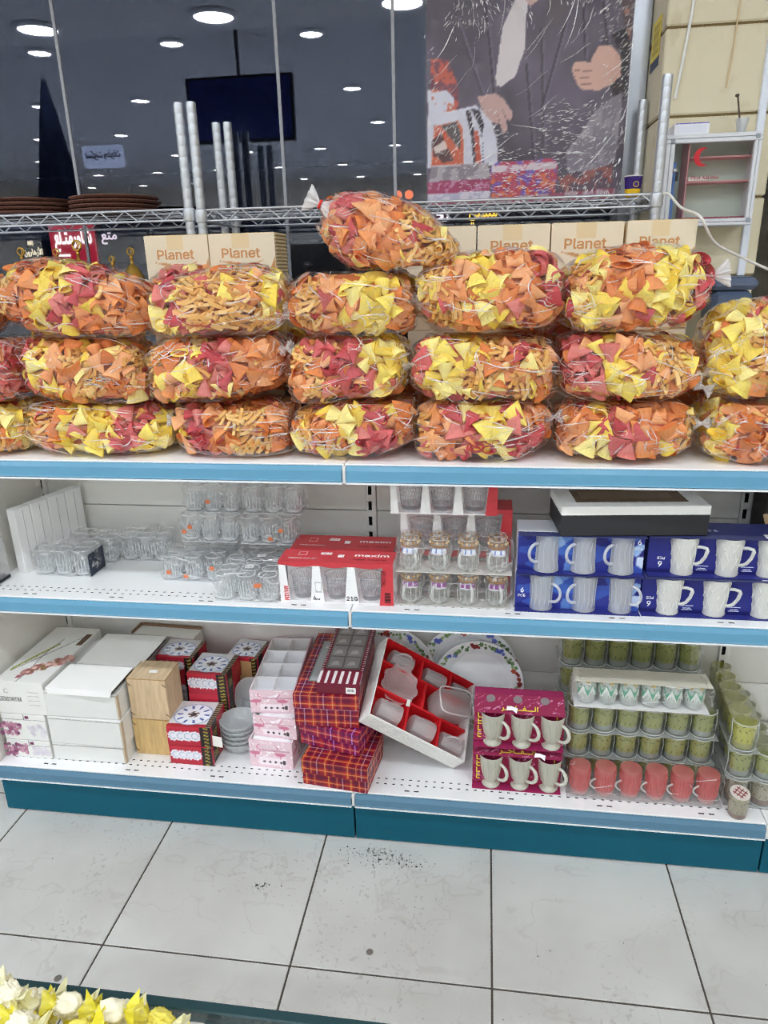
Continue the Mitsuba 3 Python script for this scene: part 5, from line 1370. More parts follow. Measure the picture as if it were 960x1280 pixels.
for lay, lab in ((0, 'lower wrapped layer of small jar mugs with purple ribbons'), (1, 'upper wrapped layer of small jar mugs with blue and white ribbons')):
    k = thing('jar_mug_pack', lab, 'mug pack', 'wrapped packs of jar mugs')
    z = .0815 * lay
    part(k, 'tray', M().box(.100, .355, .088, .160, 0, .0016, (206, 204, 198)).xf(P2(0, 0, z)), 'paper')
    for i in range(4):
        for j in range(2):
            W = P2(.131 + .064 * i, .108 + .036 * j, z + .0018) @ scl(1.0, .78 if j == 0 else .78, 1.14)
            hd = -64 if lay else -116
            hz = rot('z', (hd if i < 2 else (-125 if lay else -70)) if j == 0 else 40)
            jm = copy(k, 'jar_mug', JAR, W @ hz)
            copy(jm, 'foot_and_handle', JARF, W @ hz)
            copy(jm, 'rim_band', JARBAND, W)
            if j == 0: copy(jm, 'ribbon', RIB[lay], W)
    fw = part(k, 'plastic_wrap', blob(.128, .0385, .0388, 8, 5, .0028, 50, 31 + lay, floor_z=-.0388).xf(P2(.2275, .124, z + .0400)), 'wrap')
    part(fw, 'wrap_folds', body_creases(.128, .0385, .0388, 8, 80, 31 + lay, None, (.1, .4), (.0004, .0010), .3, lambda dd: dd[1] < .3).xf(P2(.2275, .124, z + .0405)), 'crease', kind='stuff')

# blue cartons of three pressed glass mugs
def mug_tall(flip=1):
    h = .083
    prof = [(0, 0), (.0262, 0), (.0275, .003), (.0262, .010), (.0250, .030), (.0258, .055), (.0295, h), (.0285, h + .0008), (.0272, h - .001), (.0232, .05), (.0228, .020), (0, .012)]
    m = M().lathe(prof, [(214, 216, 220)] * 12, 28, sharp=(1,))
    for q in range(14):                 # pressed flutes
        t = q * 2 * math.pi / 14
        m.tube([(.0262 * math.cos(t), .0262 * math.sin(t), .012), (.0253 * math.cos(t + .12), .0253 * math.sin(t + .12), .03), (.0262 * math.cos(t + .1), .0262 * math.sin(t + .1), .055), (.0288 * math.cos(t), .0288 * math.sin(t), .078)], .0013, (226, 228, 232), 5)
    a = np.linspace(-.2, np.pi + .2, 13)
    hd = M().tube([(.0255 + .0205 * math.sin(t), 0, .041 + .0215 * math.cos(t)) for t in a], .0036, (226, 228, 234), 8)
    return m, hd


def mug_square():
    h = .084
    prof = [(0, 0), (.0225, 0), (.0240, .003), (.0225, .012), (.0232, .030), (.0262, .055), (.0292, h), (.0282, h + .0008), (.0268, h - .001), (.0235, .055), (.0205, .020), (0, .012)]
    m = M().lathe(prof, (236, 236, 230), 28, sharp=(1,))
    for q in range(9):                  # diamond relief
        t = q * 2 * math.pi / 9
        for s in (-1, 1):
            m.tube([(.0228 * math.cos(t), .0228 * math.sin(t), .014), (.0244 * math.cos(t + s * .35), .0244 * math.sin(t + s * .35), .036), (.0268 * math.cos(t), .0268 * math.sin(t), .058), (.0282 * math.cos(t + s * .3), .0282 * math.sin(t + s * .3), .076)], .0011, (244, 244, 240), 5)
    hd = M().tube([(.0265, 0, .064), (.036, 0, .0655), (.046, 0, .064), (.0475, 0, .060), (.044, 0, .045), (.037, 0, .032), (.030, 0, .0265), (.022, 0, .024)], [.0036, .0036, .0038, .004, .0036, .0036, .0036, .0036], (226, 226, 222), 8)
    return m, hd


_t, _h = mug_tall(); TALL = (shape(_t.xf(scl(.93, .93, 1)), 'glass_soft'), shape(_h.xf(scl(.95, .95, 1)), 'glass_pressed'))
_t, _h = mug_square(); SQUARE = (shape(_t, 'glass_cut'), shape(_h, 'glass_cut'))
_fr = np.random.default_rng(12)
_fp = _fr.uniform(-.02, .30, (60, 2)); _fp[:, 1] *= .36
_fc = np.array([(44, 52, 140), (58, 84, 172), (96, 134, 206), (150, 182, 228), (36, 40, 116), (70, 110, 196), (198, 214, 240)])[_fr.choice(7, 60, p=[.28, .2, .16, .12, .12, .08, .04])]


def facets(u, v):
    d = ((u[:, None] - _fp[None, :, 0]) * 1.0) ** 2 + ((v[:, None] - _fp[None, :, 1]) * 1.5) ** 2 + .15 * np.abs((u[:, None] - _fp[None, :, 0]) * (v[:, None] - _fp[None, :, 1]))
    return _fc[d.argmin(1)].astype(float)


def navy(u, v):
    c = np.tile(np.array([40, 44, 126.]), (len(u), 1))
    c[v < .010] = (30, 32, 100)
    return c


def mug_carton(lab, x0, x1, y0, z, kind, up=True, xs=(), hand=1, d=.10, facet=True, count='6', count_x=None, rz=0.0, barcode_x=None):
    k = thing('mug_carton', lab, 'mug pack', 'blue cartons of pressed glass mugs')
    w, h = x1 - x0, .0895
    W = P2((x0 + x1) / 2, y0, z, rz)
    body = M().box(-w / 2, w / 2, .024, d, 0, h, (52, 58, 120) if not facet else (222, 226, 236), skip='fr' if facet else 'f')
    fn = facets if facet else navy
    body.panel((-w / 2, .024, 0), (1, 0, 0), (0, 0, 1), w, h, fn, .0022)
    if facet: body.panel((w / 2, .024, 0), (0, 1, 0), (0, 0, 1), d - .024, h, fn, .003)
    body.box(-w / 2, w / 2, .003, .024, 0, .0012, (46, 50, 120)).box(-w / 2, w / 2, .001, .024, h - .0012, h, (58, 62, 104))
    part(k, 'carton_body', body.xf(W), 'glossy')
    for q, x in enumerate(xs):
        G = W @ mov(x - (x0 + x1) / 2, .0265, .0016 if up else .0016 + .0845) @ (np.eye(4) if up else rot('x', 180))
        hd = hand if isinstance(hand, int) else hand[q]
        mg = copy(k, 'mug', kind[0], G @ scl(1, .86, 1.0))
        copy(mg, 'handle', kind[1], G @ rot('z', (-28 if up else 28) if hd > 0 else (208 if up else 152)))
    t = M()
    if count_x is not None:
        cxl, up_ = count_x - (x0 + x1) / 2, (up or facet)
        if kind is SQUARE:
            t.text('6', .012, (cxl + .008, .0235, h * .30), (-1, 0, 0), (0, 0, -1), (240, 240, 246), .0003).text('PCS', .006, (cxl + .012, .0235, h * .42), (-1, 0, 0), (0, 0, -1), (240, 240, 246), .0003)
        else:
            t.text('6', .011, (cxl - .004, .0235, h * (.42 if up else .74)), (1, 0, 0), (0, 0, 1), (240, 240, 246), .0003).text('PCS', .006, (cxl - .008, .0235, h * (.30 if up else .60)), (1, 0, 0), (0, 0, 1), (240, 240, 246), .0003)
        part(k, 'lettering', t.xf(W), 'paper', label='white 6 PCS print')
    if kind is SQUARE:
        t = M()
        for x in xs:
            cx = x - (x0 + x1) / 2 + .040
            for zz, ww in ((.018, .026), (.0125, .016), (.009, .022)):
                t.box(cx - ww / 2, cx + ww / 2, .0232, .0238, zz, zz + .0018, (196, 204, 232))
        t.box(-w * .34, w * .10, .030, .0303, h, h + .0003, (52, 58, 120)).text('68 80 4', .010, (-w * .22, .045, h + .0001), (1, 0, 0), (0, 1, 0), (206, 210, 226), .0003)
        part(k, 'fine_print', t.xf(W), 'paper')
    if barcode_x is not None:
        part(k, 'barcode_label', M().panel((barcode_x - (x0 + x1) / 2, .008, h + .0004), (1, 0, 0), (0, 1, 0), .034, .024, lambda u, v: np.where(((np.sin(u * 2600) > 0) & (v > .005) & (v < .018) & (u > .004) & (u < .03))[:, None], (150, 150, 156), (238, 238, 240)).astype(float), .0014).xf(W), 'paper', label='white barcode label')
    return k


mug_carton('lower left blue faceted carton of fluted glass mugs standing upright', .364, .630, .078, 0, TALL, True, (.421, .513, .590), (1, -1, 1), count_x=.378)
mug_carton('upper left blue faceted carton with its glass mugs upside down', .366, .630, .080, .0905, TALL, False, (.428, .506, .585), -1, count_x=.618)
mug_carton('lower right dark blue carton of square-handled glass mugs', .633, .960, .080, 0, SQUARE, True, (.690, .786, .884), 1, facet=False, count_x=.648, barcode_x=.868)
mug_carton('upper right dark blue carton of square-handled glass mugs, set a little to the right', .640, .965, .088, .0905, SQUARE, True, (.712, .803, .886), 1, facet=False, count_x=.664, barcode_x=.868)

# flat black box with a white lid lying on the mug cartons
k = thing('flat_black_box', 'flat black box with a white framed lid lying across the blue mug cartons', 'box')
W = P2(.602, .090, .1815, 5.0)
w, d = .302, .135
part(k, 'box_body', M().box(-w / 2, w / 2, 0, d, 0, .048, (44, 44, 48), bev=.001).xf(W), 'paper')
lid = M().box(-w / 2 - .001, w / 2 + .001, -.001, d + .001, .046, .0655, (238, 238, 236), bev=.001)
part(k, 'lid', lid.xf(W), 'paper', label='white lid')
part(k, 'lid_window', M().box(-w / 2 + .035, w / 2 - .035, .028, d - .02, .0652, .0662, (98, 78, 58)).box(-w / 2 + .05, w / 2 - .06, .05, d - .03, .066, .0666, (120, 100, 78)).xf(W), 'glossy', label='brown printed panel on the lid')

# in the next bay to the right
k = thing('dark_gift_box', 'dark brown box with gold lettering at the right edge, in the next bay', 'box')
W = P2(1.02, .30, .0, 0)
part(k, 'box_body', M().box(-.085, .085, 0, .08, 0, .26, (40, 34, 34), bev=.001).xf(W), 'paper')
part(k, 'lettering', M().text('NIVA', .046, (-.078, -.0006, .118), (.94, 0, .342), (-.342, 0, .94), (206, 176, 140), .0004).xf(W), 'paper', label='gold lettering')
part(k, 'torn_paper', M().poly(Polygon([(.0, .26), (.05, .262), (.06, .15), (.03, .13), (.022, .20), (-.004, .225), (.012, .232)]), (0.0, -.0025, -.03), (1, 0, 0), (0, 0, 1), .0015, (226, 228, 240)).xf(W), 'paper', label='white torn paper')
# ---------------------------------------------------------------- goods on the bottom shelf
def P1(x, y, z=0.0, rz=0.0):
    return at(x, y, ZB + .0006 + z, rz)


def grapes(m, o, eu, ev, n, spread, cols, seed, r=.006):
    rnd = random.Random(seed)
    for q in range(n):
        a, b = (max(-1.45 * w_, min(1.45 * w_, rnd.gauss(0, w_))) for w_ in spread)
        p = np.asarray(o, float) + a * np.asarray(eu, float) + b * np.asarray(ev, float)
        g = Polygon([(r * rnd.uniform(.7, 1.2) * math.cos(t), r * rnd.uniform(.85, 1.15) * math.sin(t)) for t in np.linspace(0, 6.28, 11)[:-1]])
        m.poly(g, p, eu, ev, .00025 + .00002 * q, rnd.choice(cols))
    return m


# printed fruit cartons at the far left
PUR = [(150, 92, 122), (126, 70, 104), (176, 122, 144), (196, 150, 168)]
ROSE = [(186, 140, 132), (204, 160, 150), (166, 112, 108), (150, 96, 92), (214, 186, 176), (140, 112, 76)]
for q, (z, h, lab) in enumerate(((0, .052, 'bottom white carton of the fruit-printed stack at the far left'), (.0535, .076, 'middle white carton of the fruit-printed stack at the far left'),
                                 (.131, .092, 'top white carton with rose-coloured fruit print and vine lettering on its lid'))):
    k = thing('fruit_carton', lab, 'carton', 'white fruit-printed cartons at the far left')
    W = P1(-.846, .034, z)
    w, d = .132, .285
    part(k, 'carton_body', M().box(-w / 2 - .0, w / 2 - .012 + .012 * (q == 2), 0, d, 0, h, (226, 226, 222), bev=.001).xf(W), 'paper')
    g = M()
    if q < 2:
        grapes(g, (-.042, -.0002, h * .42), (1, 0, 0), (0, 0, 1), 34, (.020, .011), PUR, 5 + q, .0055)
        g.box(.0, .010, -.0006, -.0002, h - .012, h - .004, (110, 52, 86)).box(-w / 2, w / 2 - .013, -.0005, -.0002, h - .016, h - .0148, (150, 148, 146)).box(-.004, -.0025, -.0005, -.0002, h - .015, h, (120, 116, 116))
        grapes(g, (.028, -.0002, h * .40), (1, 0, 0), (0, 0, 1), 14, (.014, .009), [(212, 206, 212), (220, 216, 222), (204, 198, 206)], 15 + q, .007)
        part(k, 'grape_print', g.xf(W), 'paper', label='purple grape print')
    else:
        g.text('GENIONTRA', .0125, (-.058, -.0004, h * .40), (1, 0, 0), (0, 0, 1), (86, 84, 84), .0003, bold=False, fit=.062)
        g.tube([(-.036 + .006 * math.cos(t), -.0003, h * .72 + .006 * math.sin(t)) for t in np.linspace(.3, 5.6, 12)], .0006, (120, 116, 116), 4)
        for zz in (.30, .44, .58, .70):
            g.box(.020, .052, -.0005, -.0002, h * zz, h * zz + .0012, (170, 170, 170))
        part(k, 'lettering', g.xf(W), 'paper', label='thin grey lettering')
        t = M()
        grapes(t, (.030, .085, h + .0002), (.75, .66, 0), (-.66, .75, 0), 70, (.040, .009), ROSE, 3, .0075)
        t.box(-.02, -.008, .02, .034, h, h + .0004, (168, 100, 108)).tube([(-.052 + .012 * q_, .05 + .045 * q_ * .5, h + .0002) for q_ in range(9)], .0008, (110, 104, 98), 4)
        t.tube([(-.008 + .004 * math.sin(q_ * .7), .0 + .02 * q_, h + .0002) for q_ in range(12)], .0008, (96, 88, 84), 4)
        for q_ in range(26):
            s_ = q_ / 25
            t.box(-.055 + .052 * s_ - .003, -.055 + .052 * s_ + .004, .055 + .13 * s_, .060 + .13 * s_ + .004 * (q_ % 3), h, h + .0003, [(166, 172, 96), (140, 148, 84), (188, 186, 120)][q_ % 3])
        t.box(.045, .062, .19, .25, h, h + .0004, (96, 74, 58))
        part(k, 'fruit_print', t.xf(W), 'paper', label='rose fruit and vine print')

# plain white cartons, flaps up
wc = (220, 221, 218)
for q, (z, h, lab) in enumerate(((0, .050, 'bottom plain white carton of the stack beside the fruit cartons'), (.0515, .078, 'middle plain white carton of the stack with a scuffed right corner'),
                                 (.131, .072, 'upper plain white carton of the stack under the loose flap'))):
    k = thing('plain_white_carton', lab, 'carton', 'plain white cartons on the bottom shelf')
    W = P1(-.689 + .003 * (q % 2), .036 - .003 * (q == 1), z, [.6, -.8, .4][q])
    w, d = .198 - .004 * (q == 0), .262
    part(k, 'carton_body', M().box(-w / 2, w / 2, 0, d, 0, h, wc, bev=.001).xf(W), 'paper')
    part(k, 'seam', M().box(-w / 2 + .002, w / 2 - .002, -.0012, 0, h - .006, h - .0052, (160, 158, 152)).box(w / 2 - .004, w / 2 + .0008, -.0004, .010, 0, h - .004, (196, 182, 160)).xf(W), 'matte')
for q, (y, d, lab) in enumerate(((.030, .108, 'loose white flap lid on the front of the plain white stack'), (.142, .150, 'white flap lid behind the front one on the plain white stack'))):
    k = thing('flap_lid', lab, 'carton lid', 'white flap lids on the plain cartons')
    W = P1(-.683 + .02 * q, y, .2035 + .004 * q, -2.5) @ rot('x', 2.0) @ rot('y', -1.5)
    part(k, 'lid_board', M().box(-.090, .090, 0, d, .010, .0125, (240, 240, 236), bev=.0006).xf(W), 'paper')
    part(k, 'front_flap', M().poly(Polygon([(-.090, 0), (.090, 0), (.084, -.017), (-.086, -.017)]), (0, .002, .0125), (1, 0, 0), (0, .05, 1), .002, (242, 242, 240)).box(-.088, .086, .004, d - .002, 0, .010, (70, 70, 70)).xf(W), 'paper')
k = thing('open_brown_carton', 'open shallow carton with brown edges at the back, behind the white flap lids', 'carton')
W = P1(-.600, .328, 0, -3)
part(k, 'carton_body', M().box(-.095, .095, 0, .055, 0, .205, (222, 222, 216), bev=.001).xf(W), 'paper')
part(k, 'brown_edge', M().box(-.095, .095, .050, .055, .205, .213, (128, 104, 84)).box(-.095, -.091, 0, .055, .205, .213, (138, 112, 90)).xf(W), 'matte', label='bare brown edge')

# two kraft boxes
def kraft(u, v):
    n = meshkit.fbm(np.stack([u * 220, v * 26, u * 0], -1), 3, 2)
    return np.array([206, 182, 148.]) + (n[:, None] - .5) * np.array([34, 32, 30.])
for q, (z, h, lab) in enumerate(((0, .106, 'lower kraft cardboard box, yellower, under another'), (.107, .116, 'upper kraft cardboard box with a small white label on top'))):
    k = thing('kraft_box', lab, 'box', 'stacked kraft cardboard boxes')
    W = P1(-.534 + .003 * q, .080, z, -.5 + 1.0 * q)
    c2 = (lambda u, v: kraft(u, v) * [1.0, .97, .84]) if q == 0 else kraft
    part(k, 'box_body', carton(.100, .086, h, (206, 182, 148), {'front': c2, 'top': c2, 'right': c2}, .0018).xf(W), 'matte')
    f = M().box(-.0505, .0505, -.0006, .0866, h * .985, h + .0008, (178, 142, 98), skip='td')
    for x in (-.046, .046):
        for zz in (.12, .86):
            f.tube([(x - .004, -.0008, h * zz + .004), (x + .004, -.0008, h * zz - .004)], .0009, (120, 96, 70), 5)
    part(k, 'staple', f.xf(W), 'matte')
    if q: part(k, 'white_label', M().box(-.006, .016, .030, .042, h + .0008, h + .0012, (236, 234, 228)).xf(W), 'paper', label='white label')

# red boxes with saucer pictures
def red_front(w, h):
    def fn(u, v):
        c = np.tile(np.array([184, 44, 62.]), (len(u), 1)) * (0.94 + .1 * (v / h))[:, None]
        for q in range(4):
            cu, cv = w * (.14 + .165 * q), h * .52
            r = np.hypot(u - cu, (v - cv)); th = np.arctan2(v - cv, u - cu)
            inn = r < h * .26 * (1 + .10 * np.cos(th * 9))
            c[inn] = (228, 228, 236)
            c[(r < h * .17) & (r > h * .13)] = (176, 180, 200)
        b = u > w * .76
        c[b] = (40, 34, 34)
        t = b & (np.sin(v * 620 + np.sin(u * 500)) > .1) & (u > w * .83) & (u < w * .95)
        c[t] = (170, 150, 70)
        return c
    return fn
def red_top(w, d):
    def fn(u, v):
        c = np.tile(np.array([178, 48, 60.]), (len(u), 1))
        c[v > d * .12] = (214, 214, 216)
        cu, cv, R = w * .46, d * .48, min(w, d) * .40
        du, dv = (u - cu) / (w * .44), (v - cv) / (d * .40)
        r = np.hypot(du, dv); th = np.arctan2(dv, du)
        c[r < 1] = (236, 238, 244)
        c[(r < 1) & (r > .94)] = (150, 160, 196)
        pet = (r > .55) & (r < .85) & (np.cos(th * 10) > .72)
        c[pet] = (64, 82, 150)
        c[(r < .30) & (np.cos(th * 5 + r * 14) > -.4)] = (130, 110, 100)
        c[(r < .16)] = (70, 60, 66)
        e = u > w * .88
        c[e] = (60, 50, 46)
        c[e & (np.sin(v * 700) > .2)] = (150, 130, 100)
        return c
    return fn
def red_side(d, h):
    def fn(u, v):
        c = np.tile(np.array([168, 36, 52.]), (len(u), 1))
        c[(u > d * .12) & (u < d * .42)] = (44, 36, 36)
        c[(u > d * .16) & (u < d * .38) & (v > h * .2) & (v < h * .6) & (np.sin(u * 800) * np.sin(v * 700) > .1)] = (176, 158, 70)
        return c
    return fn
def red_box(lab, x0, w, y, z, h, d, rz=0.0, flap=False, patch=False):
    k = thing('tea_set_box', lab, 'box', 'red tea set boxes with saucer pictures')
    W = P1(x0 + w / 2, y, z, rz)
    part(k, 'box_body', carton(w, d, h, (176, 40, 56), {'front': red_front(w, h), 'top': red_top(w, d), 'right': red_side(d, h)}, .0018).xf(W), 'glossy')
    part(k, 'lid_edge', M().box(-w / 2 - .0004, w / 2 + .0004, -.0004, d, h * .80, h * .80 + .0008, (120, 26, 40)).xf(W), 'paper')
    if flap: part(k, 'white_flap', M().box(0, .028, .004, .0056, 0, .030, (232, 230, 224), bev=.0004).xf(W @ mov(w / 2, 0, h * .02) @ rot('z', -12)), 'paper', label='white torn flap')
    if patch: part(k, 'brown_patch', M().box(-w * .1, w * .32, -.0014, -.0004, h * .1, h * .95, (200, 160, 112)).xf(W), 'matte', label='brown cardboard patch')
    return k
red_box('bottom red tea set box of the front pair beside the kraft boxes', -.4795, .112, .052, 0, .053, .110, -1)
red_box('top red tea set box of the front pair, with a torn white flap', -.4795, .113, .054, .0538, .056, .110, 1.5, flap=True)
red_box('lower red tea set box of the rear pair', -.466, .106, .170, 0, .130, .10, 0)
red_box('upper red tea set box of the rear pair behind the front pair', -.465, .106, .168, .131, .060, .104, -2)
red_box('lower red tea set box behind the upper kraft box', -.576, .104, .222, 0, .150, .098, 0)
red_box('rearmost red tea set box behind the kraft boxes, tilted towards the back', -.574, .104, .224, .151, .050, .096, -1)
red_box('red tea set box with a brown cardboard patch at the back, beside the pink boxes', -.400, .090, .278, 0, .178, .10, -6, patch=True)

# stacked glass bowls and a glass plate
def bowl_mesh(r, h):
    prof = [(0, 0), (r * .55, 0), (r * .60, .003), (r * .80, h * .40), (r * .95, h * .82), (r, h), (r * .975, h + .0008), (r * .95, h), (r * .90, h * .8), (r * .74, h * .4), (r * .52, .006), (0, .005)]
    m = M().lathe(prof, (216, 222, 222), 36, sharp=(1,))
    for q in range(18):
        t = q * 2 * math.pi / 18
        m.tube([(r * a * math.cos(t), r * a * math.sin(t), h * b) for a, b in ((.62, .08), (.81, .41), (.96, .84))], .0012, (226, 230, 230), 5)
    return m
BW = shape(bowl_mesh(.050, .034), 'glass_pressed')
for q, lab in enumerate(('bottom', 'second', 'third', 'fourth', 'topmost')):
    key = thing('glass_bowl', f'{lab} of the nested clear glass bowls between red and pink boxes' if q else 'bottom one of the nested clear glass bowls between red and pink boxes', 'bowl', 'nested glass bowls')
    scene[key] = {**BW, 'to_world': T((P1(-.322, .135, .0132 * q) @ rot('z', 7 * q)).tolist())}
m = M().lathe([(0, 0), (.036, 0), (.052, .006), (.056, .009), (.054, .010), (.036, .003), (0, .002)], (220, 226, 226), 40)
m.lathe([(.0535, .0088), (.0560, .0100), (.0575, .0092)], (236, 238, 238), 40)
k = thing('glass_plate', 'clear glass plate with a white rim leaning behind the nested bowls', 'plate')
scene[k] = shape(m.xf(P1(-.306, .212, .098) @ rot('z', -20) @ rot('x', 72)), 'glass_pressed')
k = thing('glass_jar', 'clear glass jar standing behind the nested bowls under the leaning plate', 'jar')
scene[k] = shape(M().lathe([(0, 0), (.03, 0), (.034, .004), (.034, .07), (.026, .082), (.026, .092), (.0235, .092), (.0235, .08), (.031, .068), (.031, .006), (0, .005)], (214, 220, 220), 28, sharp=(1,)).xf(P1(-.318, .232, 0)), 'glass_pressed')

# pink flamingo boxes
def pink_face(w, h):
    def fn(u, v):
        c = np.tile(np.array([226, 198, 206.]), (len(u), 1))
        n = meshkit.noise(np.stack([u * 240, v * 240, u * 0], -1), 4)
        c[n > .80] = (250, 240, 244)
        c[(v > h * .10) & (v < h * .38) & (u > w * .22) & (u < w * .86)] = (240, 226, 232)
        for q in range(4):
            cu = w * (.34 + .13 * q)
            c[(np.abs(u - cu) + 1.1 * np.abs(v - h * .22) < .0042)] = (74, 60, 66)
        c[(np.abs(u - w * .80) < .003) & (np.abs(v - h * .23) < .006)] = (70, 58, 62)
        for fx, s in ((.13, 1), (.72, -1)):
            b = ((u - w * fx) / .014) ** 2 + ((v - h * .52) / .005) ** 2 < 1
            neck = (np.abs(u - w * fx - s * (.010 + .004 * np.sin((v - h * .55) * 300))) < .0016) & (v > h * .52) & (v < h * .86)
            leg = (np.abs(u - w * fx) < .0011) & (v < h * .5) & (v > h * .34)
            c[b | neck | leg] = (204, 124, 150)
        t = (v > h * .62) & (v < h * .68) & (u > w * .28) & (u < w * .95) & (np.sin(u * 1500) > -.2)
        c[t] = (190, 140, 160)
        return c
    return fn
for q, (x, y, z, h, rz, d, lab) in enumerate(((-.218, .062, 0, .078, -3, .15, 'bottom pink flamingo-print box of the stack, tissue showing inside'), (-.208, .078, .0788, .058, -5, .20, 'middle pink flamingo-print box of the stack'),
                                          (-.214, .096, .1376, .064, 4.0, .262, 'top open pink flamingo-print box with white paper compartments'))):
    k = thing('flamingo_box', lab, 'box', 'pink flamingo-print boxes')
    w = .112
    W = P1(x, y, z, rz)
    m = M(); fn = pink_face(w, h); pk = (226, 190, 202)
    m.panel((-w / 2, 0, 0), (1, 0, 0), (0, 0, 1), w, h, fn, .0014).panel((w / 2, 0, 0), (0, 1, 0), (0, 0, 1), d, h, pink_face(d, h), .002)
    m.box(-w / 2, w / 2, 0, d, 0, .002, pk, skip='').quad((-w / 2, d, 0), (-w / 2, 0, 0), (-w / 2, 0, h), (-w / 2, d, h), pk).quad((w / 2, d, 0), (-w / 2, d, 0), (-w / 2, d, h), (w / 2, d, h), pk)
    iw = (226, 222, 220)
    m.box(-w / 2 + .002, -w / 2 + .003, .002, d - .002, .002, h, iw).box(w / 2 - .003, w / 2 - .002, .002, d - .002, .002, h, iw).box(-w / 2 + .002, w / 2 - .002, .002, .003, .002, h, iw).box(-w / 2 + .002, w / 2 - .002, d - .003, d - .002, .002, h, iw)
    m.box(-w / 2, w / 2, -.0003, .002, h - .0008, h, pk).box(-w / 2, -w / 2 + .002, 0, d, h - .0008, h, pk).box(w / 2 - .002, w / 2 + .0003, 0, d, h - .0008, h, pk)
    part(k, 'box_body', m.xf(W), 'paper')
    if q == 2:
        part(k, 'divider', M().box(-.0006, .0006, .003, d - .003, .002, h - .003, (236, 236, 236)).xf(W), 'paper')
        for r in range(1, 4):
            part(k, 'divider', M().box(-w / 2 + .003, w / 2 - .003, d * r / 4 - .0006, d * r / 4 + .0006, .002, h - .002, (234, 234, 236)).xf(W), 'paper')
        part(k, 'tissue', M().box(-w / 2 + .003, w / 2 - .003, .003, d - .003, .002, h * .42, (224, 226, 230)).xf(W), 'paper')
    else:
        part(k, 'tissue', blob(w / 2 - .004, d / 2 - .004, .012, 5, 3, .006, 60, 3 + q, (232, 230, 232)).xf(W @ mov(0, d / 2, h - .012)), 'paper')

# tartan boxes
def tartan(su=1.0, ou=0.0):
    def fn(u, v):
        c = np.tile(np.array([138, 34, 44.]), (len(u), 1))
        def band(t, p, lo, hi): return ((t / p) % 1 > lo) & ((t / p) % 1 < hi)
        a, b = u + ou + .011, v + .017
        P = .056
        for t in (a, b): c[band(t, P, .02, .30)] = c[band(t, P, .02, .30)] * .72 + np.array([60, 20, 60.]) * .28
        for t in (a, b): c[band(t, P, .46, .62)] = c[band(t, P, .46, .62)] * .55 + np.array([206, 78, 40.]) * .45
        for t in (a, b): c[band(t, P, .70, .80)] = c[band(t, P, .70, .80)] * .55 + np.array([70, 24, 54.]) * .45
        for t in (a, b): c[band(t, P, .525, .552)] = (214, 184, 92)
        for t in (a, b): c[band(t, P, .148, .172)] = (214, 196, 190)
        for t in (a, b): c[band(t, P, .90, .925)] = (214, 150, 92)
        return c
    return fn
def tartan_box(lab, w, d, h, W, window=None, lid=.55, seed=0, tint=1.0):
    k = thing('tartan_box', lab, 'gift box', 'red tartan gift boxes')
    fnb, fnl = tartan(ou=.01 * seed), tartan(ou=.01 * seed + .006)
    def tn(f): return lambda u, v: f(u, v) * np.array([1, .92, tint])
    hl = h * (1 - lid)
    part(k, 'box_body', carton(w - .003, d - .003, hl, (160, 40, 46), {'front': tn(fnb), 'right': tn(fnb), 'left': tn(fnb)}, .0016).xf(W @ mov(0, .0015, 0)), 'glossy')
    m = carton(w, d, h - hl, (170, 44, 46), {'front': tn(fnl), 'right': tn(fnl), 'left': tn(fnl), 'top': tn(fnl)}, .0016)
    part(k, 'lid', m.xf(W @ mov(0, 0, hl)), 'glossy')
    if window:
        a, b, c_, e = window
        part(k, 'lid_window', M().box(a, b, c_, e, h, h + .0006, (128, 128, 128)).box(a + .004, b - .004, c_ + .004, e - .004, h + .0004, h + .001, (176, 178, 178)).xf(W), 'glossy', label='clear lid window')
        g = M(); rnd = random.Random(seed)
        for q in range(4):
            x, y = rnd.uniform(a + .01, b - .02), rnd.uniform(c_ + .006, e - .012)
            g.poly(Polygon([(0, 0), (.018, .004), (.013, .012), (.004, .010)]), (x, y, h + .001), (1, 0, 0), (0, 1, 0), .0006 + .0002 * q, (214, 216, 216))
        part(k, 'tissue', g.xf(W), 'paper')
    return k
tartan_box('bottom red tartan gift box, jutting out over the shelf edge', .164, .150, .071, P1(-.046, .004, 0, -7), (-.050, .050, .052, .118), .52, 1)
tartan_box('middle red tartan gift box with a pinker check, turned to the right', .158, .150, .060, P1(-.066, .052, .0735, -14), (-.02, .064, .05, .12), .5, 2, 1.5)
tartan_box('top red tartan gift box, the long one under the maroon windowed box', .158, .302, .086, P1(-.070, .056, .1355, 1), (-.055, .055, .06, .26), .42, 3, 1.1)
k = thing('maroon_box', 'slim maroon striped box with a clear window lying on the tartan stack', 'gift box')
W = P1(-.040, .064, .2235, .5) @ rot('x', 3.0)
w, d, h = .104, .285, .026
def mfront(u, v):
    c = np.tile(np.array([112, 34, 52.]), (len(u), 1)); return c
def mtop(u, v):
    c = np.tile(np.array([118, 36, 54.]), (len(u), 1))
    s = (v < d * .20) & (v > .006) & ((u / w * 6.0) % 1 < .42)
    c[s] = (232, 224, 224)
    e = ((u < .006) | (u > w - .006)) & ((v / .010) % 1 < .4) & (v > d * .2)
    c[e] = (206, 190, 190)
    win = (u > .010) & (u < w - .010) & (v > d * .23) & (v < d * .97)
    c[win] = (112, 104, 104)
    return c
part(k, 'box_body', carton(w, d, h, (96, 28, 44), {'front': mfront, 'top': mtop}, .0013).xf(W), 'glossy')
win = M()
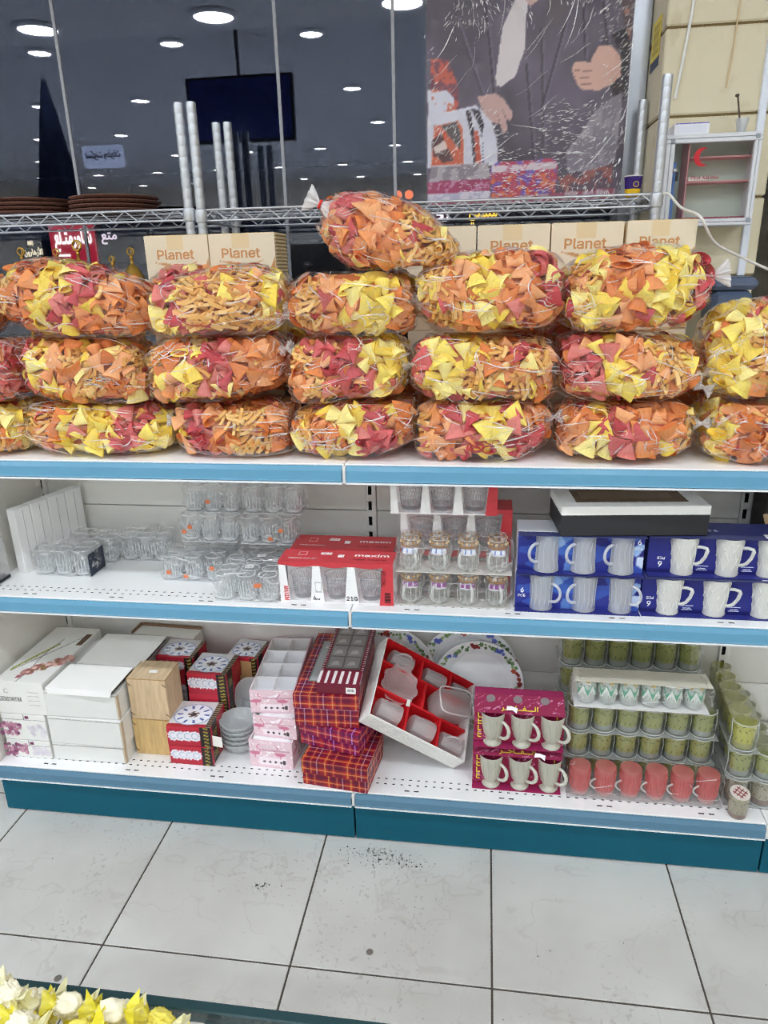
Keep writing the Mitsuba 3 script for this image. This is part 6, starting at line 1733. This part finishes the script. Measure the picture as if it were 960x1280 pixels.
for i in range(2):
    for j in range(4):
        x, y = -w / 2 + .014 + .040 * i, d * .25 + .050 * j
        win.box(x, x + .035, y, y + .044, h + .0002, h + .0012, (150, 144, 144), bev=.0006)
        win.poly(Polygon([(.006, .006), (.028, .010), (.022, .026), (.010, .022)]), (x, y, h + .0012), (1, 0, 0), (0, 1, 0), .0005 + .0001 * i, (188, 184, 184))
part(k, 'compartment', win.xf(W), 'glossy')
part(k, 'lid_window', M().quad((-w / 2 + .010, d * .23, h + .0022), (w / 2 - .010, d * .23, h + .0022), (w / 2 - .010, d * .97, h + .0022), (-w / 2 + .010, d * .97, h + .0022), (255, 255, 255)).xf(W), 'pane')
part(k, 'barcode_label', M().panel((w * .18, -.0006, h * .12), (1, 0, 0), (0, 0, 1), .024, .017, lambda u, v: np.where(((np.sin(u * 3000) > 0) & (v > .005) & (v < .013) & (u > .003) & (u < .021))[:, None], (110, 110, 112), (236, 234, 232)).astype(float), .0012).xf(W), 'paper', label='white barcode label')

# tilted white gift case with red lining and glassware
BL, BR, TL = (CAM + 1.02 * (np.array(p) - CAM) for p in ((.041, .012, .351), (.260, .060, .200), (.059, .211, .440)))
GW, GH, GD = np.linalg.norm(BR - BL), np.linalg.norm(TL - BL), .050
ex = (BR - BL) / GW; ey = (TL - BL); ey -= ex * (ey @ ex); ey /= np.linalg.norm(ey); en = np.cross(ex, ey)
GM = np.eye(4); GM[:3, 0], GM[:3, 1], GM[:3, 2], GM[:3, 3] = ex, ey, en, BL - en * GD       # x along the bottom edge, y up the case, z out of the opening
k = thing('gift_case', 'tilted white ribbed case with a red lining, open towards the front', 'gift box')
wt = (232, 232, 228)
m = M().box(0, GW, 0, GH, 0, .002, wt).box(0, GW, 0, .003, 0, GD, wt).box(0, GW, GH - .003, GH, 0, GD, wt).box(0, .003, .003, GH - .003, 0, GD, wt).box(GW - .003, GW, .003, GH - .003, 0, GD, wt)
for q in range(46):
    x = GW * (q + .3) / 46
    m.box(x, x + GW / 46 * .55, -.0010, .0002, .002, GD - .002, (222, 222, 218))
part(k, 'case_body', m.xf(GM), 'paper')
R = (204, 30, 38)
part(k, 'lining', M().box(.0035, GW - .0035, .0035, GH - .0035, .002, .004, (176, 22, 32)).box(.0035, GW - .0035, GH - .005, GH - .0034, .004, GD + .004, R).box(.0035, GW - .0035, .0034, .005, .004, GD * .7, R).xf(GM), 'paper', label='red card lining')
for (a, b, c_, e) in ((.006, GW - .006, GH * .36, GH * .385), (.006, GW - .006, GH * .70, GH * .725), (GW * .49, GW * .515, GH * .385, GH * .70), (GW * .36, GW * .38, .006, GH * .36), (GW * .70, GW * .72, .006, GH * .36), (GW * .42, GW * .44, GH * .725, GH - .006), (GW * .74, GW * .76, GH * .725, GH - .006)):
    part(k, 'divider', M().box(a, b, c_, e, .004, GD * .86, R).xf(GM), 'paper', label='red card divider')
def dish(r, h, n=9):
    m = M(); seg = 45
    ang = np.arange(seg) * 2 * np.pi / seg
    prof = [(0.001, 0), (.5, .002), (.62, .004), (.86, .012), (1.0, h / r * .0 + .020), (.985, .0215), (.84, .0145), (.60, .0065), (.001, .004)]
    V = [np.stack([r * a * np.cos(ang) * (1 + (.07 * np.cos(ang * n) if a > .9 else 0)), r * a * np.sin(ang) * (1 + (.07 * np.cos(ang * n) if a > .9 else 0)), np.full(seg, b)], 1) for a, b in prof]
    F = [np.stack([q * seg + np.arange(seg), q * seg + (np.arange(seg) + 1) % seg, (q + 1) * seg + (np.arange(seg) + 1) % seg, (q + 1) * seg + np.arange(seg)], 1) for q in range(len(prof) - 1)]
    m.add(np.vstack(V), np.vstack(F), (232, 214, 214))
    for q in range(18):
        t = q * 2 * math.pi / 18
        m.tube([(r * a * math.cos(t), r * a * math.sin(t), b) for a, b in ((.2, .0052), (.6, .0075), (.84, .0155))], .0008, (240, 228, 228), 4)
    return m
scene['glass_case'] = glassy(0.30, VC, .1)
single('scalloped_dish', 'clear scalloped glass dish standing in the red-lined case, left', 'glass dish', dish(.050, .02).xf(GM @ mov(GW * .245, GH * .545, .022) @ rot('x', 12)), 'glass_case')
def gmug(r, h, hs=1):
    m = M().lathe([(0, 0), (r * .8, 0), (r * .86, .003), (r * .9, h * .3), (r, h * .9), (r * 1.03, h), (r * .96, h), (r * .9, h * .85), (r * .8, .01), (0, .008)], (224, 220, 220), 28, sharp=(1,))
    for q in range(12):
        t = q * 2 * math.pi / 12
        m.tube([(r * a * math.cos(t), r * a * math.sin(t), h * b) for a, b in ((.88, .05), (.92, .35), (1.0, .85))], .0011, (234, 232, 232), 4)
    if hs:
        a = np.linspace(-.3, np.pi + .3, 12)
        m.tube([(r * .9 + .019 * math.sin(t), 0, h * .5 + .019 * math.cos(t)) for t in a], .0030, (234, 232, 232), 7)
    return m
lie = rot('y', 90) @ rot('z', 90)
for q, (fx, fy, lab, hs, r, h) in enumerate(((.19, .17, 'ribbed glass tumbler lying at the lower left of the red-lined case', 0, .026, .060), (.54, .17, 'ribbed glass tumbler lying at the lower middle of the red-lined case', 0, .026, .060), (.855, .17, 'glass mug with its handle up lying at the lower right corner of the red-lined case', 1, .022, .056),
                                             (.22, .85, 'glass mug with its handle up at the upper left of the red-lined case', 1, .022, .062), (.59, .85, 'ribbed glass tumbler at the upper middle of the red-lined case', 0, .021, .060), (.87, .85, 'ribbed glass tumbler at the upper right of the red-lined case', 0, .020, .044))):
    single('case_mug' if hs else 'case_tumbler', lab, 'glass', gmug(r, h, hs).xf(GM @ mov(GW * fx - h / 2, GH * fy, .004 + r + .004) @ rot('y', 90) @ rot('z', 180)), 'glass_case', group='glasses in the red-lined case')
jb = blob(.050, .035, .036, 5, 4, .0, 1, 0, (226, 222, 220))
k = thing('glass_container', 'square clear glass container jutting out of the red-lined case at right', 'glass container')
part(k, 'bowl', jb.xf(GM @ mov(GW * .77, GH * .56, .046) @ rot('z', 16)), 'glass_case')
sq = [(math.copysign(abs(math.cos(t)) ** .4, math.cos(t)) * .050, math.copysign(abs(math.sin(t)) ** .4, math.sin(t)) * .0355, .035) for t in np.linspace(0, 2 * np.pi, 33)[:-1]]
part(k, 'rim', M().tube(sq, .0022, (238, 236, 234), 7, closed=True).xf(GM @ mov(GW * .77, GH * .56, .046) @ rot('z', 16)), 'glass_pressed')
part('gift_case', 'paper_tag', M().poly(Polygon([(0, 0), (.011, .003), (.010, .022), (.002, .020)]), (.0, 0, 0), (1, 0, 0), (0, 1, 0), .0006, (226, 232, 222)).xf(GM @ mov(GW * .33, GH * .30, GD * .95)), 'paper', label='small white tag')

# flower-rimmed plates standing against the back panel
def plate(r):
    prof = [(0, 0), (r * .62, 0), (r * .68, .003), (r * .78, .010), (r * .985, .016), (r, .0172), (r * .985, .0186), (r * .77, .0125), (r * .68, .006), (0, .0045)]
    return M().lathe(prof, (238, 240, 242), 64, sharp=(8,))
def flowers(r, seed):
    m = M(); rnd = random.Random(seed)
    cols = {'r': [(150, 62, 52), (176, 84, 66), (126, 46, 44)], 'b': [(82, 96, 176), (110, 124, 196)], 'g': [(112, 142, 92), (150, 170, 120), (92, 120, 80)], 'y': [(206, 190, 140)]}
    n = 96
    for q in range(n):
        t = q * 2 * math.pi / n + rnd.gauss(0, .02)
        kind = 'rrggbggrggbgyg'[int(q / n * 28) % 14]
        rr = r * (.875 + rnd.gauss(0, .035)); z = .0128 + (rr / r - .77) * .0272 * 1.0 + .0006
        s = rnd.uniform(.0028, .0062) * (1.2 if kind in 'rb' else 1)
        col = rnd.choice(cols[kind])
        pts = [(s * math.cos(a) * (1 + .3 * math.cos(5 * a)), s * math.sin(a) * (1 + .3 * math.cos(5 * a))) for a in np.linspace(0, 2 * np.pi, 12)[:-1]]
        m.poly(Polygon(pts).buffer(0), (rr * math.cos(t), rr * math.sin(t), z), (-math.sin(t), math.cos(t), 0), (-math.cos(t), -math.sin(t), -.12), .0006, col)
    return m
def stand_plate(lab, x, y, r, rz, lean):
    k = thing('flowered_plate', lab, 'plate', 'white plates with flowered rims')
    W = mov(x, y, ZB + .001 + r * math.cos(math.radians(lean))) @ rot('z', rz) @ rot('x', 90 - lean)
    part(k, 'plate_body', plate(r).xf(W), 'glossy')
    part(k, 'flower_band', flowers(r, int(r * 1e4 + x * 100)).xf(W), 'paper', label='red and blue flower band')
stand_plate('large white plate with a flowered rim standing right of the red-lined case', .288, .318, .120, 0, 10)
stand_plate('second flowered plate behind the large one, only its top rim showing', .262, .356, .133, 0, 8)
stand_plate('flowered plate standing behind the red-lined case, its rim left of the case top', .045, .345, .128, 0, 8)

# magenta cartons of footed glass mugs
def foot_mug():
    h = .086
    prof = [(0, 0), (.0205, 0), (.0222, .003), (.0205, .007), (.0140, .011), (.0150, .016), (.0205, .026), (.0235, .045), (.0258, .070), (.0285, h), (.0274, h + .0008), (.0262, h - .001), (.0232, .068), (.0200, .040), (.0150, .022), (0, .019)]
    m = M().lathe(prof, (192, 190, 176), 28, sharp=(1,))
    for q in range(10):
        t = q * 2 * math.pi / 10
        m.tube([(.0200 * math.cos(t), .0200 * math.sin(t), .026), (.0236 * math.cos(t + .1), .0236 * math.sin(t + .1), .046), (.0262 * math.cos(t), .0262 * math.sin(t), .074)], .0010, (186, 184, 168), 5)
    a = np.linspace(-.1, np.pi + .45, 15)
    hd = M().tube([(.0225 + .0215 * math.sin(t), 0, .044 + .0225 * math.cos(t)) for t in a], [.0036] * 4 + [.0044] * 7 + [.0036] * 4, (206, 206, 194), 8)
    return m, hd
_m, _h = foot_mug()
scene['glass_grey'] = glassy(0.85, VC, .16)
FOOT = (shape(_m, 'glass_grey'), shape(_h, 'glass_grey'))
def mag_front(u, v):
    c = np.tile(np.array([140, 30, 66.]), (len(u), 1))
    n = np.abs(meshkit.fbm(np.stack([u * 40 + v * 30, v * 22, u * 0], -1), 3, 6) - .5)
    c[n < .012] = (216, 150, 180)
    c[v < .004] = (120, 24, 66)
    return c
def mag_top(u, v):
    c = np.tile(np.array([146, 48, 80.]), (len(u), 1))
    n = np.abs(meshkit.fbm(np.stack([u * 34 - v * 30, v * 40, u * 0 + 3], -1), 3, 8) - .5)
    c[n < .014] = (214, 150, 182)
    return c
for q, (x, y, z, lab) in enumerate(((.3815, .040, 0, 'lower magenta carton of three grey footed glass mugs'), (.3825, .048, .1115, 'upper magenta carton of three grey footed glass mugs, round cut-outs in its top'))):
    k = thing('magenta_mug_carton', lab, 'mug pack', 'magenta cartons of footed mugs')
    w, h, d = .206, .110, .088
    W = P1(x, y, z, -.5)
    m = M().panel((-w / 2, .022, 0), (1, 0, 0), (0, 0, 1), w, h - .018, mag_front, .0018)
    sl = np.array([0, .35, 1.0]); sl /= np.linalg.norm(sl)
    m.panel((-w / 2, .010, h - .020), (1, 0, 0), (0, .940, .342), w, .054, mag_top, .0018)
    m.box(-w / 2, w / 2, .060, d, 0, h - .0018, (150, 40, 86)).box(-w / 2, w / 2, .002, .062, 0, .0015, (150, 40, 86))
    m.quad((-w / 2, .060, 0), (-w / 2, .022, 0), (-w / 2, .022, h - .018), (-w / 2, .060, h - .003), (140, 34, 80)).quad((w / 2, .022, 0), (w / 2, .060, 0), (w / 2, .060, h - .003), (w / 2, .022, h - .018), (140, 34, 80))
    part(k, 'carton_body', m.xf(W), 'glossy')
    for i in range(3):
        G = W @ mov(-w / 2 + .044 + .0675 * i, .0235, .0018)
        mg = copy(k, 'mug', FOOT[0], G)
        copy(mg, 'handle', FOOT[1], G @ rot('z', -34))
    t = M()
    g = arabic('fakher', .0135, fit=.084)
    eo = np.array([0, .940, .342])
    t.poly(g, (-w / 2 + .062, .0145, h - .0175), (1, 0, 0), eo, .0008, (228, 196, 74))
    # gold fret letters left and right of the mugs
    for x0, pat in ((-w / 2 + .009, 1), (w / 2 - .018, -1)):
        for zz in np.arange(.014, .070, .018):
            t.box(x0, x0 + .0022, .0212, .0219, zz, zz + .015, (228, 206, 70)).box(x0, x0 + .009, .0212, .0219, zz, zz + .0024, (228, 206, 70))
            if int(zz * 1000) % 36 < 18: t.box(x0, x0 + .009, .0212, .0219, zz + .008, zz + .0102, (228, 206, 70))
    part(k, 'lettering', t.xf(W), 'paper', label='gold Arabic lettering')
    if q == 1:
        g = M()
        for i in range(3):
            g.poly(Point(0, 0).buffer(.0105), (-w / 2 + .038 + .062 * i, .010 + .040 * .94, h - .020 + .040 * .342 + .0006), (1, 0, 0), eo, .0006, (136, 120, 124))
        part(k, 'cutout', g.xf(W), 'paper', label='round cut-outs')
    part(k, 'torn_label', M().poly(Polygon([(0, 0), (.014, .001), (.024, -.006), (.026, .006), (.012, .010), (.002, .010)]), (-.03 if q else .038, .004 if q == 0 else .012, h - .016 + .004), (1, 0, 0), (0, .4, .9), .0006, (236, 234, 240)).xf(W), 'paper', label='torn white label')

# trays of printed tea glasses
def tea_cup(h=.058, r=.0225, col=(160, 166, 104), base=(160, 166, 160)):
    prof = [(0, 0), (r * .84, 0), (r * .90, .002), (r * .90, h * .22), (r * .92, h * .24), (r, h * .96), (r, h), (r * .94, h), (r * .86, h * .26), (0, h * .22)]
    c = [base] * 4 + [col] * 6
    m = M().lathe(prof, c, 24, sharp=(1, 4, 6))
    rnd = random.Random(3)
    for q in range(22):
        t = q * 2 * math.pi / 22
        zz = h * (.80 + .08 * math.sin(q * 2.2)); rr = r * .99
        m.tube([(rr * math.cos(t), rr * math.sin(t), zz), (rr * math.cos(t + .2), rr * math.sin(t + .2), zz + .004 * (1 if q % 2 else -1))], .0007, (70, 74, 50), 4)
        if q % 2: m.tube([(r * .93 * math.cos(t), r * .93 * math.sin(t), h * .3), (r * .945 * math.cos(t + .12), r * .945 * math.sin(t + .12), h * .42)], .0008, (110, 116, 70), 4)
    m.lathe([(r * 1.004, h * .955), (r * 1.006, h * .975)], (206, 204, 150), 24)
    return m
scene['glass_tea'] = glassy(0.72, VC, .15)
GREEN = shape(tea_cup(), 'glass_tea')
GREENY = shape(tea_cup(.060, .0235, (190, 190, 92), (170, 170, 110)), 'glass_tea')
BROWN = shape(tea_cup(.060, .0235, (176, 170, 150), (150, 130, 120)), 'glass_tea')
def tray_pack(lab, W, nx, ny, pitch, h, proto, seed, group='clear trays of tea glasses', sx=1.0, lidz=True):
    k = thing('tea_glass_tray', lab, 'glass pack', group)
    w, d = nx * pitch, ny * pitch * .86
    for i in range(nx):
        for j in range(ny):
            copy(k, 'tea_glass', proto, W @ mov(-w / 2 + (i + .5) * pitch, (j + .5) * pitch * .86, .0025) @ scl(pitch / .0545, pitch * .84 / .0545, (h - .008) / .058) @ rot('z', 31 * i + 17 * j))
    tm = M().box(-w / 2 - .003, w / 2 + .003, -.003, d + .003, 0, .0012, (214, 218, 216))
    part(k, 'tray', tm.xf(W), 'glass_clear')
    # scalloped clear blister: arches between the glasses at the front
    b = M(); seg = 10
    for i in range(nx):
        c0 = -w / 2 + (i + .5) * pitch
        th = np.linspace(np.pi, 2 * np.pi, seg)
        arc = np.stack([c0 + pitch * .5 * np.cos(th), pitch * .43 + pitch * .47 * np.sin(th)], 1)
        for (xa, ya), (xb, yb) in zip(arc, arc[1:]):
            b.quad((xa, ya, .001), (xb, yb, .001), (xb, yb, h - .002), (xa, ya, h - .002), (235, 238, 238))
            b.quad((xa, ya, h - .002), (xb, yb, h - .002), (xb, max(yb, d * .5), h - .001), (xa, max(ya, d * .5), h - .001), (235, 238, 238))
    b.box(-w / 2, w / 2, pitch * .4, d, h - .0012, h - .0004, (235, 238, 238))
    b.quad((w / 2, pitch * .43, .001), (w / 2, d, .001), (w / 2, d, h - .002), (w / 2, pitch * .43, h - .002), (235, 238, 238))
    b.quad((-w / 2, d, .001), (-w / 2, pitch * .43, .001), (-w / 2, pitch * .43, h - .002), (-w / 2, d, h - .002), (235, 238, 238))
    bl_ = part(k, 'blister', b.xf(W), 'film')
    r = M()
    for zz in (.004, h - .002):
        pts = []
        for i in range(nx):
            c0 = -w / 2 + (i + .5) * pitch
            pts += [(c0 + pitch * .5 * math.cos(t), pitch * .43 + pitch * .47 * math.sin(t), zz) for t in np.linspace(np.pi, 2 * np.pi, 9)[:-1]]
        pts.append((w / 2, pitch * .43, zz))
        r.tube(pts, .0012, (216, 222, 220), 5)
    for i in range(nx + 1):
        x = -w / 2 + i * pitch
        r.tube([(x, pitch * .42, .004), (x + .0015, pitch * .36, h * .5), (x, pitch * .42, h - .002)], .0013, (214, 220, 218), 5)
    part(bl_, 'scalloped_rim', r.xf(W), 'glass_pressed')
    return k
PT = .0555
for j, (y, z) in enumerate(((.095, 0), (.095, .069), (.096, .138))):
    tray_pack(['tray of green tea glasses standing behind the red candle glasses', 'lower visible tray of green printed tea glasses', 'upper visible tray of green printed tea glasses under the teal one'][j], P1(.664, y, z), 6, 2, PT, .0685, GREEN, j)
for j in range(4):
    tray_pack('rear stack of green tea glass trays, ' + ['bottom', 'second', 'third', 'top one level with the teal pack'][j], P1(.655, .222, .0785 * j), 6, 2, PT, .078, GREEN, 10 + j)
# teal triangle pack
k = thing('teal_glass_pack', 'wrapped pack of glasses with teal and white triangles lying on the green trays', 'glass pack')
W = P1(.655, .084, .2120, -.5) @ rot('x', -1)
def teal_cup():
    m = tea_cup(.056, .022, (206, 214, 208), (196, 202, 200)); r = .0222
    for q in range(6):
        t0 = q * np.pi / 3
        for tri, col in ((((0, .018), (.5, .044), (-.5, .044)), (84, 170, 134)), (((.5, .046), (1.0, .018), (0.02, .018)), (240, 242, 240)), (((0, .046), (.25, .054), (-.25, .054)), (214, 176, 84))):
            P_ = [((r + .0004) * math.cos(t0 + a * 1.04), (r + .0004) * math.sin(t0 + a * 1.04), z) for a, z in tri]
            ctr = np.array([((r + .0009) * math.cos(t0 + .1), (r + .0009) * math.sin(t0 + .1), np.mean([p[2] for p in P_]))])
            m.add(np.array(P_), [[0, 1, 2]], col)
    return m
TEAL = shape(teal_cup(), 'glass_tea')
for i in range(6):
    copy(k, 'tea_glass', TEAL, W @ mov(-.140 + .0475 * i + .021, .030, .006) @ scl(1.0, 1.0, 1.06) @ rot('z', -90 + 12 * (i % 3)))
part(k, 'lid_card', M().box(-.148, .148, .003, .062, .0665, .068, (206, 202, 186)).box(-.148, .148, .060, .062, 0, .068, (206, 204, 196)).box(-.148, .148, .003, .062, 0, .0015, (226, 226, 224)).xf(W), 'paper')
part(k, 'plastic_wrap', blob(.152, .034, .0365, 8, 5, .0045, 48, 77, floor_z=-.0335).xf(W @ mov(0, .031, .0335)), 'wrap')
part(k, 'wrap_folds', body_creases(.152, .034, .0365, 8, 110, 77, None, (.1, .4), (.0004, .0012), .3, lambda dd: dd[1] < .3).xf(W @ mov(0, .031, .0335)), 'crease', kind='stuff')
# red candle glasses in a clear tray
def candle():
    m = M().lathe([(0, 0), (.0195, 0), (.021, .002), (.0215, .012), (.0235, .018), (.0245, .060), (.024, .072), (.020, .0735), (0, .0735)], [(206, 196, 194)] * 3 + [(196, 108, 104)] + [(204, 84, 82)] * 2 + [(198, 112, 108)] * 3, 28, sharp=(1, 6))
    for q in range(24):
        t = q * 2 * math.pi / 24
        m.tube([(.0238 * math.cos(t), .0238 * math.sin(t), .020), (.0248 * math.cos(t), .0248 * math.sin(t), .060)], .0009, (216, 104, 100), 4)
    return m
CAN = shape(candle(), 'glass_tea')
k = thing('candle_glass_tray', 'clear tray of six red candle glasses at the front right of the bottom shelf', 'glass pack')
W = P1(.670, .036, 0, 0)
for i in range(6):
    copy(k, 'candle_glass', CAN, W @ mov(-.142 + .0568 * i, .027, .002) @ scl(.98, .98, 1.0))
a = np.linspace(-.3, np.pi + .3, 11)
lob = M()
for i in range(5):
    lob.tube([(-.1145 + .0568 * i + .006 * math.cos(t * 2), .010, .036 + .014 * math.cos(t)) for t in a], .0022, (232, 228, 226), 6)
part(k, 'tray_rib', lob.xf(W), 'glass_pressed')
part(k, 'tray', M().box(-.173, .173, .001, .053, 0, .0014, (225, 225, 225)).xf(W), 'glass_clear')
part(k, 'plastic_lid', blob(.172, .0275, .0405, 8, 5, .002, 50, 91, floor_z=-.0405).xf(W @ mov(0, .0275, .0425)), 'wrap')
part(k, 'lid_ridges', body_creases(.172, .0275, .0405, 8, 60, 91, None, (.1, .5), (.0004, .0010), .5, lambda dd: dd[1] < .3).xf(W @ mov(0, .0275, .0412)), 'crease', kind='stuff')
# trays running back along the right-hand side
for lay, (x, y, z, nx, n, proto, lab) in enumerate(((.904, .048, 0, 2, 6, BROWN, 'lowest tray of patterned tea glasses running back at the right end of the shelf'),
                                          (.904, .050, .0705, 2, 6, GREEN, 'second tray of tea glasses running back at the right end, under the yellow-green one'),
                                          (.876, .054, .1415, 1, 6, GREENY, 'top tray of bright yellow-green tea glasses running back at the right end of the shelf'))):
    tray_pack(lab, P1(x, y, z, -4), nx, n, .0550, .070, proto, 40 + lay)
k = thing('lattice_glass_pack', 'patterned glass with a dark red lattice lid before the trays at the right end', 'glass')
part(k, 'glass', {**BROWN, 'to_world': T((P1(.868, .0225, 0) @ scl(.9, .9, .9)).tolist())}, 'glass_tea')
t = M()
for q in range(-1, 2):
    t.box(-.013, .013, .008 * q - .0009, .008 * q + .0009, 0, .0006, (126, 44, 48)).box(.008 * q - .0009, .008 * q + .0009, -.013, .013, 0, .0007, (126, 44, 48))
part(k, 'lattice_lid', M().lathe([(0.0001, 0), (.021, 0), (.021, .0012), (.0001, .0014)], (206, 196, 188), 24).join(t, mov(0, 0, .0014) @ rot('z', 45)).xf(P1(.868, .0228, .0575) @ rot('x', 12)), 'paper', label='dark red lattice')
# ---------------------------------------------------------------- glass table with wrapped sweets in the foreground
TZ, TY0 = 0.60, -0.864
k = thing('glass_table', 'glass-topped display table with a dark green steel edge at the lower left', 'table')
st = (34, 62, 66)
part(k, 'glass_top', M().box(-.62, .40, -1.50, TY0 - .004, TZ - .006, TZ, (225, 240, 236)), 'table_pane')
part(k, 'edge_rail', M().box(-.64, .42, TY0 - .004, TY0 + .008, TZ - .016, TZ + .002, st, bev=.0015), 'enamel', label='dark green steel edge')
part(k, 'edge_rail', M().box(-.64, -.622, -1.5, TY0 - .005, TZ - .016, TZ + .002, st, bev=.0015), 'enamel')
part(k, 'cross_bar', M().box(.018, .028, -1.5, TY0 - .005, TZ - .020, TZ - .0065, st, bev=.0015), 'enamel', label='dark green cross bar')
for x in (-.63, .41):
    for y in (TY0 - .02, -1.48):
        part(k, 'leg', M().box(x - .012, x + .012, y - .012, y + .012, 0, TZ - .0165, st, bev=.001), 'enamel')


def sweet_mesh(yellow, seed):
    rnd = random.Random(seed)
    body = blob(.0122, .0092, .0084, 2.6, 3 if seed < 3 else 2, .0055, 150, seed, (238, 232, 204) if not yellow else (232, 218, 96))
    ends = M(); n = 16
    for s in (-1, 1):
        ang = np.arange(n) * 2 * np.pi / n
        V = []
        for r, x, am in ((.0085, .0090, .1), (.0026, .0140, .2), (.0085, .0185, .38), (.0145, .0262, .5)):
            rr = r * (1 + am * np.cos(ang * 5 + seed)); V.append(np.stack([np.full(n, s * x) + .0015 * np.sin(ang * 3 + seed), rr * np.cos(ang), rr * np.sin(ang) * .75], 1))
        F = np.vstack([np.stack([q * n + np.arange(n), q * n + (np.arange(n) + 1) % n, (q + 1) * n + (np.arange(n) + 1) % n, (q + 1) * n + np.arange(n)], 1) for q in range(3)])
        ends.add(np.vstack(V), F, (240, 228, 64) if rnd.random() < .82 else (240, 236, 190))
    return shape(body, 'glossy'), shape(ends, 'sweet_wrap')


scene['table_pane'] = {'type': 'thindielectric', 'int_ior': 1.5}
scene['sweet_wrap'] = {'type': 'blendbsdf', 'weight': 0.75, 'clear': {'type': 'thindielectric', 'int_ior': 1.4}, 'shine': two({'type': 'principled', 'base_color': VC, 'roughness': .25, 'specular': .6})}
SW = [sweet_mesh(q % 3 == 0, q) for q in range(6)]
rnd = random.Random(21)
n_ = 0
# the heap: layers of sweets, higher towards the lower left corner
for lay in range(3):
    z = TZ + .0125 + .0205 * lay
    for j in range(6):
        for i in range(9):
            x = -.285 + .044 * i + .022 * (j % 2) + rnd.uniform(-.004, .004); y = TY0 - .026 - .0285 * j + rnd.uniform(-.003, .003) - .010 * lay
            if x > -.012 - .050 * lay + .02 * math.sin(j * 2.1) or (lay == 0 and j > 3 and x < -.08): continue
            k = thing('wrapped_sweet', 'cream sweet twisted in clear and yellow foil, in the heap on the glass table', 'sweet', 'wrapped sweets heaped on the glass table')
            W = mov(x, y, z + rnd.uniform(0, .003)) @ rot('z', rnd.choice((0, 180)) + rnd.gauss(0, 17) + 8) @ rot('y', rnd.gauss(0, 9)) @ rot('x', rnd.uniform(0, 90)) @ scl(rnd.uniform(.9, 1.1))
            b, e = SW[rnd.randrange(6)]
            copy(k, 'sweet_body', b, W); copy(k, 'twisted_ends', e, W)
            n_ += 1

# grit swept against the kick plate, specks and coins of dirt on the tiles
rnd = random.Random(8)
m = M()
def speck(x, y, s):
    a = np.linspace(0, 2 * np.pi, 7)[:-1]
    v = [(x + s * rnd.uniform(.5, 1.1) * math.cos(t), y + s * rnd.uniform(.5, 1.1) * math.sin(t), .0009) for t in a] + [(x, y, .0009 + s * .8)]
    m.add(v, [[q, (q + 1) % 6, 6] for q in range(6)], (40, 36, 34))
for q in range(320):
    t = rnd.random()
    speck(.02 + .12 * t + rnd.gauss(0, .03), -.052 + rnd.gauss(0, .012) + .01 * math.sin(t * 6), abs(rnd.gauss(.0008, .0006)) + .0003)
for q in range(26): speck(-.19 + rnd.gauss(0, .012), -.165 + rnd.gauss(0, .005), abs(rnd.gauss(.001, .0006)) + .0004)
for q in range(120): speck(rnd.uniform(-.9, 1.1), rnd.uniform(-.75, -.01), abs(rnd.gauss(.0007, .0005)) + .0003)
single('floor_grit', 'dark grit scattered on the tiles below the shelf joint', 'dirt', m, 'matte', kind='stuff')
for x, y, lab in ((-.524, -.426, 'flat grey spot like a coin on the tile near the glass table'), (.081, -.297, 'small dark spot on the tile in front of the shelf joint')):
    single('floor_spot', lab, 'spot', M().lathe([(0.0001, .0014), (.0062, .0013), (.0072, .0006)], (112, 106, 100), 18).xf(mov(x, y, .0) ), 'paper')
